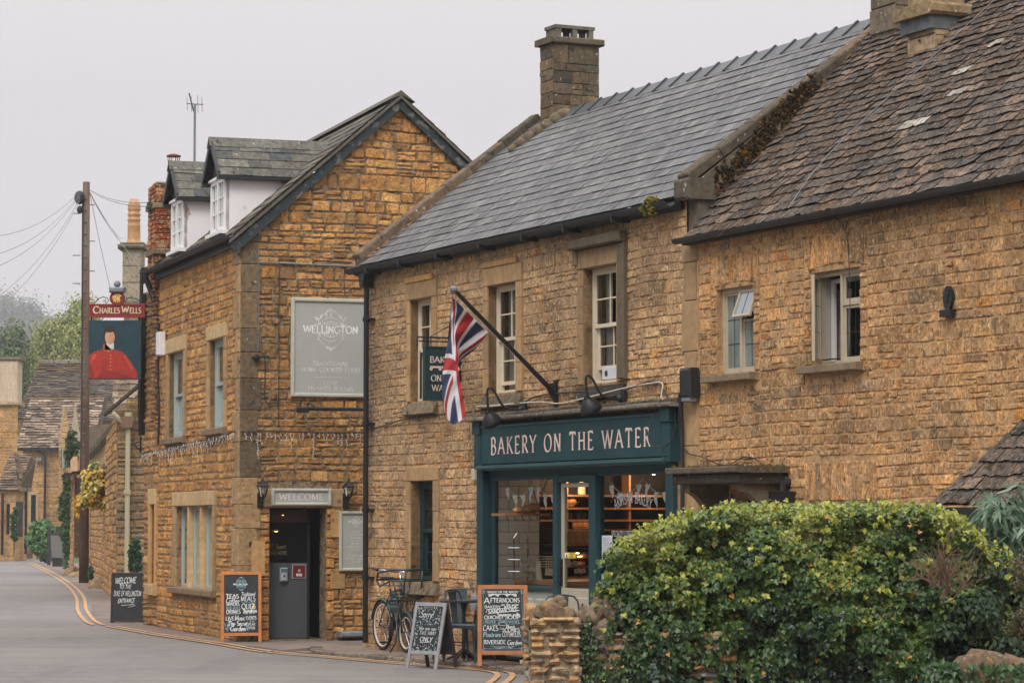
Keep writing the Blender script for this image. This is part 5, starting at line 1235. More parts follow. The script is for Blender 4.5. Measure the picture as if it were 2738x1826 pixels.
m.box(PS, 0, 6.2, 5.74, 5.9, .036, .08); m.tube([PS.pt(6.2, 5.88, .2), PS.pt(6.25, 5.8, .22), PS.pt(6.25, 5.55, .12), PS.pt(6.2, 5.4, .08)], .05, 8)
m.build('gutter', GUTTER, pub)
# dormers
def dormer(s0, s1, zb, off, lbl):
    w = s1-s0; sm = (s0+s1)/2; top = zb+.80; pk = top+.60
    depth = lambda z: (z-5.90)/math.tan(PITCH)+.14      # how far back the roof is at height z, from street wall plane
    d = M()
    z0 = -off
    # cheeks (rendered), going back to the roof
    for s, e in ((s0, .02), (s1, -.02)):
        zr = depth(top)-.14; base = -off
        d.poly([PS.pt(s, zb-.12, base), PS.pt(s, top, base), PS.pt(s, top, -zr-.1), PS.pt(s, zb-.3, base-.2)])
        d.poly([PS.pt(s+e, zb-.12, base), PS.pt(s+e, top, base), PS.pt(s+e, top, -zr-.1), PS.pt(s+e, zb-.3, base-.2)])
    dm = d.build('dormer', RENDERW, pub)
    f = M()
    for a, b, c, e in ((s0, s0+.07, zb, top), (s1-.07, s1, zb, top), (s0+.07, s1-.07, zb, zb+.07), (s0+.07, s1-.07, top-.06, top), (sm-.035, sm+.035, zb, top)): f.bbox(PS, a, b, c, e, z0-.05, z0+.03, .004)
    for k in range(2):
        a, b = (s0+.07, sm-.035) if k == 0 else (sm+.035, s1-.07)
        for i in (1, 2):
            f.bbox(PS, a, b, zb+.07+(top-.13-zb)*i/3-.01, zb+.07+(top-.13-zb)*i/3+.01, z0-.02, z0+.01, .002)
        f.bbox(PS, (a+b)/2-.01, (a+b)/2+.01, zb+.07, top-.06, z0-.021, z0+.012, .002)
    f.build('casement', WHITE, dm)
    g = M(); g.poly([PS.pt(s0+.05, zb+.05, z0-.015), PS.pt(s1-.05, zb+.05, z0-.015), PS.pt(s1-.05, top-.04, z0-.015), PS.pt(s0+.05, top-.04, z0-.015)]); g.build('glass', mat('pale_pane', col=S(120, 124, 126), rough=.1), dm)
    g = M(); g.bbox(PS, s0-.05, s1+.05, zb-.06, zb, z0-.02, z0+.1, .006); g.build('sill', WHITE, dm); g = M(); g.box(PS, s0-.03, s1+.03, top, top+.04, z0, z0+.06); g.build('head', WHITE, dm)
    # gable front and roof
    g = M(); ov = .12; fz = z0+.12
    g.prism(PS, [(s0-.02, top+.02), (s1+.02, top+.02), (sm, pk-.04)], z0-.02, z0+.02, S(74, 66, 58)); g.build('gable_front', DKWOOD, dm)
    g = M()
    for s, t in ((s0-ov, 1), (s1+ov, -1)):
        g.prism(PS, [(s, top-.06), (s, top+.06), (sm, pk+.04), (sm, pk-.08)], fz-.0, fz+.03)
    g.build('bargeboard', BLACK, dm)
    for s, t in ((s0-ov, 1), (s1+ov, -1)):
        Ld = hypot(sm-s, pk-top); Yd = nrm(sub(PS.pt(sm, pk, 0), PS.pt(s, top, 0))); Xd = mul(PS.Z, -1); Nd = nrm(add(mul(PS.X, -t*(pk-top)), mul(UP, abs(sm-s))))
        rf = Fr(PS.pt(s, top, fz+.03), Xd, Yd, Nd); g = M()
        bl = depth(top)+fz+.03-.14; bt = depth(pk)+fz+.03-.14
        g.poly([rf.pt(0, 0, -.01), rf.pt(bl, 0, -.01), rf.pt(bt, Ld, -.01), rf.pt(0, Ld, -.01)], S(50, 50, 48))
        tiles(g, rf, Ld, lambda y: 0, lambda y: bl+(bt-bl)*y/Ld, lambda q: .2, (.26, .34), .014, PAL_GS, int(s0*10)+5, .004, .004)
        g.build('dormer_roof', LICHEN, dm)
    g = M(); bt = depth(pk)+fz+.0-.1; g.prism(Fr(PS.pt(sm, pk, fz+.05), PS.X, UP, mul(PS.Z, -1)), [(-.13, -.1), (0, .055), (.13, -.1), (.1, -.12), (0, .0), (-.1, -.12)], 0, bt, S(104, 102, 94)); g.build('dormer_ridge', LICHEN, dm)
    g = M(); g.bbox(PS, s1+.0, s1+ov+.03, top-.05, top, -depth(top)-.0, fz+.03, .004); g.bbox(PS, s0-ov-.03, s0, top-.05, top, -depth(top)-.0, fz+.03, .004); g.build('dormer_gutter', BLACK, dm)
# the near one and the far one (s runs away from the camera)
o_ = .0
a1, zA = PS.hit(567, 629, -o_); b1, zB = PS.hit(604, 625, -o_)
dormer(b1, a1, 6.08, o_, 'a')
a2, _ = PS.hit(461, 680, -o_); b2, _ = PS.hit(492, 672, -o_)
dormer(b2, a2, 6.1, o_, 'b')
# brick chimney at the far end with pot and aerial
PALB = [(3, S(150, 78, 52)), (3, S(120, 66, 50)), (2, S(98, 62, 50)), (1.5, S(186, 92, 54)), (1, S(140, 112, 88))]
CG = Fr(PS.pt(6.35, 0, 0), mul(PS.Z, -1), UP, mul(PS.X, -1))       # plane facing the camera
xa, zt = CG.hit(415, 492); xb, zb_ = CG.hit(461, 690); xb = xa+.52
f = M(); f.box(CG, xa+.01, xb-.01, 5.6, zt, -.6, -.01, S(70, 60, 54))
stones(f, CG, [(xa, 5.6), (xb, 5.6), (xb, zt), (xa, zt)], [], (.072, .078), (.2, .23), .006, .002, .008, PALB, None, 77, 0, .006, .002)
SG = Fr(CG.pt(xa, 0, 0), mul(CG.Z, -1), UP, mul(CG.X, -1)); stones(f, SG, [(0, 5.6), (.6, 5.6), (.6, zt), (0, zt)], [], (.072, .078), (.2, .23), .006, .002, .008, PALB, None, 78, 0, .006, .002)
bc = f.build('brick_chimney', STONE, pub)
zc = CG.hit(415, 549)[1]; zd = CG.hit(415, 672)[1]
f = M()
for z_ in (zc, zd): f.bbox(CG, xa-.04, xb+.04, z_-.05, z_+.04, -.64, .04, .015, S(126, 112, 88))
f.bbox(CG, xa+.05, xb, zt, zt+.05, -.5, -.05, .02, S(120, 118, 110)); f.build('stone_bands', LICHEN, bc)
f = M(); f.lathe(CG.at(xa+.36, zt+.04, -.25), [(.12, 0), (.1, .05), (.085, .24), (.1, .26), (.1, .28)], 14, S(190, 130, 90)); pt_ = f.build('chimney_pot', POT, bc, True)
f = M(); f.lathe(CG.at(xa+.36, zt+.5, -.25), [(.12, 0), (.125, .02), (.05, .05), (.0, .055)], 14)
for k in range(6): a = k*pi/3; f.tube([CG.pt(xa+.36+.085*cos(a), zt+.3, -.25+.085*sin(a)), CG.pt(xa+.36+.1*cos(a), zt+.5, -.25+.1*sin(a))], .007, 4)
f.build('cowl', mat('red_cowl', col=S(120, 56, 44), rough=.6), bc)
f = M(); f.ball(CG.pt(xa-.06, zc-.02, -.1), .07, 8, 1, S(60, 70, 52), .02, random.Random(2)); f.build('fern_tuft', MOSS, bc)
# tv aerial
AG = Fr(PS.pt(5.6, 0, -1.6), mul(PS.Z, -1), UP, mul(PS.X, -1))
ax, az = AG.hit(520, 425); _, atop = AG.hit(520, 262); _, acr = AG.hit(520, 279)
ae = empty('tv_aerial', AG.pt(ax, az-.4, 0), 'thin tv aerial on a tall mast behind the white dormers', 'aerial')
f = M(); f.tube([AG.pt(ax, az-.6, 0), AG.pt(ax, acr+.0, 0)], .02, 8); f.build('mast', LEAD, ae)
f = M(); f.tube([AG.pt(ax-.14, acr, 0), AG.pt(ax+.14, acr, 0)], .008, 6)
for q, h in ((-.13, .11), (-.06, .13), (.05, .15), (.12, .13)): f.tube([AG.pt(ax+q, acr-h, .02), AG.pt(ax+q, acr+h, -.02)], .005, 5)
f.tube([AG.pt(ax-.02, acr-.12, 0), AG.pt(ax-.1, acr+.18, 0)], .012, 5); f.build('elements', ZINC, ae)
# ------- neighbouring wing beyond (its wall carries the hanging sign)
wing = empty('stone_wing', PS.pt(6.8, 0, 0), 'narrow stone wing beyond the pub with a red tile edged verge and tiny window', 'building')
m = M(); WG = [(6.1, 0), (7.35, 0), (7.35, 5.95), (6.1, 5.95)]; wall_shell(m, PS, WG, [nar], .25); m.m = 1
stones(m, PS, WG, [(6.1, 6.75, .55, 2.3)], (.1, .16), (.28, .6), .018, .008, .014, PAL_PB, lambda x, y, c, R: mixc(c, S(140, 110, 78), .3+(.3 if y > 4.5 else 0)), 81, .014, .03, .014, .12)
stones(m, PS, [(6.1, .55), (6.25, .55), (6.25, 2.3), (6.1, 2.3)], [], (.1, .16), (.28, .6), .03, .01, .014, PAL_PB, None, 82)
m.build('wall', [MORTARG, ROUGH], wing)
m = M(); m.bbox(PS, 6.12, 6.8, 2.02, 2.28, -.2, .05, .01, S(196, 166, 122)); m.bbox(PS, 6.12, 6.25, .6, 2.02, -.2, .045, .008, S(196, 150, 100)); m.bbox(PS, 6.62, 6.78, .6, 2.02, -.2, .045, .008, S(196, 150, 100)); m.bbox(PS, 6.1, 6.8, .52, .7, -.2, .09, .01, S(190, 160, 120)); m.build('window_surround', DRESSED, wing)
m = M(); m.poly([PS.pt(6.2, .6, -.2), PS.pt(6.7, .6, -.2), PS.pt(6.7, 2.1, -.2), PS.pt(6.2, 2.1, -.2)]); m.build('window', GLASS, wing)
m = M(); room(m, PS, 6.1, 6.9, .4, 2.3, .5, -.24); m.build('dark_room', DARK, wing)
m = M(); y = 3.5
for k in range(36):
    yy = 3.3+k*.075; m.bbox(PS, 6.14, 6.3, yy, yy+.035, .0, .12, .004, mul(S(128, 84, 76), RR.uniform(.7, 1.2)))
m.build('tile_creasing', STONE, wing)
m = M(); rfw = Fr(PS.pt(6.3, 5.95, .1), PS.X, add(mul(PS.Z, -cos(PITCH)), mul(UP, sin(PITCH))), add(mul(PS.Z, sin(PITCH)), mul(UP, cos(PITCH))))
tiles(m, rfw, 1.6, lambda y: 0, lambda y: 1.2, lambda t: .16, (.15, .3), .02, PAL_TL, 17, .01, .01, True)
m.prism(PS, [(7.2, 6.05), (7.4, 6.02), (7.5, 3.6), (7.4, 3.2), (7.3, 3.6)], -.1, .1, S(60, 56, 52)); m.build('roof', STILE, wing)
m = M(); m.poly([PS.pt(7.35, 0, 0), PS.pt(7.35, 0, -4), PS.pt(7.35, 5.9, -4), PS.pt(7.35, 5.95, 0)]); m.build('end_wall', MORTARG, wing)
# ================================================================== GROUND
ASPH = mat('asphalt', col=S(126, 121, 117), rough=.9, nscale=30, namt=.2, bump=.5, bscale=90, spec=.3, fine=[((1.2, .25, 1), .55, .62, S(112, 108, 106), .45), ((40, 25, 1), .66, .7, S(176, 170, 164), .5), ((30, 18, 1), .64, .7, S(84, 82, 80), .6)], smear=[(.22, .45, .62, S(138, 131, 126), .7), (.6, .56, .7, S(114, 111, 110), .5)], streak=((.15, 1.6, 1), .09))
PAVE = mat('pavement', attr=True, rough=.92, nscale=30, namt=.2, bump=.5, bscale=60, spec=.25, smear=[(1.2, .5, .66, S(92, 82, 74), .5)])
YEL = mat('yellow_line', col=S(196, 150, 104), rough=.8, nscale=25, namt=.2, smear=[(9, .58, .66, S(120, 110, 100), .7)])
def sheet(name, pts, z, material, col=(1, 1, 1), kind='structure'):
    m = M(); m.poly([(x, y, z) for x, y in pts], col); return struct(m.build(name, material), kind)
m = M(); m.poly([(-900, -60, -.03), (900, -60, -.03), (900, 1500, -.03), (-900, 1500, -.03)]); struct(m.build('ground', mat('grass_ground', col=S(84, 92, 58), rough=1, nscale=.5, namt=.3)))
sheet('road', [(-12, 8), (9, 8), (6, 26), (3.0, 30.0), (1.7, 33.4), (-1.0, 38.4), (-2.4, 43), (-6.0, 52), (-8, 62), (-10.4, 75), (-12.6, 87), (-16, 103), (-19, 118), (-23, 137), (-28, 160), (-60, 160), (-60, 100), (-40, 50)], 0, ASPH)
# pavement beside the yellow lines: worn flags
m = M(); R = random.Random(12)
L_ = [(-2.62, 36.9), (-3.55, 38.9), (-4.7, 41.0), (-5.6, 43.4), (-6.35, 45.7), (-7.05, 47.7), (-8.0, 53.6), (-9.6, 64.3), (-14.6, 92), (-20.4, 121)]
R_ = [(-1.9, 37.9), (-2.0, 42.6), (-3.7, 41.3), (-4.6, 43.8), (-5.3, 45.7), (-6.0, 47.9), (-7.0, 54), (-8.0, 64.5), (-11.5, 92), (-16.0, 121)]
for i in range(len(L_)-1):
    n = max(2, int(hypot(L_[i+1][0]-L_[i][0], L_[i+1][1]-L_[i][1])/.7)) if i < 6 else 4
    for k in range(n):
        a, b = lerp(L_[i], L_[i+1], k/n), lerp(L_[i], L_[i+1], (k+1)/n-.004); c, d = lerp(R_[i], R_[i+1], (k+1)/n-.004), lerp(R_[i], R_[i+1], k/n)
        m.poly([(*a, .008), (*b, .008), (*c, .008), (*d, .008)], mul(S(132, 118, 108), R.uniform(.88, 1.1)))
struct(m.build('pavement', PAVE))
# raised pavement in front of the bakery
PH_ = .055; KB = [gnd(x, y, PH_)[:2] for x, y in ((833, 1729), (836, 1735), (1019, 1752), (1178, 1765), (1290, 1775), (1411, 1791))]+[(.95, 29.6), (4.0, 26.0)]
WB = [BK.pt(s, 0, .0)[:2] for s in (-.45, -.2, 2.0, 4.0, 5.4, 7.0, 9.2, 14.0)]
m = M(); PCOL = S(140, 122, 110)
for i in range(len(KB)-1):
    n = 5
    for k in range(n):
        for j in range(4):
            q = []
            for (t, u) in ((k/n+.004, j/4+.004), ((k+1)/n, j/4+.004), ((k+1)/n, (j+1)/4), (k/n+.004, (j+1)/4)):
                e = lerp(KB[i], KB[i+1], t); w = lerp(WB[i], WB[i+1], t); e2 = lerp(e, w, .03+.97*u); q.append((*e2, PH_))
            m.poly(q, mul(PCOL, R.uniform(.9, 1.08)))
m.poly([(*KB[0], PH_-.003), (*WB[0], PH_-.003), (-2.6, 39.6, .01), (-3.3, 37.4, .01)], PCOL)
m.poly([(a[0], a[1], PH_-.012) for a in KB]+[(a[0], a[1], PH_-.012) for a in WB[::-1]], S(84, 74, 66))
m.poly([(*KB[0], PH_-.003), (*KB[0], -.01), (-3.3, 37.4, -.01), (-3.3, 37.4, .01)], PCOL)
struct(m.build('bakery_pavement', PAVE))
m = M(); t = 0       # kerb stones, worn
for i in range(len(KB)-1):
    a, b = KB[i], KB[i+1]; L = hypot(b[0]-a[0], b[1]-a[1]); u = nrm((b[0]-a[0], b[1]-a[1], 0)); kf = Fr((a[0], a[1], 0), u, UP, (u[1], -u[0], 0)); x = 0
    if dot(kf.Z, (-1, -.6, 0)) < 0: kf = Fr(kf.O, kf.X, UP, mul(kf.Z, -1))
    while x < L-.01:
        w = min(R.uniform(.16, .34), L-x); w = L-x if L-x-w < .1 else w; h = PH_+.006+R.uniform(-.012, .01)
        m.bbox(kf.at(0, -.04, 0), x+.004, x+w-.004, 0, h+.04, -.14, .03+R.uniform(-.012, .012), .018, mul(S(124, 112, 98), R.uniform(.7, 1.2))); x += w
struct(m.build('kerb', LICHEN))
# double yellow lines
YL = [gnd(x, y)[:2] for x, y in ((83, 1505), (112, 1520), (150, 1540), (190, 1568), (214, 1598), (219, 1630), (238, 1658), (262, 1671))]
Y2 = [gnd(x, y)[:2] for x, y in ((298, 1675), (342, 1683), (432, 1699), (506, 1710), (595, 1723), (700, 1741), (828, 1753), (955, 1764), (1083, 1775), (1226, 1786), (1300, 1792), (1338, 1798), (1350, 1806), (1342, 1817), (1322, 1832), (1290, 1860), (1250, 1930))]
def smooth(P, n=6):
    out = []
    for i in range(len(P)-1):
        p0, p1, p2, p3 = P[max(0, i-1)], P[i], P[i+1], P[min(len(P)-1, i+2)]
        for k in range(n):
            t = k/n; out.append(tuple(.5*((2*p1[j])+(-p0[j]+p2[j])*t+(2*p0[j]-5*p1[j]+4*p2[j]-p3[j])*t*t+(-p0[j]+3*p1[j]-3*p2[j]+p3[j])*t**3) for j in range(len(p1))))
    out.append(P[-1]); return out
for P in (YL, Y2):
    P = smooth(P)
    for off in (-.085, .085):
        Q = []
        for i, p in enumerate(P):
            a, b = P[max(0, i-1)], P[min(len(P)-1, i+1)]; d = hypot(b[0]-a[0], b[1]-a[1]) or 1; Q.append((p[0]-(b[1]-a[1])/d*off, p[1]+(b[0]-a[0])/d*off))
        m = M(); stroke(m, lambda x, y, z: (x, y, z), Q, lambda a, b: .07*(1+.1*R.uniform(-1, 1)), .013, (1, 1, 1)); struct(m.build('yellow_line', YEL))
# ================================================================== BOARDS
def aboard(name, base, fr, W, H, lean, legs, framem, label, bw=.045, top=.0, gapb=.14, back=True, depth=.0, boardm=None):
    # fr: origin at ground centre of the front feet, Z faces the viewer
    t = empty(name, base, label, 'signboard'); ff = fr.tilt(-lean); th = .022
    f = M(); f.bbox(ff, -W/2, -W/2+bw, 0, H, -th, 0, .003); f.bbox(ff, W/2-bw, W/2, 0, H, -th, 0, .003); f.bbox(ff, -W/2+bw, W/2-bw, H-bw, H, -th, -.001, .003); f.bbox(ff, -W/2+bw, W/2-bw, gapb, gapb+bw, -th, -.001, .003)
    f.build('front_frame', framem, t)
    f = M(); f.box(ff, -W/2+bw, W/2-bw, gapb+bw, H-bw, -.014, -.008); pnl = f.build('blackboard', boardm or BOARD, t)
    tp = ff.pt(0, H, -th); g2 = Fr(tp, fr.X, fr.Y, fr.Z).tilt(lean*.95+0)     # rear leaf hangs from the top
    f = M()
    for a, b in ((-W/2, -W/2+bw), (W/2-bw, W/2)): f.bbox(g2, a, b, -H, 0, -th, 0, .003)
    f.box(g2, -W/2+bw, W/2-bw, -bw, 0, -th, 0); f.box(g2, -W/2+bw, W/2-bw, -H+gapb, -H+gapb+bw, -th, 0)
    f.build('rear_frame', legs, t)
    f = M(); f.box(g2, -W/2+bw, W/2-bw, -H+gapb+bw, -bw, -.014, -.008); f.build('rear_board', BOARD, t)
    return t, ff.at(0, gapb+bw, -.0075), W-2*bw, H-2*bw-gapb
WC = S(222, 224, 222); TC = S(150, 186, 190)
def lay(fr, w, h):
    # helper drawing chalk text by fractions of the panel (u 0..1 from left, v 0..1 from top)
    m = M()
    def T(s, u, v, hh, fit=None, serif=False, col=WC, th=.16, tn=.1, **k): text(m, fr, s, (u-.5)*w, h*(1-v)-hh*h, hh*h, thick=th, thin=tn, serif=serif, fit=(fit*w if fit else None), col=col, jit=k.pop('jit', .015), **k)
    def Ln(pts, wd=.006, col=WC): line(m, fr, [((a-.5)*w, h*(1-b)) for a, b in pts], wd, .0022, col)
    return m, T, Ln
def leafy(m, fr, x, y, r, R, col):
    a = R.uniform(0, 6.28); p = [(x, y), (x+r*.5*cos(a)-r*.22*sin(a), y+r*.5*sin(a)+r*.22*cos(a)), (x+r*cos(a), y+r*sin(a)), (x+r*.5*cos(a)+r*.22*sin(a), y+r*.5*sin(a)-r*.22*cos(a))]
    m.poly([fr.pt(*q, .002) for q in p], col)
# 1. bakery board (large, oak frame)
a = gnd(1297, 1764, PH_); b = gnd(1416, 1757, PH_)
a = atY(1277, 1764, 32.75); X_ = nrm((1, .02, 0)); Wb = .585
ba = Fr((a[0]+X_[0]*Wb/2, a[1]+X_[1]*Wb/2, PH_), X_, UP, (X_[1], -X_[0], 0))
t, pf, w, h = aboard('bakery_chalkboard', ba.O, ba, Wb, .95, radians(11), PINE2, PINE2, 'large oak framed blackboard of the bakery listing afternoons, sandwiches and cakes beside the stone pier', .05, gapb=.13)
m, T, Ln = lay(pf, w, h)
T('BAKERY ON THE WATER', .5, .03, .03, .72, True, th=.2, tn=.1)
m.poly([pf.pt((u-.5)*w, h*(1-v), .002) for u, v in ((.16, .072), (.84, .072), (.84, .12), (.16, .12))], S(206, 208, 206))
for u, r in ((.3, .075), (.5, .1), (.7, .075)):
    m.poly([pf.pt((u-.5)*w+r*w*cos(radians(q)), h*(1-.126)+r*h*.42*sin(radians(q)), .0026) for q in range(0, 181, 15)], S(36, 40, 43))
T('A', .12, .135, .10, .13, th=.14); T('FTERNOONS', .56, .145, .068, .70, True, th=.17, tn=.1)
T('on the water', .68, .225, .045, .42, slant=.2); T('BAKERY', .26, .265, .045, .38); T('MADE', .7, .265, .045, .32)
Ln([(.1, .385), (.12, .33), (.88, .30), (.9, .345), (.14, .40)], .004); T('SANDWICHES', .5, .325, .052, .7, rise=.07, th=.18)
T('Sausage rolls', .64, .385, .052, .54, slant=.1, th=.22, tn=.16)
T('QUICHE', .26, .43, .055, .40, th=.18); T('&', .49, .44, .035, .05); T('SOUP', .74, .43, .055, .36, th=.15)
T('PROPER', .2, .515, .04, .26, col=TC); T('PASTIES', .76, .515, .04, .28, col=TC); Ln([(.05, .505), (.93, .50)], .003, TC); Ln([(.05, .565), (.4, .57)], .003, TC); Ln([(.62, .575), (.93, .56)], .003, TC)
Ln([((.5+.1*cos(q/10*2*pi)), .565+.028*sin(q/10*2*pi)) for q in range(11)], .006, S(190, 196, 196)); T('CORNISH', .5, .51, .035, .2, col=TC)
T('CAKES', .21, .59, .085, .36, th=.15); T('Best', .68, .585, .05, .2, th=.22, tn=.15, slant=.15); T('SCONES', .7, .635, .055, .42, True, th=.18); T('BY', .46, .63, .03, .06, col=TC)
T('Pastries', .24, .70, .075, .42, col=TC, slant=.15, th=.2, tn=.12); T('COTSWOLDS', .71, .70, .075, .44, th=.15)
T('RIVERSIDE', .31, .83, .062, .52, True, th=.15, tn=.1); T('Garden', .78, .83, .075, .34, slant=.1)
for k in range(4): Ln([(.2+.05*k, .92+.012*k), (.35, .935+.012*k), (.5, .93+.008*k), (.62-.03*k, .945)], .003, TC); Ln([(.84-.04*k, .915+.01*k), (.7, .935+.01*k), (.6, .93)], .003, TC)
Ln([(.04, .03), (.96, .03), (.975, .5), (.96, .97), (.04, .97), (.025, .5), (.04, .03)], .003, TC)
R = random.Random(6)
for (u, v) in ((.04, .03), (.96, .03), (.04, .97), (.96, .97)):
    for k in range(9): leafy(m, pf, (u-.5)*w+R.uniform(-.02, .02), h*(1-v)+R.uniform(-.02, .02), .02, R, TC)
m.build('chalk_writing', CHALK, t)
# 2. small grey board on the road
a = gnd(1089, 1787, 0); X_ = nrm((.33, -.03, 0)); b = gnd(1155, 1787, 0); X_ = nrm((b[0]-a[0], b[1]-a[1], 0)); Wg = .375
gb = Fr((a[0]-.03+X_[0]*Wg/2, a[1], 0), X_, UP, (X_[1], -X_[0], 0)).rot(radians(-44)); Wg = .52
t, pf, w, h = aboard('takeaway_chalkboard', gb.O, gb, Wg, .79, radians(12), DKWOOD, GREYWOOD, 'small grey wooden blackboard reading we are now take away only, standing on the road', .045, gapb=.17)
m, T, Ln = lay(pf, w, h); R = random.Random(16)
T('Sorry!', .42, .10, .15, .5, slant=.15, th=.11, tn=.08); T('We are now', .52, .46, .075, .68, th=.11, tn=.08, slant=.15); T('TAKE AWAY', .54, .56, .08, .64, slant=.2, th=.11, tn=.08); T('ONLY', .52, .69, .10, .48, slant=.15, th=.15, tn=.1); Ln([(.3, .815), (.7, .80)], .006)
for k in range(330):
    u, v = R.random(), R.random()
    if (.2 < u < .86 and .08 < v < .28) or (.14 < u < .92 and .42 < v < .83): continue
    leafy(m, pf, (u-.5)*w*.96, h*(1-v)*.98+.005, R.uniform(.014, .026), R, mixc(TC, WC, R.random()))
m.build('chalk_writing', CHALK, t)
# 3. pub board by the door (pine)
a = gnd(594, 1716, .01); b = gnd(696, 1715, .01); X_ = nrm((b[0]-a[0], b[1]-a[1], 0)); Wp = hypot(b[0]-a[0], b[1]-a[1])+.03
pb_ = Fr(((a[0]+b[0])/2, (a[1]+b[1])/2, .008), X_, UP, (X_[1], -X_[0], 0)).rot(radians(-6))
t, pf, w, h = aboard('pub_chalkboard', pb_.O, pb_, Wp, 1.02, radians(10), PINE, PINE, 'bright pine framed blackboard of the pub listing teas, meals and quiz, beside the grey door', .045, gapb=.09)
m, T, Ln = lay(pf, w, h)
crest(m, pf, 0, h*.845, w*.44, .002, TC, .005); T('WELLINGTON', .47, .15, .025, .42, True, th=.26, tn=.14, jit=0); T('DUKE OF', .48, .09, .016, .2, th=.2, tn=.14, col=TC)
T('TEAS', .24, .335, .07, .37, True, th=.2); T('Coffee', .24, .405, .075, .38, slant=.2, th=.17); T('SNACKS', .25, .48, .05, .38, th=.24, tn=.18); T('MAIN MEALS', .26, .545, .045, .4, True, col=TC); T('DRINKS', .27, .60, .07, .41, th=.19)
T('Traditional', .7, .30, .06, .4, slant=.15); T('MEALS', .7, .37, .085, .42, th=.15); Ln([(.5, .475), (.93, .475)], .004, TC); T('QUIZ', .7, .5, .09, .38, th=.17); T('Sundays', .75, .585, .065, .4, slant=.1, th=.24, tn=.18); T('FROM 7:30', .68, .655, .022, .25); Ln([(.05, .685), (.4, .685)], .004, TC)
T('LIVE', .17, .72, .06, .25, True); T('Music', .46, .70, .085, .3, th=.18, slant=.1); T('EVENTS', .79, .715, .055, .3, True, th=.18); Ln([(.04, .785), (.3, .785)], .003, TC); Ln([(.66, .785), (.93, .785)], .003, TC)
T('The Secret', .4, .80, .075, .55, slant=.1, th=.22, tn=.16); T('Garden', .4, .885, .08, .44, slant=.1, th=.22, tn=.16); T('AT THE', .81, .80, .02, .14); T('REAR', .81, .83, .045, .2); T('OF', .81, .878, .015, .05); T('PUB', .82, .895, .045, .16)
for k in range(24): leafy(m, pf, (.09-.5)*w+R.uniform(-.025, .03), h*.1+R.uniform(-.04, .05), .03, R, TC); leafy(m, pf, (.68-.5)*w+R.uniform(-.012, .012), h*.08+R.uniform(-.03, .03), .02, R, TC)
m.poly([pf.pt((.88-.5)*w+.022*cos(q), h*.44+.03*sin(q), .0017) for q in [k*.6 for k in range(10)]], S(200, 180, 60))
m.build('chalk_writing', CHALK, t)
# 4. welcome board beyond the pub corner (dark frame)
a = atY(296, 1672, 48.3); cx = a[0]+.27
wb = Fr((cx, 48.3, .008), (1, 0, 0), UP, (0, -1, 0))
t, pf, w, h = aboard('welcome_chalkboard', wb.O, wb, .56, .86, radians(7), DKWOOD, DKWOOD, 'dark framed blackboard reading welcome to the entrance, standing beyond the pub corner', .035, gapb=.02)
m, T, Ln = lay(pf, w, h)
T('WELCOME', .42, .06, .13, .72, th=.17, tn=.12, slant=.15, rise=.04); T('TO THE', .42, .22, .09, .4, th=.15, slant=.15); T('DUKE OF WELLINGTON', .5, .36, .11, .95, th=.15, slant=.1); T('ENTRANCE', .46, .53, .09, .58, th=.17, slant=.2, rise=.05); Ln([(.3, .68), (.75, .66), (.66, .63)], .008); Ln([(.55, .72), (.8, .68)], .006)
m.build('chalk_writing', CHALK, t)
# ================================================================== BICYCLE
R0 = gnd(970+258*.2079, 1500+1142*.2079, PH_)
bf = Fr(R0, BK.X, UP, BK.Z)
bike = empty('delivery_bicycle', R0, 'dark green delivery bicycle with big front carrier leaning by the bakery wall', 'bicycle')
def wheel(x, r, nm):
    c = bf.at(x, r, 0); f = M(); f.torus(c, r-.022, .022, 44, 8); wh = f.build(nm, RUBBER, bike, True)
    f = M(); f.torus(c, r-.052, .014, 44, 6); f.build('rim', RIM, wh, True)
    f = M()
    for k in range(18):
        a = 2*pi*k/18; s = .02*(1 if k % 2 else -1); f.tube([c.pt(.02*cos(a+.8), .02*sin(a+.8), s), c.pt((r-.055)*cos(a), (r-.055)*sin(a), 0)], .0018, 4)
    f.tube([c.pt(0, 0, -.05), c.pt(0, 0, .05)], .018, 8); f.build('spokes', CHROME, wh)
rw, fw, wbx = .325, .25, .78
wheel(0, rw, 'rear_wheel'); wheel(wbx, fw, 'front_wheel')
def tb(f, pts, r, seg=8): f.tube([bf.pt(*p) for p in pts], r, seg)
bb_ = (.40, .28, 0); st = (.24, .80, 0); hd = (.60, .80, 0); hl = (.64, .62, 0)
f = M(); tb(f, [bb_, st], .016); tb(f, [(.25, .76, 0), hd], .015); tb(f, [bb_, hl], .02); tb(f, [(.63, .66, 0), hd, (.595, .86, 0)], .02)
for z in (-.055, .055): tb(f, [bb_, (0, rw, z)], .009); tb(f, [(.25, .77, 0), (.16, .55, z*.9), (0, rw, z)], .008); tb(f, [(.64, .62, z), (.70, .42, z), (wbx, fw, z)], .011)
f.build('frame', BIKEG, bike, True)
f = M()
for r0_, cx_, a0, a1 in ((rw+.02, 0, 20, 170), (fw+.02, wbx, 30, 160)):
    n = 14; L1 = []
    for i in range(n+1): a = radians(a0+(a1-a0)*i/n); L1.append([bf.pt(cx_+(r0_+q)*cos(a), (rw if cx_ == 0 else fw)+(r0_+q)*sin(a), z) for q, z in ((-.008, -.03), (.012, -.02), (.016, 0), (.012, .02), (-.008, .03))])
    for i in range(n):
        q = f.vs(L1[i]+L1[i+1])
        for k in range(4): f.face(q+k, q+k+1, q+5+k+1, q+5+k)
f.build('mudguards', BIKEG, bike, True)
f = M(); tb(f, [(.22, .82, 0), (.215, .9, 0)], .012); f.build('seat_post', CHROME, bike)
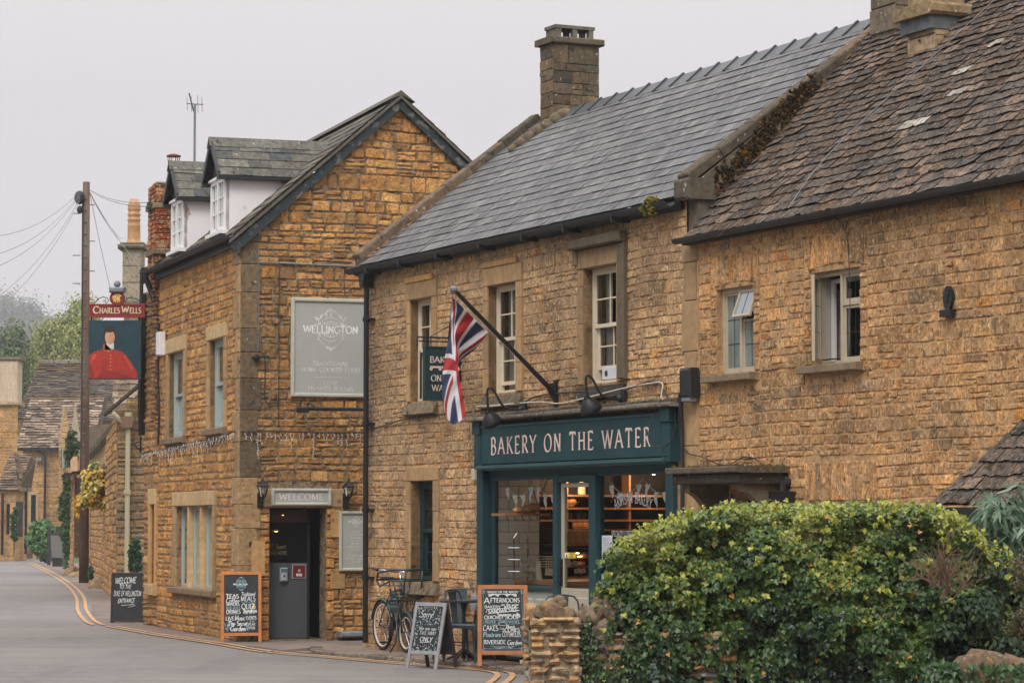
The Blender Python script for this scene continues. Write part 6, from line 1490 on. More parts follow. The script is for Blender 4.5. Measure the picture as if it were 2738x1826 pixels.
f = M(); k = [(-.13, .07), (-.10, .085), (0, .055), (.1, .02), (.14, .012), (.14, -.012), (.1, -.02), (0, -.055), (-.10, -.085), (-.13, -.07)]
n = f.vs([bf.pt(.2+x, .92, z) for x, z in k]+[bf.pt(.2+x*.96, .955, z*.9) for x, z in k]); f.face(*[n+i for i in range(10)]); f.face(*[n+10+i for i in range(10)][::-1])
for i in range(10): f.face(n+i, n+(i+1) % 10, n+10+(i+1) % 10, n+10+i)
f.build('saddle', BLACK, bike)
f = M(); tb(f, [(.59, .84, 0), (.57, 1.02, 0)], .014); tb(f, [(.57, 1.02, 0), (.59, 1.03, .10), (.55, 1.05, .22), (.42, 1.05, .27)], .011); tb(f, [(.57, 1.02, 0), (.59, 1.03, -.10), (.55, 1.05, -.22), (.42, 1.05, -.27)], .011); hb = f.build('handlebar', CHROME, bike, True)
f = M(); tb(f, [(.44, 1.05, .265), (.33, 1.07, .28)], .018); tb(f, [(.44, 1.05, -.265), (.33, 1.07, -.28)], .018); f.build('grips', RUBBER, hb)
f = M()      # front carrier
zz = .33
tb(f, [(.60, .96, zz), (.62, 1.02, zz), (1.02, 1.06, zz*.95), (1.02, 1.06, -zz*.95), (.62, 1.02, -zz), (.60, .96, -zz)], .014)
tb(f, [(.60, .96, zz), (.56, .93, zz), (.56, .93, -zz), (.60, .96, -zz)], .014)
tb(f, [(.98, .92, zz*.95), (.98, .92, -zz*.95), (.60, .84, -zz*.9)], .012); tb(f, [(.98, .92, zz*.95), (.60, .84, zz*.9), (.56, .93, zz)], .012)
for z in (-.12, .12): tb(f, [(1.02, 1.06, z), (.96, .70, z), (.66, .66, z)], .013); tb(f, [(.6, .93, z), (.66, .62, z*.5)], .011)
tb(f, [(.92, .72, .22), (.92, .72, -.22)], .013); tb(f, [(.92, .72, .22), (.66, .66, .2), (.66, .66, -.2), (.92, .72, -.22)], .012)
tb(f, [(.8, .68, .1), (.78, .5, .08), (wbx, fw, .07)], .01); tb(f, [(.8, .68, -.1), (.78, .5, -.08), (wbx, fw, -.07)], .01)
f.build('front_carrier', BIKEG, bike, True)
f = M(); tb(f, [(.62, .52, .05), (.66, .12, .10), (.62, .0, .16)], .011); tb(f, [(.62, .52, -.05), (.66, .12, -.1), (.62, 0, -.16)], .011); f.build('stand', BIKEG, bike, True)
f = M(); f.box(bf, .29, .56, .50, .745, .018, .024); pn = f.build('name_panel', mat('bike_panel', col=S(34, 52, 56), rough=.4), bike)
f = M(); BL = S(120, 146, 150); f.box(bf, .33, .52, .655, .69, .024, .0255, BL)
for x in (.33, .405, .5): f.box(bf, x, x+.022, .62, .655, .024, .0255, BL)
text(f, bf.at(0, 0, .0255), 'BAKERY ON THE WATER', .425, .56, .035, thick=.16, thin=.12, serif=False, fit=.22, col=BL); f.build('emblem', CHALK, pn)
f = M(); cf = bf.at(.40, .28, .05); f.lathe(Fr(cf.O, bf.X, bf.Z, bf.Y), [(.09, 0), (.09, .006), (.02, .01)], 20); tb(f, [(.40, .28, .06), (.37, .12, .08), (.37, .12, .17)], .01); tb(f, [(.40, .28, -.06), (.43, .44, -.08), (.43, .44, -.16)], .01)
tb(f, [(.4, .365, .055), (.02, rw+.035, .05)], .005); tb(f, [(.4, .195, .055), (.02, rw-.035, .05)], .005); f.build('drivetrain', BLACK, bike)
f = M()
for x, y, z in ((.37, .12, .15), (.43, .44, -.14)): f.bbox(bf, x-.045, x+.045, y-.012, y+.012, z-.04, z+.04, .004)
f.build('pedals', BLACKM, bike)
# ================================================================== CHAIRS AND TABLE
def chair():
    t = empty('metal_chair', (0, 0, 0), 'x', 'chair', 'gunmetal cafe chairs outside the bakery'); c = Fr((0, 0, 0), (1, 0, 0), UP, (0, -1, 0)); sw = .2
    f = M(); k = [(-.2, .18), (-.19, .2), (.19, .2), (.2, .18), (.17, -.19), (.15, -.2), (-.15, -.2), (-.17, -.19)]; n = f.vs([c.pt(x, .44, z) for x, z in k]+[c.pt(x*.94, .452, z*.94) for x, z in k]+[c.pt(x, .40, z) for x, z in k]); K = 8
    for i in range(K): j = (i+1) % K; f.face(n+i, n+j, n+K+j, n+K+i); f.face(n+2*K+i, n+2*K+j, n+j, n+i)
    f.face(*[n+K+i for i in range(K)]); f.build('seat', ZINC, t, local=True)
    f = M(); pts = [c.pt(-.19, .42, -.19), c.pt(-.2, .70, -.24), c.pt(-.19, .78, -.25), c.pt(-.15, .83, -.255), c.pt(-.07, .85, -.26), c.pt(.07, .85, -.26), c.pt(.15, .83, -.255), c.pt(.19, .78, -.25), c.pt(.2, .70, -.24), c.pt(.19, .42, -.19)]; f.tube(pts, .011, 8); f.build('back_hoop', ZINC, t, True, True)
    f = M(); bk2 = c.at(0, .44, -.2).tilt(radians(-7)); 
    f.prism(bk2, [(-.055, 0), (.055, 0), (.085, .40), (-.085, .40)], -.004, .002); f.prism(bk2, [(-.03, .1), (.03, .1), (.04, .34), (-.04, .34)], .002, .006); f.build('backrest', ZINC, t, local=True)
    for sx_, sz in ((-1, 1), (1, 1), (-1, -1), (1, -1)):
        f = M(); a = [(sx_*.175, .41, sz*.175), (sx_*.185, .30, sz*.185), (sx_*.205, .15, sz*.205), (sx_*.225, 0, sz*.225)]
        f.tube([c.pt(*p) for p in a], [.032, .022, .016, .013], 6)
        f.tube([c.pt(sx_*.18, .37, sz*.18), c.pt(sx_*.1, .41, sz*.185)], [.016, .01], 5); f.tube([c.pt(sx_*.18, .37, sz*.18), c.pt(sx_*.185, .41, sz*.1)], [.016, .01], 5)
        f.build('leg', ZINC, t, local=True)
    f = M(); 
    f.tube([c.pt(-.2, .2, .2), c.pt(.2, .2, -.2)], .006, 5); f.tube([c.pt(.2, .2, .2), c.pt(-.2, .2, -.2)], .006, 5); f.build('brace', ZINC, t, local=True); return t
ch0 = chair(); chairs = [(ch0, 'gunmetal chair facing out against the bakery wall, left of the round table')]
for l in ('gunmetal chair side on between the round table and the oak framed blackboard', 'gunmetal chair whose hooped back shows above the stone pier'): chairs.append((copy_tree(ch0), l))
c1 = BK.pt(2.65, 0, .42); p1 = atY(1217, 1700, 34.6)
for (o, l), (px, Y, rz) in zip(chairs, ((1218, 34.45, -14), (1255, 33.75, 58), (1512, 31.25, 10))):
    q = atY(px, 1700, Y); o.location = (q[0], q[1], PH_); o.rotation_euler = (0, 0, radians(rz)); o['label'] = l
q = atY(1240, 1700, 34.05); tb_ = empty('cafe_table', (q[0], q[1], PH_), 'small round dark cafe table on a pedestal beside the metal chairs', 'table')
c = Fr((q[0], q[1], PH_), (1, 0, 0), UP, (0, -1, 0))
f = M(); f.lathe(c, [(.29, .70), (.3, .71), (.3, .725), (.29, .73)], 28); f.build('table_top', ZINC, tb_)
f = M(); f.lathe(c, [(.03, .03), (.022, .1), (.022, .6), (.05, .68), (.09, .70)], 12); f.build('pedestal', BLACK, tb_)
f = M()
for k in range(4): a = k*pi/2+.5; f.tube([c.pt(.02*cos(a), .12, .02*sin(a)), c.pt(.14*cos(a), .05, .14*sin(a)), c.pt(.24*cos(a), .012, .24*sin(a))], [.022, .018, .012], 6)
f.build('base', BLACK, tb_)
x, y = BK.hit(1275, 1605, .04); eb = M(); eb.bbox(BK, x-.07, x+.09, y-.12, y+.07, .01, .09, .006); tag(eb.build('meter_box', mat('grey_plastic', col=S(150, 154, 160), rough=.5)), 'light grey meter box on the bakery wall left of the shopfront', 'box')
f = M(); x, y = BK.hit(1268, 1268, .03); f.bbox(BK, x-.05, x+.05, y-.07, y+.07, .01, .05, .008); tag(f.build('junction_box', mat('ivory_plastic', col=S(196, 184, 160), rough=.5)), 'small ivory box on the wall under the left end of the bakery sign', 'box')
x, y = PG.hit(925, 1697, .1); f = M(); f.bbox(PG, 1.44, 1.95, .06, .14, .04, .34, .02); tag(f.build('slate_step', LEAD), 'thin slate slab on stones at the foot of the pub wall by the drainpipe', 'slab')
# ================================================================== PUB SIGNS AND LIGHTS
def framed(fr, x0, x1, y0, y1, name, label, bw, z=.03):
    t = empty(name, fr.pt((x0+x1)/2, y0, z), label, 'sign')
    for k, (a, b, c, d, h) in enumerate(((x0, x0+bw, y0, y1, 0), (x1-bw, x1, y0, y1, 0), (x0+bw, x1-bw, y1-bw, y1, .001), (x0+bw, x1-bw, y0, y0+bw, .001))):
        f = M(); f.bbox(fr, a, b, c, d, z, z+.05-h, .012); f.build('frame_rail', GREYFR, t)
    f = M(); f.box(fr, x0+bw, x1-bw, y0+bw, y1-bw, z, z+.02); f.build('panel', GREYSIGN, t)
    return t
GWH = S(236, 233, 230)
t = framed(PG, .74, 1.94, 3.55, 5.0, 'pub_wall_sign', 'large sage grey framed sign reading Duke of Wellington high on the pub gable', .055)
f = M(); sf = PG.at(0, 0, .051); cx = 1.34
crest(f, sf, cx, 4.545, .66, .001, GWH, .006)
text(f, sf, 'WELLINGTON', cx, 4.49, .105, thick=.2, thin=.09, track=.1, fit=.82, col=GWH, z=.001)
text(f, sf, 'DUKE OF', cx, 4.735, .05, thick=.17, thin=.08, track=.9, fit=.46, bend=.42, col=GWH, z=.001)
text(f, sf, 'BOURTON ON THE WATER', cx, 4.32, .025, thick=.12, thin=.06, fit=.44, col=S(190, 189, 184), z=.001)
for s_, y, w in (('TRADITIONAL', 4.01, .54), ('HOME-COOKED FOOD', 3.92, .88), ('COSY', 3.725, .2), ('EN-SUITE ROOMS', 3.64, .68)): text(f, sf, s_, cx, y, .062, thick=.14, thin=.06, track=.12, fit=w, col=S(216, 213, 209), z=.001)
line(f, sf, [(cx-.25, 3.84), (cx+.25, 3.84)], .004, .001, GWH); f.build('lettering', CHALK, t)
t = framed(PG, .46, 1.36, 1.965, 2.215, 'welcome_sign', 'sage grey framed WELCOME sign over the grey pub door', .045, .03)
f = M(); text(f, PG.at(0, 0, .051), 'WELCOME', .91, 2.045, .095, thick=.14, thin=.06, track=.12, fit=.66, z=.001); f.build('lettering', SIGNW, t)
t = framed(PG, 1.48, 2.0, 1.01, 1.885, 'pub_menu_sign', 'tall sage grey framed sign right of the pub door, half behind the drainpipe', .045)
f = M(); sf = PG.at(0, 0, .051); cx = 1.74
crest(f, sf, cx, 1.735, .18, .001, GWH, .003)
text(f, sf, 'WELLINGTON', cx, 1.72, .028, thick=.2, thin=.1, fit=.26, col=GWH, z=.001)
for k, (s_, w) in enumerate((('COSY', .13), ('EN-SUITE', .22), ('ROOMS', .16), ('', 0), ('SECRET', .18), ('RIVERSIDE', .24), ('GARDEN', .19), ('', 0), ('TRADITIONAL', .28), ('HOME-COOKED', .3), ('FOOD', .13))):
    if s_: text(f, sf, s_, cx, 1.565-k*.043, .03, thick=.14, thin=.08, fit=w, col=S(216, 213, 209), z=.001)
    else: line(f, sf, [(cx-.12, 1.58-k*.043), (cx+.12, 1.58-k*.043)], .003, .001, GWH)
f.build('lettering', CHALK, t)
def lantern(x, y, label):
    t = empty('wall_lantern', PG.pt(x, y, .03), label, 'lantern', 'black lanterns beside the pub door'); g = PG.at(x, y, .03)
    f = M(); f.bbox(g, -.045, .045, -.17, .05, 0, .02, .008); f.tube([g.pt(0, -.1, .02), g.pt(0, -.14, .1), g.pt(0, -.08, .16), g.pt(0, -.02, .17)], .014, 8); f.build('wall_bracket', BLACK, t)
    L = g.at(0, -.02, .17); f = M(); f.lathe(L, [(.01, -.03), (.04, 0), (.045, .01)], 6)
    f.lathe(L, [(.088, .15), (.095, .165), (.07, .2), (.035, .225), (.03, .24), (.012, .25), (.016, .265), (.004, .285)], 6); f.build('cap', BLACK, t)
    f = M()
    for k in range(6): a = 2*pi*k/6; f.tube([L.pt(.042*cos(a), .01, .042*sin(a)), L.pt(.078*cos(a), .155, .078*sin(a))], .005, 4)
    f.build('cage', BLACK, t)
    f = M(); f.lathe(L, [(.038, .012), (.072, .152)], 6, closed=False); f.build('lantern_glass', GLASS, t)
    f = M(); f.ball(L.pt(0, .08, 0), .022, 8, 1.4); f.build('bulb', CREAM, t)
lantern(.30, 2.10, 'black coach lantern on the left of the welcome sign'); lantern(1.58, 2.10, 'black coach lantern on the right of the welcome sign')
bar_ = empty('sign_light_bar', PG.pt(1.3, 3.37, .2), 'long black lighting bar on a bracket under the large pub sign', 'light bar')
f = M(); f.tube([PG.pt(.80, 3.37, .24), PG.pt(1.95, 3.37, .24)], .026, 10); f.build('tube', BLACK, bar_)
f = M(); f.box(PG, .78, .96, 3.31, 3.36, .22, .27); f.tube([PG.pt(1.0, 3.44, .03), PG.pt(1.0, 3.46, .15), PG.pt(1.05, 3.4, .22)], .018, 6); f.build('bracket', BLACK, bar_)
R = random.Random(44)
def cable(pts, r, label, name='cable', material=None, fr=PG, cat='cable'):
    f = M(); f.tube([fr.pt(*p) for p in smooth(pts, 5)], r, 5); o = f.build(name, material or WIRE); tag(o, label, cat); return o
cable([(.25, 5.5, .04), (.6, 5.5, .045), (1.2, 5.49, .045), (1.85, 5.49, .045), (2.1, 5.55, .04)], .011, 'grey horizontal cable clipped across the pub gable under the roof', material=LEAD)
cable([(.25, 5.72, .04), (.26, 5.0, .045), (.25, 4.2, .045)], .006, 'thin grey cable running down beside the dark corner stones of the pub', material=LEAD)
cable([(.57, 5.5, .045), (.56, 4.8, .045), (.565, 4.1, .045), (.56, 3.1, .045)], .006, 'thin dark cable running down the gable left of the large pub sign')
cable([(1.55, 5.49, .045), (1.54, 5.3, .045), (1.55, 5.05, .045)], .005, 'short dark cable dropping to the top edge of the large pub sign')
cable([(.25, 4.2, .06), (.34, 4.15, .05), (.36, 3.9, .04), (.36, 3.5, .045), (.5, 3.46, .045), (.75, 3.47, .05), (.9, 3.44, .06)], .008, 'black cable looping down to the lighting bar under the pub sign')
x, y = PG.hit(685, 957, .05); sp = M(); sp.lathe(Fr(PG.pt(x, y, .03), PG.X, PG.Z, PG.Y), [(.05, 0), (.055, .05), (.03, .08)], 10); sp.tube([PG.pt(x, y, .06), PG.pt(x+.12, y+.03, .12), PG.pt(x+.17, y+.02, .12)], .014, 6); tag(sp.build('sensor_spike', BLACK), 'small black fitting with an arm on the dark quoins left of the pub sign', 'fitting')
cable([(-.0, 3.03, .06), (.5, 3.045, .05), (1.2, 3.03, .05), (1.92, 3.04, .05)], .013, 'thick dark cable carrying the icicle lights above the welcome sign')
cable([(.02, 3.03, .07), (.2, 3.04, .07), (1.0, 2.97, .05), (2.2, 2.97, .07), (2.9, 2.97, .05), (4.3, 2.93, .06), (5.6, 2.9, .05), (6.9, 2.9, .07), (7.3, 2.86, .05)], .014, 'dark cable carrying the icicle lights along the street wall of the pub', fr=PS)
def icicles(fr, a, b, yf, n, seed, label, hmax):
    R = random.Random(seed); f = M()
    for i in range(n):
        x = a+(b-a)*(i+R.uniform(.2, .8))/n; y = yf(x); L = R.uniform(.08, hmax)*(1 if R.random() < .3 else .4); k = max(3, int(L/.035)); P = [fr.pt(x+R.uniform(-.015, .015), y-L*j/k, .06+R.uniform(0, .02)) for j in range(k+1)]
        f.tube(P, .0022, 3)
        for j in range(1, k+1):
            q = P[j]; f.tube([q, add(q, mul(fr.X, R.uniform(-.03, .03))) if R.random() < .5 else add(q, (0, 0, .02))], .003, 3)
            f.ball(add(q, mul(fr.X, R.uniform(-.012, .012))), .0065, 4)
    return tag(f.build('icicle_lights', SIGNW), label, 'string lights')
icicles(PG, .05, 1.9, lambda x: 3.03, 26, 3, 'white icicle string lights hanging above the welcome sign on the gable', .42)
icicles(PS, .05, 7.3, lambda x: 3.03-.02*x, 80, 4, 'dense white icicle string lights along the street wall of the pub', .34)
# alarm box and wall bits on the street wall
def hitbox(fr, px, py, w, h, d, name, label, material, cat, z=.04):
    x, y = fr.hit(px, py, z); f = M(); f.bbox(fr, x-w/2, x+w/2, y-h/2, y+h/2, z, z+d, .012); return tag(f.build(name, material), label, cat)
hitbox(PS, 437, 919, .3, .38, .1, 'alarm_box', 'white alarm box high on the street wall by the hanging pub sign', WHITE, 'alarm box')
hitbox(PS, 400, 771, .3, .17, .08, 'sensor_box', 'small white box under the gutter at the far end of the pub', WHITE, 'box')
cable([(5.9, 5.0, .05), (5.95, 4.2, .05), (5.85, 3.5, .05), (5.9, 3.0, .05)], .02, 'dark cables running down the street wall beside the red tile edging', fr=PS)
# ------------------------------------------------------------------ hanging pub sign
q0 = PS.pt(6.7, 0, .05); YS = q0[1]-.1
def hp(px, py): return atY(px, py, YS)
HS = Fr(hp(315, 900), (1, 0, 0), UP, (0, -1, 0))
def hx(px, py): p = hp(px, py); return (p[0]-HS.O[0], p[2]-HS.O[2])
hs = empty('hanging_pub_sign', HS.O, 'hanging pub sign with a red name bar above a painted red coated figure on teal', 'sign')
x0, y1 = hx(239, 813); x1, y0 = hx(388, 849)
RED = mat('sign_red', col=S(132, 32, 34), rough=.5, nscale=6, namt=.08)
f = M(); f.bbox(HS, x0, x1, y0, y1, -.04, .04, .008); nb = f.build('name_bar', RED, hs)
f = M()
for a, b, c, d in ((x0, x1, y1-.025, y1), (x0, x1, y0, y0+.025), (x0, x0+.025, y0+.025, y1-.025), (x1-.025, x1, y0+.025, y1-.025)): f.bbox(HS, a, b, c, d, .04, .05, .003)
f.build('bar_edge', mat('sign_red_edge', col=S(150, 50, 46), rough=.5), nb)
f = M(); a, b = hx(250, 838); a2, _ = hx(378, 838)
w_ = a2-a; wf = HS.at(0, 0, .042)
for s_, u, v, h_ in (('C', 0, .115, .115), ('HARLES', .135, .555, .088), ('W', .60, .74, .115), ('ELLS', .765, 1, .088)): text(f, wf, s_, a+w_*(u+v)/2, b, h_, thick=.2, thin=.1, fit=w_*(v-u), track=.12)
f.build('lettering', mat('sign_cream', col=S(226, 208, 170), rough=.5), nb)
cx, cy = hx(314, 798); f = M(); k = 28; f.prism(HS, [(cx+.125*cos(2*pi*i/k), cy+.125*sin(2*pi*i/k)) for i in range(k)], -.03, .055); rd = f.build('roundel', RED, hs)
f = M()      # gold eagle head facing right
e = [(-.07, .04), (-.03, .07), (.03, .075), (.065, .055), (.085, .03), (.06, .03), (.045, .012), (.05, -.02), (.07, -.03), (.045, -.045), (.05, -.075), (.025, -.055), (.015, -.085), (-.005, -.055), (-.03, -.08), (-.035, -.05), (-.065, -.06), (-.055, -.025), (-.085, -.02), (-.06, .0), (-.085, .02)]
f.prism(HS, [(cx+a, cy+b) for a, b in e], .055, .06, S(226, 186, 104)); f.prism(HS, [(cx+.01+.008*cos(q), cy+.045+.008*sin(q)) for q in [i*.9 for i in range(7)]], .06, .062, S(120, 40, 30))
for u, v in ((-.03, .01), (-.01, -.02), (.015, -.03)): f.prism(HS, [(cx+u, cy+v), (cx+u+.008, cy+v-.03), (cx+u-.008, cy+v-.02)], .06, .0615, S(132, 40, 34))
f.build('emblem', CHALK, rd)
x0, y1 = hx(239, 857); x1, y0 = hx(377, 1015)
f = M(); f.bbox(HS, x0, x1, y0, y1, -.02, .02, .003, S(30, 66, 76)); pp_ = f.build('picture_panel', mat('picture_teal', attr=True, rough=.45, smear=[(2.4, .45, .7, S(20, 40, 48), .8)]), hs)
# plain stand-in picture: an unfeatured figure in a red coat
f = M(); W_ = x1-x0; H_ = y1-y0; P_ = lambda u, v: (x0+u*W_, y0+v*H_)
def patch(pts, z, c): f.prism(HS, [P_(*p) for p in pts], .02, z, c)
def ell(cx, cy, rx, ry, n=18): return [(cx+rx*cos(2*pi*i/n), cy+ry*sin(2*pi*i/n)) for i in range(n)]
patch([(.0, .02), (.0, .40), (.10, .47), (.26, .52), (.48, .52), (.66, .46), (.80, .30), (.92, .14), (.93, .02)], .022, S(176, 48, 34))
patch([(.18, .08), (.28, .16), (.55, .12), (.8, .06), (.8, .02), (.14, .02)], .0225, S(150, 36, 28)); patch([(.0, .02), (.0, .3), (.06, .2), (.12, .02)], .0228, S(140, 40, 30))
patch([(.30, .5), (.31, .60), (.47, .60), (.48, .5)], .024, S(196, 190, 178))
patch([(.26, .5), (.28, .6), (.47, .6), (.48, .5), (.38, .46)], .024, S(176, 96, 48)); patch([(.33, .6), (.35, .64), (.48, .62), (.48, .52), (.44, .5)], .0245, S(220, 214, 204))
patch(ell(.395, .76, .125, .155), .0242, S(52, 38, 32)); patch(ell(.40, .715, .095, .125), .025, S(206, 158, 126)); patch(ell(.39, .845, .11, .05), .0255, S(48, 36, 32))
patch([(.1, .44), (.02, .3), (.06, .28), (.16, .42)], .0256, S(206, 78, 46)); patch([(.7, .42), (.86, .2), (.82, .16), (.66, .38)], .0256, S(204, 74, 44))
for k in range(5): patch([(.4, .42-.06*k), (.43, .42-.06*k), (.425, .40-.06*k)], .0262, S(220, 176, 90))
f.build('painted_figure', mat('oil_paint', attr=True, rough=.5, nscale=14, namt=.16, smear=[(7, .5, .62, S(92, 30, 26), .35)]), pp_)
f = M()
for px in (245, 372): a, b = hx(px, 849); f.tube([HS.pt(a, b, 0), HS.pt(a, b-.06, 0)], .014, 6)
f.build('hanger_hooks', BLACK, hs)
f = M(); a, b = hx(388, 820); c, d = hx(412, 820); f.box(HS, a, c, b-.015, b+.015, -.015, .015); a, b = hx(388, 846); f.box(HS, a, c, b-.015, b+.015, -.015, .015); f.box(HS, c-.03, c, hx(0, 850)[1], hx(0, 814)[1], -.02, .02); f.build('wall_bracket', BLACK, hs)
f = M(); a, b = hx(251, 812); pts = [(a, b)]+[hx(px, py) for px, py in ((262, 800), (275, 794), (287, 797), (291, 805), (285, 810), (280, 805), (283, 800))]
f.tube([HS.pt(*p, 0) for p in pts], .008, 5); f.tube([HS.pt(*hx(px, py), 0) for px, py in ((388, 815), (366, 800), (350, 795), (338, 800), (335, 808))], .008, 5); f.build('scrollwork', BLACK, hs)
f = M(); a, b = hx(294, 769); c, d = hx(335, 783); f.bbox(HS, a, c, d, b, -.06, .12, .02); g_ = hx(314, 760); f.ball(HS.pt(g_[0], g_[1], .03), .06, 10); f.tube([HS.pt(g_[0], b, .03), HS.pt(g_[0], g_[1]+.02, .03)], .02, 6); f.build('sign_floodlight', LEAD, hs)
# ------------------------------------------------------------------ bakery fittings
x, y = BK.hit(1855, 1020, .12); sb = M(); sb_t = empty('black_post_cover', BK.pt(9.1, 3.4, .1), 'tall black rounded box on the wall above the right end of the bakery sign', 'box')
f = M(); xa1, ya1 = BK.hit(1822, 985, .14); xb1, yb1 = BK.hit(1850, 1062, .14); f.bbox(BK, xa1, xb1, yb1, ya1, .05, .18, .03); f.build('cover', BLACKM, sb_t); f = M(); f.bbox(BK, xa1+.02, xb1-.02, yb1-.04, yb1, .07, .16, .006); f.build('base', LEAD, sb_t)
f = M(); f.tube([BK.pt(9.05, 3.08, .12), BK.pt(9.0, 2.7, .07), BK.pt(9.0, .1, .07)], .022, 8); tag(f.build('drain_pipe', GUTTER), 'thin dark pipe running down between the bakery shopfront and the cottage', 'pipe')
cable([(3.75, 3.07, .1), (3.95, 3.13, .12), (4.4, 3.12, .14), (5.0, 3.13, .06), (5.6, 3.12, .05), (6.2, 3.08, .12), (6.9, 3.12, .12), (7.6, 3.19, .05), (8.3, 3.22, .05), (8.55, 3.2, .06), (8.6, 3.05, .1), (8.78, 3.0, .1)], .009, 'pale cable wandering above the bakery sign', material=WIREW, fr=BK)
cable([(.0, 2.96, .05), (.6, 2.98, .04), (1.5, 3.06, .04), (2.6, 3.08, .04), (3.6, 3.08, .04), (4.9, 3.12, .05), (5.5, 3.2, .04), (6.6, 3.2, .05), (7.5, 3.16, .05), (8.3, 3.24, .04), (8.7, 3.05, .08), (8.83, 2.95, .08)], .011, 'black cable running along the bakery wall from the drainpipe to the lamps', fr=BK)
cable([(8.62, 3.05, .1), (8.56, 2.7, .23), (8.66, 2.52, .24), (8.86, 2.6, .1), (8.9, 2.9, .1)], .007, 'loose black cable looped at the right end of the bakery sign', fr=BK)
cable([(8.9, 3.0, .06), (8.95, 2.6, .06), (9.1, 2.45, .06), (9.4, 2.4, .06), (9.9, 2.3, .06), (10.3, 2.38, .06), (10.6, 2.32, .06), (10.75, 2.2, .1)], .007, 'black cable sagging along the cottage wall above the stone door hood', fr=BK)
cable([(12.28, 4.62, .2), (12.26, 4.4, .05), (12.3, 3.3, .05)], .004, 'hair thin cable hanging down the cottage wall', fr=BK)
gooses = []
def goose(px0, py0, px1, py1, label):
    x1, y1 = BK.hit(px1, py1, .04); t = empty('swan_neck_lamp', BK.pt(x1, y1, .03), label, 'lamp', 'swan neck lamps over the bakery sign')
    E_ = .46; x0, y0 = BK.hit(px0, py0, E_)
    f = M(); f.bbox(BK, x1-.05, x1+.05, y1-.075, y1+.075, .03, .07, .01); f.ball(BK.pt(x1, y1, .08), .045, 8); f.build('wall_plate', BLACK, t)
    f = M(); f.tube([BK.pt(*p) for p in smooth([(x1, y1, .07), (x1, y1-.0, .2), (x1+(x0-x1)*.3, y1+.05, .32), (x1+(x0-x1)*.6, y1+.22, .42), (x0, y1+.24, E_+.02), (x0, y0+.14, E_+.02), (x0, y0+.03, E_)], 5)], .014, 8); f.build('arm', BLACK, t)
    f = M(); sf_ = Fr(BK.pt(x0, y0, E_), BK.X, BK.Y, BK.Z).tilt(radians(28)).roll(radians(-10)); f.lathe(sf_, [(.03, .05), (.045, .03), (.08, -.01), (.115, -.07), (.125, -.12), (.12, -.12), (.11, -.07), (.04, 0)], 20); f.build('shade', BLACKM, t, True)
    f = M(); f.ball(sf_.pt(0, -.07, 0), .03, 8); f.build('bulb', CREAM, t)
goose(1308, 1110, 1403, 1095, 'black swan neck lamp over the left end of the bakery sign'); goose(1572, 1072, 1668, 1066, 'black swan neck lamp over the middle of the bakery sign')
# projecting bakery sign
t = empty('projecting_bakery_sign', BK.pt(2.4, 3.4, .3), 'dark teal projecting board sign of the bakery, half hidden behind the flag', 'sign')
SX = .0; g = None
sg = Fr(BK.pt(3.16, 0, 0), BK.Z, UP, BK.X)      # x = out from wall, faces towards +s
c0 = sg.hit(1132, 925); c1_ = sg.hit(1134, 1071); c2_ = sg.hit(1240, 930)
xo, xi = c0[0], c2_[0]; yt, yb = c0[1], c1_[1]
f = M(); f.bbox(sg, min(xo, xi), max(xo, xi), yb, yt, -.02, .02, .004); f.build('board', TEALD, t)
f = M(); lo, hi = min(xo, xi), max(xo, xi)
for a, b, c, d in ((lo, lo+.02, yb, yt), (hi-.02, hi, yb, yt), (lo+.02, hi-.02, yb, yb+.02), (lo+.02, hi-.02, yt-.02, yt)): f.bbox(sg, a, b, c, d, .02, .03, .002)
f.build('rim', TEAL, t)
mx_ = Fr(sg.O, mul(sg.X, -1), UP, sg.Z); f = M(); cxx = -(lo+hi)/2; W_ = hi-lo; H_ = yt-yb
for s_, v, fw_ in (('BAKERY', .70, .72), ('ON THE', .36, .66), ('WATER', .18, .62)): text(f, mx_.at(0, 0, .031), s_, cxx, yb+v*H_, .075, thick=.14, thin=.06, fit=fw_*W_, z=.001, col=S(222, 208, 196))
a = cxx-.36*W_; b = cxx+.36*W_; v0 = yb+.555*H_; f.poly([mx_.pt(a, v0+.03, .032), mx_.pt(b, v0+.03, .032), mx_.pt(b, v0+.055, .032), mx_.pt(a, v0+.055, .032)], S(216, 190, 176))
for k in range(4): q = a+(b-a)*k/3*.92; f.poly([mx_.pt(q, v0, .032), mx_.pt(q+.03, v0, .032), mx_.pt(q+.04, v0+.03, .032), mx_.pt(q-.01, v0+.03, .032)], S(216, 190, 176))
f.build('lettering', CHALK, t)
f = M(); f.tube([sg.pt(-.0, yt+.11, 0), sg.pt(hi+.08, yt+.11, 0)], .011, 6); f.tube([sg.pt(0, yt+.06, 0), sg.pt(hi+.06, yt+.06, 0)], .009, 6); f.tube([sg.pt(hi+.08, yt+.11, 0), sg.pt(hi+.08, yt+.0, 0)], .01, 6)
for a in (lo+.08, hi-.1): f.tube([sg.pt(a, yt+.11, 0), sg.pt(a, yt, 0)], .009, 6)
f.tube([sg.pt(0.02, yt+.34, 0), sg.pt(hi-.1, yt+.12, 0)], .005, 5); f.box(sg, -.0, .03, yt-.5, yt+.4, -.02, .02); f.build('bracket', BLACK, t)
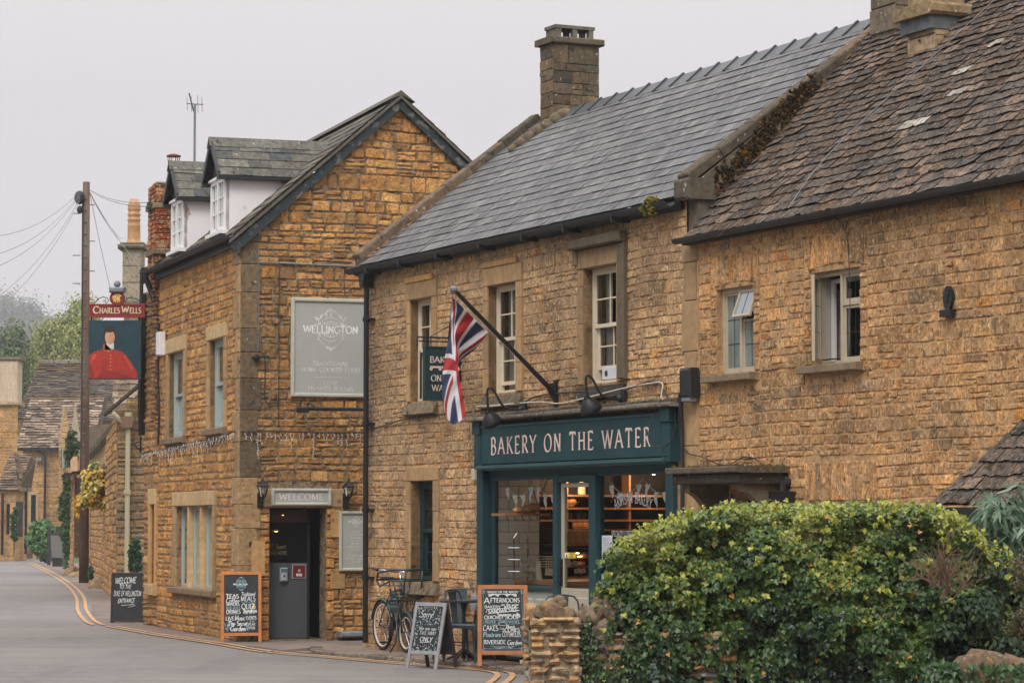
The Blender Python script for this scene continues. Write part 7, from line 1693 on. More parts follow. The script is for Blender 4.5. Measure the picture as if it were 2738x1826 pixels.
# flag pole
fb = BK.hit(1482, 1050, .05); base = BK.pt(fb[0], fb[1], .05)
def tipat(px, py, off): x, y = BK.hit(px, py, off); return BK.pt(x, y, off)
ft = tipat(1213, 774, 1.55)
t = empty('flagpole', base, 'black angled flagpole with a ball tip fixed to the bakery wall', 'flagpole')
f = M(); f.tube([base, ft], [.03, .024], 10); f.build('pole', BLACK, t)
f = M(); f.ball(ft, .048, 12, .9); f.build('ball_finial', mat('grey_ball', col=S(110, 116, 120), rough=.3), t)
f = M(); f.bbox(BK, fb[0]-.03, fb[0]+.03, fb[1]-.2, fb[1]+.15, .01, .05, .005); f.prism(Fr(BK.pt(fb[0]-.02, 0, 0), BK.Z, UP, BK.X), [(.04, fb[1]-.12), (.04, fb[1]+.12), (.16, fb[1]+.1), (.12, fb[1]+.0)], 0, .04); f.build('wall_bracket', BLACK, t)
f = M(); dv = sub(base, ft); hy = [add(add(ft, mul(dv, k/10)), (0, 0, -.045-.012*sin(k*.8))) for k in range(0, 10)]; f.tube(hy, .004, 4); f.build('halyard', WIREW, t)
# flag cloth
rows = [  # v (hoist 0..1) -> points along the fly; last number = distance towards the viewer (m)
 [(676, 240, 0), (662, 370, -.02), (645, 560, -.03), (616, 720, .02), (607, 850, .03), (612, 980, .02), (642, 1095, .02)],
 [(742, 305, 0), (694, 410, .03), (676, 570, .05), (664, 715, .07), (655, 850, .07), (668, 980, .06), (690, 1135, .06)],
 [(808, 370, 0), (712, 520, .08), (714, 640, .10), (718, 740, .08), (736, 850, .05), (756, 960, .03), (770, 1078, .02)],
 [(870, 432, 0), (745, 600, .05), (722, 700, -.02), (690, 770, -.10), (692, 880, -.10), (712, 980, -.08), (722, 1080, -.08)],
 [(932, 494, 0), (835, 612, -.02), (722, 700, -.12), (662, 780, -.16), (655, 880, -.16), (680, 975, -.14), (700, 1070, -.12)]]
def cat(P, t):
    n = len(P)-1; t = min(max(t*n, 0), n-1e-6); i = int(t); f_ = t-i
    p0, p1, p2, p3 = P[max(0, i-1)], P[i], P[i+1], P[min(n, i+2)]
    return tuple(.5*((2*p1[j])+(-p0[j]+p2[j])*f_+(2*p0[j]-5*p1[j]+4*p2[j]-p3[j])*f_*f_+(-p0[j]+3*p1[j]-3*p2[j]+p3[j])*f_**3) for j in range(len(p1)))
BLU, REDF, WHF = S(46, 56, 92), S(176, 40, 44), S(222, 216, 216)
def jack(u, v):      # u 0..2 along the fly, v 0..1
    x, y = u-1, v-.5; ax, ay = abs(x), abs(y)
    if ay < .1 or ax < .1: return REDF
    if ay < .167 or ax < .167: return WHF
    d = (y-x/2)/1.118 if x*y > 0 else (y+x/2)/1.118     # signed distance from the saltire
    if abs(d) < .1:
        s = d if x*y > 0 else -d
        s = s*(1 if x > 0 else -1)*(1 if x*y > 0 else -1) if False else (d if x < 0 else -d)
        if 0 < s < .067: return REDF
        return WHF
    return BLU
fo = add(ft, mul(dv, .03)); NU, NV = 150, 76; f = M(); tip_off, base_off = 1.55, .05
grid = []
for i in range(NU+1):
    col_ = [cat(r, i/NU) for r in rows]; line_ = []
    for j in range(NV+1):
        px, py, dz = cat(col_, j/NV); px = 950+px*.3827; py = 700+py*.3827
        # hoist follows the pole: offset from wall falls from the tip down the pole
        hoist_t = (j/NV)*.36; off = 1.5*(1-hoist_t)+.05; off = off*(1-min(1, i/NU*3)*.0)-.25*(j/NV)*0+dz*.6
        mo = 1.5*(1-.36*(j/NV)*max(0, 1-i/NU*2.2)-.12*min(1, i/NU*2.2))+.03+dz*.7+.010*sin(i*.21+j*.25)
        x, y = BK.hit(px, py, mo); line_.append(BK.pt(x, y, mo))
    grid.append(line_)
n = f.vs([p for l in grid for p in l]); f.c = []
for i in range(NU+1):
    for j in range(NV+1): f.c.append(jack(2*i/NU, j/NV) if i > 1 else S(206, 198, 190))
for i in range(NU):
    for j in range(NV): a = n+i*(NV+1)+j; f.face(a, a+1, a+NV+2, a+NV+1)
fl_ = f.build('union_flag', mat('flag_cloth', attr=True, rough=.85, nscale=40, namt=.06), None, True); tag(fl_, 'red white and blue Union Jack hanging limp from the angled pole on the bakery', 'flag')
# loose cables on the cottage roof
f = M(); P = [RC.pt(*p) for p in smooth([(3.0, 4.4, .06), (2.65, 3.6, .05), (2.3, 2.4, .06), (2.0, 1.3, .07), (1.95, .7, .07), (2.1, .1, .06)], 5)]; f.tube(P, .005, 5); tag(f.build('roof_cable', LEAD), 'pale cable lying down the stone tile roof of the cottage', 'cable')
f = M(); P = [RC.pt(*p) for p in smooth([(2.0, 1.4, .07), (1.5, .5, .08), (1.25, -.02, .1), (1.15, -.25, .1)], 5)]; f.tube(P, .005, 5); tag(f.build('roof_cable', WIRE), 'thin dark cable hanging over the cottage gutter', 'cable')
mr_ = random.Random(19); f = M()
for i in range(420):
    u = mr_.random(); w = .25+1.2*u; f.ball(GW.pt(w+mr_.uniform(-.1, .1), 4.74+(w+.16)*1.0+mr_.uniform(.0, .22)+.02, .02), mr_.uniform(.009, .024), 5, .8, mixc(S(46, 40, 26), S(112, 80, 38), mr_.random()**2.5), .012, mr_)
tag(f.build('roof_moss', MOSS), 'brown and orange moss band along the joint of the cottage roof and the stone verge', 'moss')
# ================================================================== STONE PIER, GARDEN WALL, HEDGE, SHRUBS
PAL_DW = [(4, S(176, 152, 120)), (3, S(158, 136, 108)), (2, S(186, 154, 112)), (1.5, S(130, 118, 102)), (2, S(180, 140, 94)), (1, S(112, 104, 94)), (1, S(156, 150, 142))]
DRY = mat('dry_stone', attr=True, rough=.95, nscale=26, namt=.3, bump=1, bscale=40, bump2=.9, b2scale=9, spec=.2, smear=[(9, .54, .68, S(74, 70, 62), .7), (30, .64, .68, S(176, 172, 160), .7), (13, .58, .66, S(178, 130, 76), .5)])
def rubble(fr, W, H, seed, hr=(.05, .095), wr=(.07, .19), proud=.03, z=0, holes=None):
    m = M(); m.m = 0; m.box(fr, .02, W-.02, 0, H-.02, -.3, -.004+z, S(120, 98, 70)); m.m = 1
    stones(m, fr, [(0, 0), (W, 0), (W, H), (0, H)], holes or [], hr, wr, proud, .012, .014, PAL_DW, None, seed, .015, .02, .01, .045)
    return m
YP = 21.0; xa_, _, _ = atY(1412, 1700, YP); xb_, _, _ = atY(1556, 1700, YP)
PF_ = Fr((xa_, YP, 0), (1, 0, 0), UP, (0, -1, 0)); PW = xb_-xa_
pier = empty('stone_pier', PF_.O, 'dry stone pier with a big rough capstone at the end of the garden wall', 'pier')
top = atY(1480, 1648, YP)[2]
m = rubble(PF_, PW, top, 5, (.045, .09), (.07, .2), .026); s2 = Fr(PF_.O, (0, 1, 0), UP, (-1, 0, 0)); stones(m, s2, [(0, 0), (.3, 0), (.3, top), (0, top)], [], (.055, .1), (.1, .25), .04, .012, .014, PAL_DW, None, 6, .01, .02, .012, .05)
m.build('pier_body', [MORTARD, DRY], pier)
def boulder(c, r, sq, seed, col, material, par, nm='capstone', seg=22, am=.2):
    R = random.Random(seed); m = M(); m.ball(c, r, seg, sq, col)
    ang = R.uniform(-.6, .6)
    for i, p in enumerate(m.v):
        d = sub(p, c); q_ = [abs(v)/r for v in d]; mx = max(q_[0], q_[1], q_[2]/max(sq, .1)) or 1; ln = (q_[0]**2+q_[1]**2+(q_[2]/sq)**2)**.5 or 1; d = mul(d, (ln/mx)**.45); d = (d[0]*cos(ang)-d[2]*sin(ang), d[1], d[0]*sin(ang)+d[2]*cos(ang)); L = sqrt(dot(d, d)) or 1; k = 1+am*(vn(d[0]/r*1.6+5, d[2]/r*1.6+seed, seed)-.5)*2+am*.2*(vn(d[0]/r*5, d[1]/r*5+d[2]/r*5, seed+1)-.5); m.v[i] = add(c, mul(d, k))
    return m.build(nm, material, par, True)
for k, (px, py, r, sq, c) in enumerate(((1478, 1640, .125, .62, S(128, 106, 82)), (1452, 1636, .075, .8, S(120, 104, 82)), (1512, 1642, .09, .6, S(132, 112, 88)), (1490, 1612, .07, .7, S(128, 110, 86)))):
    boulder(atY(px, py, YP+.1), r, sq, k+3, c, DRY, pier)
boulder(atY(1430, 1650, YP+.12), .08, 1.35, 12, S(164, 134, 100), DRY, pier, 'upright_stone', am=.12)
f = M(); p = atY(1480, 1648, YP); f.bbox(PF_, .11, .34, p[2]-.03, p[2]-.005, -.1, .05, .01, S(196, 160, 116)); f.build('flat_stone', DRY, pier)
# wall running behind and to the right, capped with upright rocks
wall = empty('garden_wall', (.6, 21.4, 0), 'dry stone garden wall topped with jagged upright rocks between the pier and the ivy hedge', 'wall')
WF = Fr((xb_-.02, YP+.16, 0), nrm((1, -.18, 0)), UP, nrm((-.18, -1, 0)))
wt = atY(1580, 1690, YP)[2]; m = rubble(WF, 1.2, wt, 15, (.05, .09), (.08, .22), .035); m.build('wall_body', [MORTARD, DRY], wall)
R = random.Random(5)
for k, (px, py, r, sq) in enumerate(((1552, 1655, .05, 1.3), (1564, 1645, .055, 1.5), (1577, 1652, .06, 1.6), (1590, 1640, .065, 1.5), (1603, 1632, .06, 1.7), (1618, 1628, .07, 1.5), (1634, 1630, .07, 1.5), (1650, 1640, .07, 1.5), (1584, 1688, .06, 1.2), (1606, 1680, .065, 1.3), (1628, 1684, .07, 1.2), (1568, 1690, .045, 1.2), (1596, 1612, .04, .9))):
    boulder(atY(px, py, YP+.14+.03*k % .09), r, sq, k+40, mul(S(122, 104, 88), R.uniform(.85, 1.1)), DRY, wall, 'coping_rock', 22, .26)
# ------- ivy hedge
rg = np.random.default_rng(3)
HO = np.array([.70, 21.35]); HD = np.array([.985, -.17]); HN = np.array([-.17, -.985])
LH_ = 3.05
def top_z(u):      # hedge top height by distance along
    return np.interp(u, TOPU, TOPZ)
TOPU, TOPZ = [], []
for qx, qy in ((1600, 1560), (1612, 1500), (1640, 1462), (1700, 1428), (1760, 1398), (1830, 1378), (1900, 1356), (2000, 1350), (2200, 1352), (2400, 1352), (2520, 1362), (2570, 1388), (2610, 1420), (2650, 1470)):
    q = atY(qx, qy, 21.0); TOPU.append((q[0]-HO[0])/.985); TOPZ.append(q[2]-.035)
def hedge_pts(N, inner=0):
    u = rg.uniform(0, LH_, N); z = rg.uniform(0, 1, N)**.9*2.0; keep = z < top_z(u)-.0; u, z = u[keep], z[keep]; n = len(u); T = top_z(u)
    # profile: bulging front, rounded top
    h = z/T; d = .42*np.sqrt(np.clip(1-h**6, 0, 1))+.10*np.sin(u*3.1+z*2)+.06*np.sin(u*7.3+1)*np.cos(z*6)-.10*(h < .35)*(.35-h)*3
    d = d-.30*np.exp(-u*3.2)
    d = d-inner*rg.uniform(0, 1, n)
    nx = np.stack([.0*u, .0*u, .9*np.clip(h-.55, 0, 1)*2], 1)+np.array([HN[0], HN[1], .15]); 
    P = np.stack([HO[0]+HD[0]*u+HN[0]*d, HO[1]+HD[1]*u+HN[1]*d, z], 1); return P, nx, u, h, z
hedge = empty('ivy_hedge', (2.1, 21.0, 0), 'big rounded ivy hedge with yellow green young leaves over the garden wall', 'hedge')
P, D, u, h, z = hedge_pts(46000, .12)
# tops of the hedge: extra leaves lying on the crown and end
n2 = 9000; u2 = rg.uniform(0, LH_, n2); dd = rg.uniform(-.5, .40, n2); z2 = top_z(u2)-.06*(dd/.4)**2*(dd > 0)+rg.normal(0, .025, n2); P2 = np.stack([HO[0]+HD[0]*u2+HN[0]*dd, HO[1]+HD[1]*u2+HN[1]*dd, z2], 1)
D2 = np.tile([HN[0]*.4, HN[1]*.4, 1.0], (n2, 1)); P = np.vstack([P, P2]); D = np.vstack([D, D2]); u = np.concatenate([u, u2]); h = np.concatenate([h, np.ones(n2)])
n3 = 2600; z3 = rg.uniform(.75, 1.25, n3); d3 = rg.uniform(-.4, .2, n3); P3 = np.stack([HO[0]-.0+HN[0]*d3+rg.normal(0, .03, n3)+(z3 < .9)*.12, HO[1]+HN[1]*d3, z3], 1); P = np.vstack([P, P3]); D = np.vstack([D, np.tile([-1, -.4, .2], (n3, 1))]); u = np.concatenate([u, np.zeros(n3)]); h = np.concatenate([h, z3/1.2])
N = len(P)
def fbm(a, b): return (np.sin(a*3.1+b*1.7)+np.sin(a*7.7-b*5.1+1)*.6+np.sin(a*15.3+b*11.2+2)*.4+np.sin(b*17.1-a*3.3)*.3)/2.3
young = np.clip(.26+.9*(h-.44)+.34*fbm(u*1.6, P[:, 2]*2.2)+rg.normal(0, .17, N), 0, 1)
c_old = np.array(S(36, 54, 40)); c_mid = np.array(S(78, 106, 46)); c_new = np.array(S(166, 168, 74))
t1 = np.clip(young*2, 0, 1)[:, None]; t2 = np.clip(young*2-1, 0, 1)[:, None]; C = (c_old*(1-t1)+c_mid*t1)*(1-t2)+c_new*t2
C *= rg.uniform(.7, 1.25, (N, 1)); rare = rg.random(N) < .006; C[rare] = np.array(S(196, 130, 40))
# clump: pull leaves towards shoots so that gaps open between them
sh = rg.integers(0, N, N//7); 
key = np.floor(P[:, [0, 2]]/.11).astype(int); hs_ = ((key[:, 0]*73856093) ^ (key[:, 1]*19349663)) % 1000/1000.
dep = (hs_-.6)*.24; P[:, 0] += HN[0]*dep; P[:, 1] += HN[1]*dep; P[:, 2] += (((hs_*7) % 1)-.5)*.03
size = rg.uniform(.024, .052, N)*np.where(young > .6, .8, 1.05)
IVY = leafmat('ivy_leaf', .38, .22)
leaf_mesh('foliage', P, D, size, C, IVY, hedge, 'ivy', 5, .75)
# sprigs standing off the silhouette
Ps, Ds, Cs, Ss = [], [], [], []; R = random.Random(4); st = M()
for k in range(150):
    uu = R.uniform(.0, LH_); zt = float(top_z(uu)); dd = R.uniform(-.1, .42)
    onf = R.random() < .45
    if onf: zz = R.uniform(zt*.62, zt); b = (HO[0]+HD[0]*uu+HN[0]*.46, HO[1]+HD[1]*uu+HN[1]*.46, zz); dr = nrm((HN[0]+R.uniform(-.5, .5), HN[1], R.uniform(-.3, .6)))
    else: b = (HO[0]+HD[0]*uu+HN[0]*dd, HO[1]+HD[1]*uu+HN[1]*dd, zt-.02); dr = nrm((R.uniform(-.6, .6), -.3, 1))
    L = R.uniform(.05, .11); e = add(b, mul(dr, L)); st.tube([b, e], .0025, 4, S(120, 110, 60))
    for q in range(6):
        p = add(b, mul(dr, L*(.3+.7*q/5))); Ps.append(p); Ds.append(nrm((R.uniform(-1, 1), -1, R.uniform(-.3, 1)))); Cs.append(mul(mixc(S(150, 160, 60), S(186, 184, 80), R.random()), R.uniform(.8, 1.1))); Ss.append(R.uniform(.025, .045))
leaf_mesh('young_shoots', Ps, Ds, Ss, Cs, IVY, hedge, 'ivy', 8, .6); st.build('shoot_stems', MOSS, hedge)
m = M(); n = 24; # dark woody core that stops light shining through
rows_ = []
for i in range(n+1):
    uu = .12+(LH_-.2)*i/n; T = float(top_z(uu))-.1; rows_.append(m.vs([(HO[0]+HD[0]*uu+HN[0]*d, HO[1]+HD[1]*uu+HN[1]*d, z) for d, z in ((.14*min(1, uu), 0), (.17*min(1, uu), T*.5), (.08*min(1, uu), T*.85), (-.06, T*.92), (-.3, T*.92), (-.4, 0))], S(40, 42, 26)))
for a, b in zip(rows_, rows_[1:]):
    for k in range(5): m.face(a+k, a+k+1, b+k+1, b+k)
m.face(*range(rows_[0], rows_[0]+6)); m.face(*range(rows_[-1], rows_[-1]+6)); m.build('woody_core', MOSS, hedge)
# small dark ivy on the lower wall
iv = empty('wall_ivy', (.9, 21.1, 0), 'dark small leaved ivy climbing the garden wall next to the pier', 'ivy')
n = 2600; uu = rg.uniform(.0, .75, n); zz = rg.uniform(.25, 1.15, n); keep = (zz < .55+.45*np.exp(-((uu-.05)/.08)**2)+.25*uu) | (rg.random(n) < .1); uu, zz = uu[keep], zz[keep]; n = len(uu)
Pv = np.stack([xb_+.0+uu*.985, YP+.10-uu*.18+rg.uniform(-.03, .03, n), zz], 1); cv = (np.array(S(46, 70, 46))[None]*(1-rg.random((n, 1))**2)+np.array(S(112, 136, 76))[None]*rg.random((n, 1))**2)*rg.uniform(.7, 1.2, (n, 1))
leaf_mesh('foliage', Pv, np.tile([-.1, -1, .3], (n, 1)), rg.uniform(.02, .042, n), cv, IVY, iv, 'ivy', 9, .7)
# ------- bare twiggy shrub in the right end of the hedge
def twigs(name, base, n, L, spreadx, label, col, par=None, up=.8, r=.006, lv=3, seed=1, pull=(0, 0, 0)):
    R = random.Random(seed); m = M()
    def grow(p, d, L, r, k):
        pts = [p]; q = p; dd = d
        for i in range(4):
            dd = nrm(add(dd, (R.uniform(-.25, .25), R.uniform(-.2, .2), R.uniform(-.15, .25)))); q = add(q, mul(dd, L/4)); pts.append(q)
        m.tube(pts, [r*(1-.15*i) for i in range(5)], 5, mul(col, R.uniform(.8, 1.2)))
        if k > 0:
            for j in range(R.choice((2, 3))):
                grow(pts[R.choice((1, 2, 3, 4))], nrm(add(dd, (R.uniform(-.8, .8), R.uniform(-.5, .3), R.uniform(-.3, .6)))), L*.6, r*.65, k-1)
    for i in range(n): grow(add(base, (R.uniform(-.05, .05), 0, R.uniform(-.05, .05))), nrm((R.uniform(-spreadx, spreadx)+pull[0], -.3+pull[1]+R.uniform(-.2, .2), up+pull[2]+R.uniform(-.3, .3))), L*R.uniform(.7, 1.1), r, lv)
    return m.build(name, mat('twig_bark', attr=True, rough=.9), par)
tw = empty('bare_shrub', atY(2520, 1620, 20.1), 'tangle of bare brown twigs poking out of the right end of the hedge', 'shrub')
twigs('twigs', atY(2530, 1590, 20.1), 13, .27, 1.1, '', S(128, 100, 82), tw, .75, .0055, 3, 7)
twigs('twigs', atY(2500, 1560, 20.05), 8, .2, 1.2, '', S(150, 120, 98), tw, .6, .0045, 3, 9)
# ------- grey green shrub with long leaves, behind right
def shrub(name, label, cat, c, rx, ry, rz, n, shape, szr, cols, seed, trunks=True, spread=.7, fold=.25, clumps=40):
    t = empty(name, (c[0], c[1], 0), label, cat); r = np.random.default_rng(seed)
    cl = r.normal(0, 1, (clumps, 3)); cl /= np.linalg.norm(cl, axis=1, keepdims=True); cl *= r.uniform(.45, 1, (clumps, 1)); cc = np.array(c)+cl*np.array([rx, ry, rz])
    k = r.integers(0, clumps, n); d = r.normal(0, 1, (n, 3)); d /= np.linalg.norm(d, axis=1, keepdims=True); rad = .33*min(rx, rz)
    P = cc[k]+d*rad*r.uniform(.3, 1, (n, 1)); cs = np.array(cols)[r.integers(0, len(cols), n)]*r.uniform(.7, 1.25, (n, 1))*(1+.25*(r.random(clumps)[k][:, None]-.5))
    leaf_mesh('foliage', P, d+np.array([0, -.5, .4]), r.uniform(*szr, n), cs, leafmat('leaf', .5, .25), t, shape, seed, spread, fold)
    if trunks:
        m = M(); base = (c[0], c[1], max(0, c[2]-rz*1.6))
        for i in range(0, clumps, 2):
            e = tuple(cc[i]); md = lerp(base, e, .5); m.tube([base, add(md, (0, 0, .1*rz)), e], [.02*rx+.006, .012*rx+.004, .004], 5, S(96, 78, 62))
        m.build('stems', mat('twig_bark', attr=True, rough=.9), t)
    return t
bud = shrub('long_leaved_shrub', 'tall grey green shrub with long narrow leaves in front of the cottage porch', 'shrub', (3.74, 20.9, 1.62), .42, .3, .48, 1500, 'lance', (.08, .16), [S(96, 122, 96), S(74, 102, 80), S(126, 146, 118)], 21, True, .7, .1, 34)
shrub('long_leaved_shrub', 'lower dark green shrub filling the gap between the hedge and the porch', 'shrub', (3.65, 20.6, .95), .42, .35, .55, 5200, 'oval', (.03, .06), [S(44, 66, 44), S(60, 84, 52), S(86, 104, 62)], 22, True, .8)
shrub('small_leaved_shrub', 'brown green small leaved shrub at the right edge of the picture', 'shrub', (3.68, 19.6, 1.12), .25, .3, .42, 4200, 'oval', (.014, .03), [S(98, 92, 58), S(84, 84, 58), S(120, 100, 66)], 23, True, .9)
# rocks at lower right with creeping ivy
rw_ = empty('rough_wall', (3.2, 19.3, 0), 'low mossy rock wall at the bottom right corner under the hedge', 'wall')
for k, (px, py, r, sq) in enumerate(((2590, 1790, .17, 1.0), (2640, 1775, .15, 1.0), (2690, 1800, .18, .9), (2730, 1790, .14, 1.0), (2560, 1830, .15, 1.1), (2620, 1840, .2, 1), (2700, 1850, .22, 1), (2770, 1830, .2, 1))):
    boulder(atY(px, py+25, 19.2+.05*(k % 3)), r, sq, k+70, mul(S(112, 92, 72), R.uniform(.85, 1.1)), DRY, rw_, 'rock', 22, .28)
m = M(); a = atY(2540, 1800, 19.6); m.box(W0.at(a[0], 0, 0), 0, 1.2, 0, .72, -a[1]-.4, -a[1]-.05, S(90, 80, 66)); m.build('wall_core', DRY, rw_)
iv2 = empty('creeping_ivy', (3.3, 19.0, .8), 'bright green creeping ivy over the rocks at the bottom right corner', 'ivy'); n = 800
pxs = rg.uniform(2480, 2738, n); pys = rg.uniform(1770, 1830, n); keep = (pxs < 2560) | (rg.random(n) < .3); pxs, pys = pxs[keep], pys[keep]
Pv = np.array([atY(a, b, 18.98+rg.uniform(0, .1)) for a, b in zip(pxs, pys)]); n = len(Pv); leaf_mesh('foliage', Pv, np.tile([-.1, -1, .4], (n, 1)), rg.uniform(.025, .05, n), np.array(S(60, 92, 46))[None]*rg.uniform(.5, 1.3, (n, 1)), IVY, iv2, 'ivy', 31, .7)
# ================================================================== BACKGROUND STREET (left)
def at0(px, py, Y): return atY(px, py or 1300, Y)
# telegraph pole
YPO = 81; a = at0(224, 1558, YPO); tp = empty('telegraph_pole', (a[0], YPO, 0), 'tall weathered wooden telegraph pole at the roadside left of the pub', 'pole')
top = at0(231, 487, YPO); WOODP = mat('pole_wood', col=S(96, 74, 62), rough=.9, nscale=6, namt=.2, bump=.5, bscale=20, streak=((9, 9, .6), .35), smear=[(.35, .5, .6, S(104, 96, 84), .6)])
f = M(); f.tube([(a[0], YPO, -.1), (a[0]*.5+top[0]*.5, YPO, top[2]/2), top], [.145, .125, .10], 16); f.build('pole', WOODP, tp, True)
f = M()
for i in range(26): z = 2.6+i*.34; f.box(W0.at(a[0]+(top[0]-a[0])*z/top[2], 0, 0), -.03, .03, z, z+.02, -YPO+.1, -YPO+.15)
f.build('cable_clips', LEAD, tp)
f = M(); f.tube([(a[0]-.12, YPO-.08, 2.5), (a[0]-.1, YPO-.1, 5.5), (top[0]-.09, YPO-.1, top[2]-.4)], .022, 5); f.build('riser_cable', WIRE, tp)
for i, pyy in enumerate((548, 571, 645, 683, 725, 758, 802, 836)):
    s_ = -1 if i % 2 else 1; p = at0(224, pyy, YPO); f = M(); f.tube([(p[0]+s_*.1, YPO, p[2]), (p[0]+s_*.32, YPO, p[2])], .018, 5); f.build('climbing_step', LEAD, tp)
f = M(); p = at0(214, 530, YPO); f.ball((p[0], YPO-.1, p[2]), .16, 8, 1.3); f.ball((p[0]+.02, YPO-.1, p[2]-.35), .1, 8, 1.2); f.build('junction', BLACK, tp)
wires = [((218, 510), (-60, 632), 70), ((218, 515), (-60, 690), 60), ((216, 520), (-60, 730), 60), ((216, 525), (-60, 830), 50), ((216, 532), (-60, 870), 50), ((238, 506), (415, 541), 50), ((238, 508), (415, 552), 50), ((238, 512), (330, 655), 90), ((240, 514), (300, 790), 90), ((238, 510), (400, 745), 60), ((238, 512), (325, 640), 95)]
for i, ((x0, y0), (x1, y1), Y1) in enumerate(wires):
    a_, b_ = at0(x0, y0, YPO), at0(x1, y1, Y1); P = [add(lerp(a_, b_, k/14), (0, 0, -1.1*(k/14)*(1-k/14)*(1.4 if x1 < 0 else .5))) for k in range(15)]
    f = M(); f.tube(P, .0075, 4); tag(f.build('overhead_wire', mat('far_wire', col=S(120, 118, 120), rough=.7)), 'thin overhead wire running from the top of the telegraph pole', 'wire', 'overhead wires from the telegraph pole')
PAL_FR = [(4, S(190, 144, 90)), (3, S(176, 136, 90)), (2, S(198, 156, 106)), (2, S(156, 126, 92))]
def facewall(m, x0, x1, Y, z0, z1, holes=(), pal=PAL_FR, seed=1, hr=(.14, .22), wr=(.3, .6), Yb=None, polytop=None, proud=.03, gap=.02):
    # wall from (x0,Y) to (x1,Yb), facing the camera side
    Yb = Y if Yb is None else Yb; L = hypot(x1-x0, Yb-Y); X = nrm((x1-x0, Yb-Y, 0)); fr = Fr((x0, Y, 0), X, UP, (X[1], -X[0], 0)) 
    poly = polytop(L) if polytop else [(0, z0), (L, z0), (L, z1), (0, z1)]
    m.m = 0; wall_shell(m, fr, poly, list(holes), .25); m.m = 1
    stones(m, fr, poly, list(holes), hr, wr, proud, .01, gap, pal, None, seed, .02, .03, .015, .4); return fr
# side cottage with gable and downpipe (Z about 62)
sc = empty('side_cottage', (-8.0, 62, 0), 'old stone cottage end with cream downpipe beyond the pub', 'building')
xl, xr = at0(311, 0, 62)[0], at0(400, 0, 62)[0]; zg = at0(0, 1070, 62)[2]; zt_ = at0(0, 1102, 62)[2]; zr_ = at0(0, 1060, 62)[2]
m = M(); facewall(m, xl, xr, 62, 0, 3.9, pal=[(3, S(150, 124, 92)), (2, S(128, 108, 84)), (2, S(166, 132, 90))], seed=71, polytop=lambda L: [(0, 0), (L, 0), (L, at0(0, 1025, 62)[2]), (.0, zt_)]); m.build('gable_wall', [MORTARD, ROUGH], sc)
m = M(); facewall(m, -10.4, xl, 72, 0, 3.9, pal=PAL_FR, seed=72, Yb=62, polytop=lambda L: [(0, 0), (L, 0), (L, zt_-.1), (0, zt_-.3)]); m.build('street_wall', [MORTARG, ROUGH], sc)
f = M(); xp = at0(341, 0, 61.8)[0]; f.tube([(xp, 61.8, 0), (xp, 61.8, zt_-.35)], .055, 8); f.tube([(xp, 61.8, zt_-.35), (xp-.3, 61.7, zt_-.05), (xl-.1, 61.8, zt_+.02)], .05, 8)
for z in (2.35, 4.05): f.tube([(xp, 61.8, z), (xp, 61.8, z+.1)], .08, 8)
f.build('downpipe', mat('cream_pipe', col=S(178, 168, 138), rough=.5), sc)
f = M(); f.prism(W0, [(xp-.16, zt_-.1), (xp+.16, zt_-.1), (xp+.1, zt_-.35), (xp-.1, zt_-.35)], -61.9, -61.65); f.build('hopper', mat('rust_pipe', col=S(118, 94, 72), rough=.8), sc)
m = M(); e0 = (xl-.25, 61.7, at0(0, 1112, 62)[2]); e1 = (xr, 61.7, at0(0, 1010, 62)[2]); m.tube([e0, e1], .05, 6, S(74, 66, 56))
m.build('roof', STILE, sc)
# the stone gable and chimney above, behind the hanging sign (Z about 75)
up = empty('chimney_cottage', (-9.5, 76, 0), 'stone roofed house with a tall pale chimney and tiered clay pot behind the pub sign', 'building')
m = M(); g_ = lambda px, py: at0(px, py, 76); q = [g_(300, 1100), g_(400, 1100), g_(400, 790), g_(372, 768), g_(335, 815), g_(302, 860)]
facewall(m, q[0][0], q[1][0], 76.2, q[0][2]-1, g_(0, 860)[2], seed=73, pal=[(3, S(168, 150, 126)), (2, S(140, 124, 104)), (1, S(120, 108, 94))], hr=(.12, .2), wr=(.2, .5)); 
tf = Fr((g_(298, 0)[0], 75.9, g_(0, 1100)[2]), (1, 0, 0), nrm((0, .35, 1)), nrm((0, -1, .35))); tiles(m, tf, g_(0, 780)[2]-g_(0, 1100)[2], lambda y: max(0, .02+y*.1-.1), lambda y: 1.3, lambda t: .2, (.3, .55), .03, [(3, S(150, 132, 112)), (2, S(128, 114, 98)), (2, S(170, 154, 134))], 12, .02, .02, True)
m.build('tiled_gable', [MORTARD, ROUGH], up)
f = M(); x0, x1 = at0(322, 0, 75)[0], at0(373, 0, 75)[0]; z0, z1 = at0(0, 800, 75)[2], at0(0, 666, 75)[2]
CF = W0.at(0, 0, 0); f.bbox(CF, x0, x1, z0-.4, z1, -75.7, -75, .03, S(158, 146, 126)); 
for zz_ in (.33, .66): f.box(CF, x0-.006, x1+.006, z0+(z1-z0)*zz_, z0+(z1-z0)*zz_+.02, -75.0, -74.99, S(120, 108, 92))
st_ = f.build('chimney', LICHEN, up)
f = M(); f.bbox(CF, x0-.12, x1+.12, z1, z1+.12, -75.8, -74.85, .04, S(110, 102, 88)); f.bbox(CF, x0-.06, x1+.06, z1+.12, z1+.18, -75.7, -74.95, .02, S(110, 102, 88)); f.bbox(CF, x0-.06, x1+.06, z0-.2, z0-.05, -75.8, -74.9, .03, S(110, 102, 88)); f.build('chimney_cap', LICHEN, st_)
zp = z1+.18; ht = at0(0, 529, 75)[2]-zp; cx_ = (x0+x1)/2; f = M(); pr = [(.21, 0), (.185, .1), (.18, .38), (.19, .4), (.18, .42), (.165, .5), (.2, .53), (.165, .56), (.165, .62), (.2, .65), (.165, .68), (.165, .74), (.2, .77), (.165, .8), (.19, .83), (.12, 1), (.1, 1)]
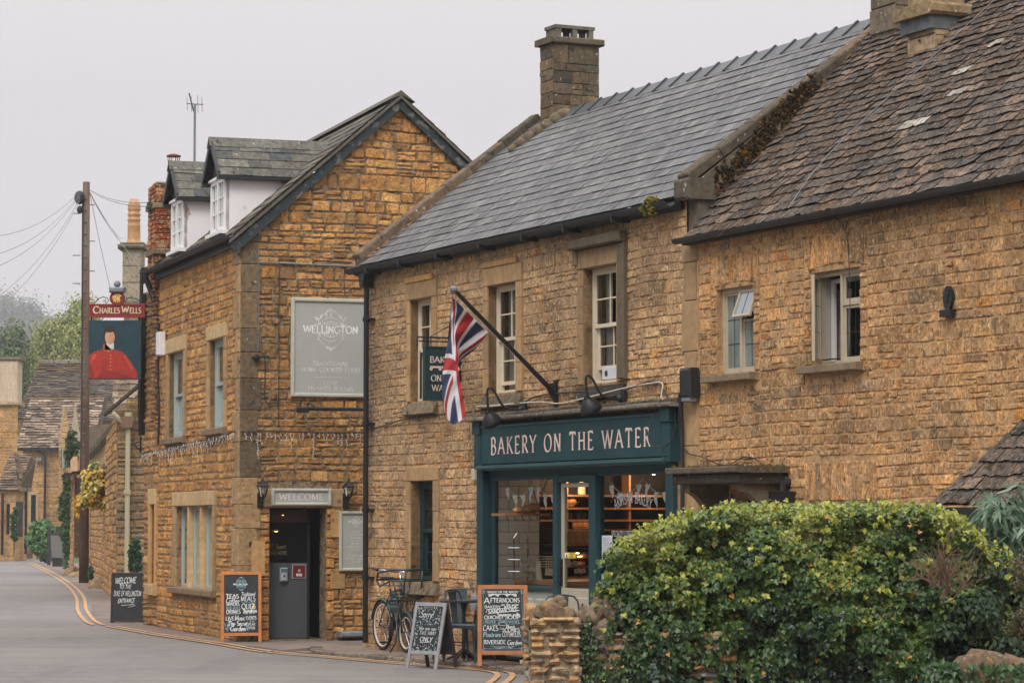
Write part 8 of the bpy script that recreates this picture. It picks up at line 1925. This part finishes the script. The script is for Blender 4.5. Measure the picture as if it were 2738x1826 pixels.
f.lathe(Fr((cx_, 75.35, zp), (1, 0, 0), UP, (0, -1, 0)), [(r*.95, h*ht) for r, h in pr], 18, S(188, 142, 96)); f.build('chimney_pot', POT, st_, True)
# long low garden wall with variegated shrub, boulders
gw_ = empty('roadside_wall', (-11, 75, 0), 'stone garden wall beyond the pub under a yellow flowering shrub', 'wall')
m = M(); facewall(m, -12.3, -10.4, 82, 0, 2.5, seed=81, Yb=72, polytop=lambda L: [(0, 0), (L, 0), (L, 3.25), (0, 3.0)]); m.build('wall_body', [MORTARG, ROUGH], gw_)
m = M(); m.bbox(Fr((-12.3, 82, 0), nrm((1.9, -10, 0)), UP, nrm((-10, -1.9, 0))), -.05, 10.2, 3.1, 3.25, -.3, .12, .04, S(130, 116, 94)); m.build('wall_capping', LICHEN, gw_)
def bush(name, label, px, py, Y, rxp, ryp, n, sz, cols, seed, shape='oval', cat='shrub', ry=None, clumps=40, depthf=.7):
    c = at0(px, py, Y); k = Y/F; return shrub(name, label, cat, c, rxp*k, rxp*k*depthf, ryp*k, n, shape, sz, cols, seed, 'variegated' not in name, .8, .25, clumps)
YE = [S(214, 168, 40), S(224, 184, 66), S(196, 176, 72), S(200, 150, 30)]
bush('variegated_shrub', 'yellow and green variegated shrub tumbling over the roadside wall by the pole', 262, 1298, 72, 46, 72, 6000, (.08, .16), [S(214, 168, 40), S(222, 190, 90), S(196, 160, 50), S(70, 106, 40), S(208, 196, 130)], 5, clumps=46)
bush('variegated_shrub', 'thin strip of yellow flowering shrub left of the telegraph pole', 209, 1350, 84, 8, 30, 500, (.08, .15), YE, 6, clumps=12)
bush('evergreen_shrub', 'small dark evergreen at the foot of the wall right of the pole', 249, 1525, 79, 12, 22, 500, (.06, .12), [S(40, 74, 46), S(60, 96, 56)], 7, clumps=14)
bush('evergreen_shrub', 'dark green shrub by the cream downpipe at the pub corner', 362, 1480, 60, 16, 50, 900, (.07, .14), [S(40, 70, 44), S(56, 90, 52)], 8, clumps=18)
for k, (px, py, Y, r) in enumerate(((268, 1575, 74, .32), (252, 1572, 76, .22), (195, 1548, 92, .4), (206, 1555, 90, .3))):
    o = boulder(at0(px, py, Y), r, 1.0, k+90, S(140, 118, 90), DRY, None, 'boulder', 16, .2); tag(o, ('large boulder at the foot of the roadside wall', 'small boulder left of the large one by the roadside wall', 'stone at the base of the white fronted house', 'low stone between the white fronted house and the pole')[k], 'boulder')
# white fronted house
wh_ = empty('white_fronted_house', (-15.5, 97, 0), 'small house with white door front and pinkish lintel left of the pole', 'building')
xl, xr = at0(191, 0, 97)[0], at0(212, 0, 92)[0]; z_e = at0(0, 1270, 97)[2]
m = M(); fr_ = facewall(m, xl, xr, 97, 0, z_e, holes=[(.7, 5, .6, 3.2)], seed=91, Yb=91); m.build('wall', [MORTARG, ROUGH], wh_)
m = M(); m.box(fr_, .7, 5, .6, 3.2, -.3, -.1, S(226, 224, 224)); m.build('door', WHITE, wh_); m = M(); m.bbox(fr_, .5, 5.2, 3.2, 3.9, -.1, .05, .02, S(206, 168, 132)); m.build('lintel', DRESSED, wh_)
m = M(); m.poly([fr_.pt(-.4, z_e-.1, .3), fr_.pt(7, z_e-.1, .3), fr_.pt(7, z_e+.9, -4), fr_.pt(-.2, z_e+.9, -4)], S(96, 84, 72)); tiles(m, Fr(fr_.pt(-.4, z_e-.1, .32), fr_.X, nrm(add((0, 0, 1.0), mul(fr_.Z, -4.3))), nrm(add((0, 0, 4.3), mul(fr_.Z, 1.0)))), 4.4, lambda y: 0, lambda y: 6.5, lambda t: .25, (.3, .6), .04, PAL_TL, 3, .02, .02, True); m.build('roof', STILE, wh_)
m = M(); q = [at0(px, py, 90) for px, py in ((235, 1290), (310, 1290), (310, 1140), (290, 1165), (262, 1198), (236, 1226))]; m.prism(W0, [(v[0], v[2]) for v in q], -90.3, -90, S(164, 140, 108)); m.tube([add(v, (0, -.12, .05)) for v in q[2:]], .14, 6, S(78, 70, 58)); tag(m.build('low_gable', MOSS), 'low stone gable with mossy verge behind the variegated shrub', 'gable'); m = M(); q = [at0(px, py, 100) for px, py in ((225, 1260), (312, 1260), (312, 1130), (225, 1142))]; m.prism(W0, [(v[0], v[2]) for v in q], -100.3, -100, S(112, 98, 82)); tag(m.build('back_wall', MOSS), 'grey rendered wall above the low mossy gable', 'wall')
# gabled house with stone tile roof (Z about 140)
gh = empty('gabled_house', (-24, 142, 0), 'large gabled Cotswold house with long stone tile roof at the bend of the road', 'building')
p = lambda px, py, Y=142: at0(px, py, Y)
x0, x1 = p(60, 0)[0], p(158, 0)[0]; ze = p(0, 1203)[2]
win_ = (p(84, 0)[0]-x0, p(97, 0)[0]-x0, p(0, 1401)[2], p(0, 1323)[2])
m = M(); fr_ = facewall(m, x0, x1, 142, 0, ze, holes=[win_], seed=101, hr=(.2, .3), wr=(.4, .8), pal=PAL_FR, proud=.02, gap=.015); m.build('front_wall', [MORTAR, STONE], gh)
g = M(); a, b, c, d = win_; g.box(fr_, a, b, c, d, -.2, -.12, S(60, 66, 70)); 
for k in (1, 2, 3, 4): g.box(fr_, a, b, c+(d-c)*k/5-.02, c+(d-c)*k/5+.02, -.12, -.1, S(30, 32, 34))
g.box(fr_, (a+b)/2-.02, (a+b)/2+.02, c, d, -.12, -.1, S(30, 32, 34)); wn_ = g.build('window', CHALK, gh); g = M(); g.bbox(fr_, a-.12, a, c-.1, d+.15, -.1, .05, .01, S(176, 150, 112)); g.bbox(fr_, b, b+.12, c-.1, d+.15, -.1, .05, .01, S(176, 150, 112)); g.bbox(fr_, a, b, d, d+.15, -.1, .05, .01, S(176, 150, 112)); g.build('frame', DRESSED, wn_)
f = M(); xq = p(123, 0)[0]; f.tube([(xq-.6, 141.7, ze), (xq-.1, 141.7, ze-.15), (xq, 141.7, ze-.4), (xq, 141.7, .4)], .07, 6); f.box(W0, x0-.3, x1+.2, ze-.05, ze+.08, -141.9, -141.6); f.build('gutter', BLACK, gh)
f = M(); f.box(fr_, p(98, 0)[0]-x0, p(113, 0)[0]-x0, p(0, 1233)[2], p(0, 1223)[2], .02, .3); f.build('flood_lamp', LEAD, gh)
# front roof
zr0, zr1 = ze, p(0, 1062, 146)[2]; rl = hypot(4.5, zr1-zr0+.0); rf_ = Fr((x0-.3, 141.6, ze+.05), (1, 0, 0), nrm((0, 4.5, zr1-zr0)), nrm((0, -(zr1-zr0), 4.5)))
m = M(); m.poly([rf_.pt(0, 0, -.02), rf_.pt(x1-x0+2.2, 0, -.02), rf_.pt(x1-x0+2.2, rl, -.02), rf_.pt(0, rl, -.02)], S(70, 60, 50)); PAL_FT = [(4, S(160, 138, 118)), (3, S(134, 116, 98)), (2, S(100, 88, 76)), (2, S(186, 164, 142))]
tiles(m, rf_, rl, lambda y: 0, lambda y: x1-x0+2.0, lambda t: .26, (.35, .8), .06, PAL_FT, 7, .04, .04, True, lambda x, y, c, R: mixc(c, S(104, 90, 44), .7 if y > rl-.5 else 0)); m.build('front_roof', STILE, gh)
# cross gable on the right
gx0, gx1, gx2 = p(152, 0, 139)[0], p(170, 0, 139)[0], p(186, 0, 139)[0]
m = M(); gfr = facewall(m, gx0, gx2, 139.5, 0, 5, seed=103, hr=(.2, .3), wr=(.4, .8), pal=[(3, S(188, 152, 106)), (2, S(172, 142, 104))], polytop=lambda L: [(0, 0), (L, 0), (L, p(0, 1190, 139)[2]), (L*.5, p(0, 1085, 139)[2]), (0, p(0, 1190, 139)[2])], proud=.02, gap=.015); m.build('cross_gable', [MORTAR, STONE], gh)
g = M(); a = p(163, 0, 139.3)[0]; b = p(174, 0, 139.3)[0]; g.box(W0, a, b, p(0, 1252, 139)[2], p(0, 1198, 139)[2], -139.4, -139.3, S(70, 88, 84)); 
for k in (1, 2): g.box(W0, a+(b-a)*k/3-.02, a+(b-a)*k/3+.02, p(0, 1252, 139)[2], p(0, 1198, 139)[2], -139.3, -139.27, S(170, 176, 160))
g.build('gable_window', CHALK, gh)
for pxx in (170, 201):
    g = M(); c = p(pxx, 1130, 141); hh = p(0, 1075, 141)[2]-c[2]; g.poly([(c[0]-.28, 141, c[2]-1), (c[0]+.28, 141, c[2]-1), (c[0], 141, c[2]+hh)], S(170, 154, 130)); g.poly([(c[0]-.28, 141, c[2]-1), (c[0], 141, c[2]+hh), (c[0]-.1, 142.5, c[2]-1)], S(150, 134, 112)); g.build('gable_finial', DRESSED, gh)
# upper long roof beyond
rb = empty('rear_roofed_house', (-30, 165, 0), 'house with long dark stone tile roof rising behind the gabled house', 'building'); p6 = lambda px, py: at0(px, py, 160)
r0, r1 = p6(40, 0)[0], p6(330, 0)[0]; zb_, zt2 = p6(0, 1120)[2], at0(0, 969, 168)[2]; rl = hypot(8, zt2-zb_); rf_ = Fr((r0, 160, zb_), (1, 0, 0), nrm((0, 8, zt2-zb_)), nrm((0, -(zt2-zb_), 8)))
m = M(); m.poly([rf_.pt(0, 0, -.02), rf_.pt(r1-r0, 0, -.02), rf_.pt(r1-r0, rl, -.02), rf_.pt(0, rl, -.02)], S(56, 50, 44)); tiles(m, rf_, rl, lambda y: 0, lambda y: r1-r0, lambda t: .3, (.4, .9), .06, [(4, S(104, 92, 80)), (3, S(88, 80, 72)), (2, S(128, 112, 94))], 9, .05, .03, True, lambda x, y, c, R: mixc(c, S(96, 76, 40), .75*(y > rl-2.2)*R.random()*1.3)); m.build('roof', STILE, rb)
m = M(); x = r0
while x < r1: w = RR.uniform(.6, .9); m.bbox(W0.at(0, 0, 0), x, x+w-.03, zt2-.1, zt2+.14, -168.3, -167.8, .04, mul(S(140, 130, 116), RR.uniform(.8, 1.15))); x += w
m.build('ridge', LICHEN, rb); m = M(); m.poly([(r0, 161, 0), (r1, 161, 0), (r1, 161, zb_), (r0, 161, zb_)], S(150, 120, 84)); m.build('wall', DRESSED, rb)
# tall chimney stack at far left and the bay fronted house
tcx0, tcx1 = at0(-10, 0, 132)[0], at0(46, 0, 132)[0]; z0, z1, zm = 0, at0(0, 962, 132)[2], at0(0, 1074, 132)[2]
lh = empty('bay_fronted_house', (tcx0, 134, 0), 'ochre house with a tall pale chimney stack and curved stone bay at the far left', 'building')
m = M(); facewall(m, tcx0-.5, tcx1-.1, 132.5, 0, zm, seed=111, hr=(.2, .3), wr=(.4, .8), pal=[(3, S(196, 148, 90)), (2, S(184, 140, 88))], proud=.015, gap=.012); m.build('wall', [MORTAR, STONE], lh)
f = M(); f.bbox(W0, tcx0-.4, tcx1-.1, zm, z1, -133.6, -132.4, .04, S(196, 176, 150)); cs2 = f.build('chimney', DRESSED, lh); f = M(); f.bbox(W0, tcx0-.5, tcx1+.05, z1, z1+.14, -133.7, -132.3, .04, S(120, 108, 92)); f.bbox(W0, tcx0-.5, tcx1+.02, zm-.14, zm+.02, -133.7, -132.3, .03, S(170, 150, 120)); f.build('chimney_cap', LICHEN, cs2)
bx = [at0(px, 0, Y)[0] for px, Y in ((-10, 128), (42, 128), (72, 131.5))]; zb1 = at0(0, 1312, 128)[2]; zb0 = at0(0, 1213, 131)[2]
m = M(); fa = facewall(m, bx[0], bx[1], 128, 0, zb1, seed=113, hr=(.2, .28), wr=(.35, .7), holes=[(at0(3, 0, 128)[0]-bx[0], at0(11, 0, 128)[0]-bx[0], 1.2, 2.6), (at0(18, 0, 128)[0]-bx[0], at0(27, 0, 128)[0]-bx[0], 1.2, 2.6)], proud=.015, gap=.012); fb_ = facewall(m, bx[1], bx[2], 128, 0, zb1, seed=114, hr=(.2, .28), wr=(.35, .7), Yb=131.5, proud=.015, gap=.012); m.build('bay_wall', [MORTAR, STONE], lh)
m = M(); m.box(fa, .1, 1.2, 1.1, 2.7, -.2, -.1, S(50, 52, 54)); m.build('bay_window', CHALK, lh)
m = M(); PAL_B = [(3, S(150, 124, 98)), (2, S(124, 106, 86)), (1, S(96, 86, 74))]; ex = .25
A_ = [(bx[0], 128-ex, zb1), (bx[1]+.15, 128-ex, zb1), (bx[2]+.2, 131.4, zb1)]; B_ = [(bx[0], 131.5, zb0), (bx[1]-.1, 131.5, zb0), (bx[1]+.25, 131.9, zb0-.3)]
for i in range(2):
    a, b, c = A_[i], A_[i+1], B_[i]; X = nrm(sub(b, a)); N_ = nrm(cross(X, sub(c, a))); N_ = N_ if N_[2] > 0 else mul(N_, -1); Yv = nrm(cross(N_, X)); Yv = Yv if Yv[2] > 0 else mul(Yv, -1); Lh_ = dot(sub(c, a), Yv); w = dot(sub(b, a), X); f_ = Fr(a, X, Yv, N_); m.poly([a, b, B_[i+1], B_[i]], S(90, 76, 60)); tiles(m, f_, Lh_, lambda y: 0, (lambda y: w-.0*y) if i == 0 else (lambda y: w*(1-y/Lh_*.8)), lambda t: .28, (.3, .6), .05, PAL_B, 5+i, .03, .02, True)
m.build('bay_roof', STILE, lh); f = M(); xq = at0(71, 0, 131)[0]; f.tube([(xq, 130.9, zb1), (xq, 130.9, .3)], .07, 6); f.tube([(at0(1, 0, 127)[0], 127.6, zb1-.1), (at0(1, 0, 127)[0], 127.6, .3)], .07, 6); f.build('bay_downpipes', BLACK, lh)
# railing
rl_ = empty('iron_railing', at0(50, 1480, 136), 'black iron railing in front of the gabled house', 'railing'); a, b = at0(14, 1480, 133), at0(86, 1480, 138); f = M()
for k in range(26): q = lerp(a, b, k/25); f.tube([(q[0], q[1], 0), (q[0], q[1], 1.25)], .02, 4)
f.build('bars', BLACK, rl_); f = M()
for z in (.2, 1.1): f.tube([(a[0], a[1], z), (b[0], b[1], z)], .025, 4)
f.build('rails', BLACK, rl_)
tb2 = M(); q = [at0(px, py, 47.6) for px, py in ((376, 1166), (376, 1212), (352, 1185), (376, 1195))]; tb2.tube(q[:2], .018, 6); tb2.tube([q[2], at0(376, 1180, 47.6)], .015, 6); tb2.tube([at0(357, 1186, 47.6), at0(374, 1204, 47.6)], .012, 5); tag(tb2.build('iron_bracket', BLACK), 'empty black iron bracket sticking out where the icicle lights end on the street wall', 'bracket')
# bin, gate posts
bn = empty('wheelie_bin', at0(157, 1514, 112), 'grey wheelie bin standing by the bushes at the bend of the road', 'bin'); g = W0.at(at0(157, 0, 112)[0], 0, 0)
f = M(); n = f.vs([g.pt(x, y, -112+z) for x, y, z in ((-.22, .35, .2), (.2, .35, .2), (.26, 1.25, .28), (-.26, 1.25, .28), (-.22, .35, -.2), (.2, .35, -.2), (.26, 1.25, -.28), (-.26, 1.25, -.28))])
for q in ((0, 1, 2, 3), (5, 4, 7, 6), (1, 5, 6, 2), (4, 0, 3, 7), (3, 2, 6, 7), (4, 5, 1, 0)): f.face(*[n+i for i in q])
f.build('body', mat('bin_grey', col=S(112, 112, 110), rough=.5), bn); f = M(); f.bbox(g, -.28, .28, 1.25, 1.33, -112.3, -111.7, .03); f.build('lid', BLACKM, bn); f = M(); f.box(g, -.2, .2, .0, .36, -112.2, -111.85); f.build('base', BLACKM, bn)
f = M(); q = at0(130, 1500, 116)
for d in (0, .35): f.box(W0.at(q[0]+d, 0, 0), -.07, .07, 0, 1.6, -116.1, -116)
tag(f.build('gate_posts', DKWOOD), 'pair of short wooden posts in front of the bushes', 'posts')
# big ivy column, bushes
GRN = [S(62, 96, 52), S(84, 118, 62), S(48, 78, 46)]
bush('garden_bush', 'large light green bush at the bend of the road', 122, 1440, 122, 44, 52, 5200, (.12, .22), [S(82, 122, 66), S(100, 138, 76), S(64, 100, 54)], 41, clumps=60)
bush('garden_bush', 'low green bush beside the wheelie bin', 165, 1480, 114, 14, 34, 900, (.1, .2), GRN, 42, clumps=14)
bush('climbing_ivy', 'tall dark ivy column between the gabled house and the white fronted house', 178, 1385, 101, 17, 130, 4200, (.1, .2), [S(52, 80, 46), S(70, 96, 54), S(92, 108, 62)], 43, clumps=60, cat='ivy')
bush('climbing_ivy', 'high tuft of dark creeper against the cross gable left of the pole', 193, 1200, 103, 16, 52, 1600, (.1, .2), [S(58, 80, 46), S(84, 92, 50)], 44, clumps=26, cat='ivy')
bush('climbing_ivy', 'green climber beside the bay of the far left house', 38, 1400, 127, 8, 60, 1200, (.1, .18), GRN, 45, clumps=20, cat='ivy')
bush('garden_bush', 'dark bush behind the iron railing', 40, 1462, 134, 22, 24, 1500, (.1, .18), [S(48, 78, 46), S(60, 92, 52)], 46, clumps=24)
# ------- trees and hills
def tree(px, pyt, pyb, Y, wpx, n, cols, label, seed, sz=(.16, .34)):
    n = int(n*2.2)
    k = Y/F; base = at0(px, 1400, Y); top = at0(px, pyt, Y)[2]; bot = at0(px, pyb, Y)[2]; R = random.Random(seed); r = np.random.default_rng(seed)
    t = empty('tree', (base[0], Y, 0), label, 'tree', 'hazy trees behind the far roofs'); m = M(); tips = []
    def grow(p, d, L, rad, lv):
        pts = [p]; q = p
        for i in range(3): d = nrm(add(d, (R.uniform(-.22, .22), R.uniform(-.2, .2), .12))); q = add(q, mul(d, L/3)); pts.append(q)
        m.tube(pts, [rad, rad*.85, rad*.7, rad*.6], 5, S(86, 76, 62))
        if lv == 0: tips.append(q); return
        for j in range(3 if lv > 1 else 4): grow(pts[R.choice((2, 3))], nrm(add(d, (R.uniform(-.9, .9), R.uniform(-.8, .8), R.uniform(-.1, .5)))), L*.68, rad*.55, lv-1)
        tips.append(q)
    H = top; W = wpx*k
    grow((base[0], Y, 0), (0, 0, 1), H*.33, H*.022, 4)
    xs = [p[0]-base[0] for p in tips]; zs = [p[2] for p in tips]; sx_ = W/max(.1, max(abs(x) for x in xs)); zs_ = H/max(zs)
    m.v = [(base[0]+(p[0]-base[0])*sx_, Y+(p[1]-Y)*sx_*.7, p[2]*zs_) for p in m.v]; tips = [(base[0]+(p[0]-base[0])*sx_, Y+(p[1]-Y)*sx_*.7, p[2]*zs_) for p in tips]
    m.build('trunk', mat('tree_bark', attr=True, rough=.95), t); T = np.array(tips); kk = r.integers(0, len(T), n); d = r.normal(0, 1, (n, 3)); P = T[kk]+d*H*.03; cs = np.array(cols)[kk % len(cols)]*r.uniform(.7, 1.3, (n, 1))
    leaf_mesh('crown', P, d, r.uniform(*sz, n), cs, leafmat('leaf', .5, .25), t, 'oval', seed, .9)
SP_ = [S(150, 154, 78), S(164, 164, 88), S(128, 138, 70)]; DG_ = [S(84, 104, 56), S(98, 112, 62)]
tree(178, 815, 980, 230, 62, 9000, SP_, 'tall pale spring green tree behind the far roofs, nearest the pole', 1)
tree(105, 905, 980, 240, 40, 5200, SP_, 'lower olive tree between the round green tree and the tall pale one', 2)
tree(28, 885, 980, 225, 40, 7000, DG_, 'rounded darker green tree at the far left behind the chimney stack', 3)
tree(218, 870, 980, 225, 34, 4200, SP_, 'spring green tree directly behind the telegraph pole', 4)
tree(262, 850, 980, 235, 36, 4200, SP_, 'spring green tree behind the hanging pub sign', 9)
HAZ = [S(104, 112, 92), S(116, 120, 100), S(92, 104, 88)]
for k, (px, pt, w) in enumerate(((-12, 795, 30), (22, 800, 30), (52, 815, 28), (82, 830, 26), (110, 850, 26), (140, 868, 24))):
    tree(px, pt, 900, 1050, w, 3600, HAZ, ('misty bare tree at the extreme left of the far wood', 'misty bare tree second from the left in the far wood', 'misty bare tree third from the left in the far wood', 'misty tree fourth along in the far wood', 'misty tree fifth along in the far wood', 'misty tree at the right end of the far wood')[k], 20+k, (.7, 1.4))
m = M(); nx, ny = 40, 14; x0, x1, y0, y1 = -410, 60, 260, 1250
for j in range(ny+1):
    for i in range(nx+1):
        x = x0+(x1-x0)*i/nx; y = y0+(y1-y0)*j/ny; t = max(0, (y-300)/700); hgt = 62*min(1, t)*(1-.45*max(0, min(1, (x+200)/160)))*(.85+.3*vn(x*.03, y*.02, 3)); m.v.append((x, y, hgt-.5)); m.c.append(S(86, 96, 70))
for j in range(ny):
    for i in range(nx): a = j*(nx+1)+i; m.face(a, a+1, a+nx+2, a+nx+1)
struct(m.build('hills', mat('hill_grass', attr=True, rough=1, nscale=.2, namt=.3)))
# ------- unseen trees and upright sheets added to block low sky and show in panes
r = np.random.default_rng(77); ln = [(-19, 62), (-21, 45), (-20, 30), (-17, 16), (-12, 4), (-3, -8), (10, -12), (22, -6)]; PT, m = [], M()
for a, b in zip(ln, ln[1:]):
    n = 2600; t = r.uniform(0, 1, n); z = r.uniform(0, 1, n)*(7.5+2.2*np.sin(t*9+a[0])); rad = r.uniform(1.2, 2.4, n)*np.sqrt(np.clip(1-((z-4.5)/6)**2, .1, 1)); an = r.uniform(0, 6.28, n); PT.append(np.stack([a[0]+(b[0]-a[0])*t+rad*np.cos(an), a[1]+(b[1]-a[1])*t+rad*np.sin(an), z], 1))
    m.poly([(a[0], a[1], 0), (b[0], b[1], 0), (b[0], b[1], 7.2), (a[0], a[1], 7.2)], S(52, 56, 36))  # tall dark sheet inside the leaves, added to block light
PT = np.vstack(PT); o = leaf_mesh('added_shade_trees', PT, r.normal(0, 1, (len(PT), 3)), r.uniform(.35, .8, len(PT)), np.array(S(78, 92, 48))[None]*r.uniform(.5, 1.4, (len(PT), 1)), leafmat('leaf', .5, .25), None, 'oval', 3, .9); struct(o, 'stuff'); struct(m.build('added_shade_backing', MOSS), 'stuff')
# ------- haze
hz = M(); hz.box(Fr((0, 0, 0), (1, 0, 0), UP, (0, 1, 0)), -520, 320, -1.5, 95, -30, 1300); ho = hz.build('haze', mat('haze_placeholder'))
hm = bpy.data.materials.new('haze_air'); hm.use_nodes = True; nt = hm.node_tree; nt.nodes.clear(); o_ = nt.nodes.new('ShaderNodeOutputMaterial'); v_ = nt.nodes.new('ShaderNodeVolumePrincipled')
v_.inputs['Color'].default_value = (.93, .94, .96, 1); v_.inputs['Density'].default_value = .00048; v_.inputs['Anisotropy'].default_value = .1; nt.links.new(v_.outputs[0], o_.inputs['Volume'])
ho.data.materials.clear(); ho.data.materials.append(hm); struct(ho, 'stuff')
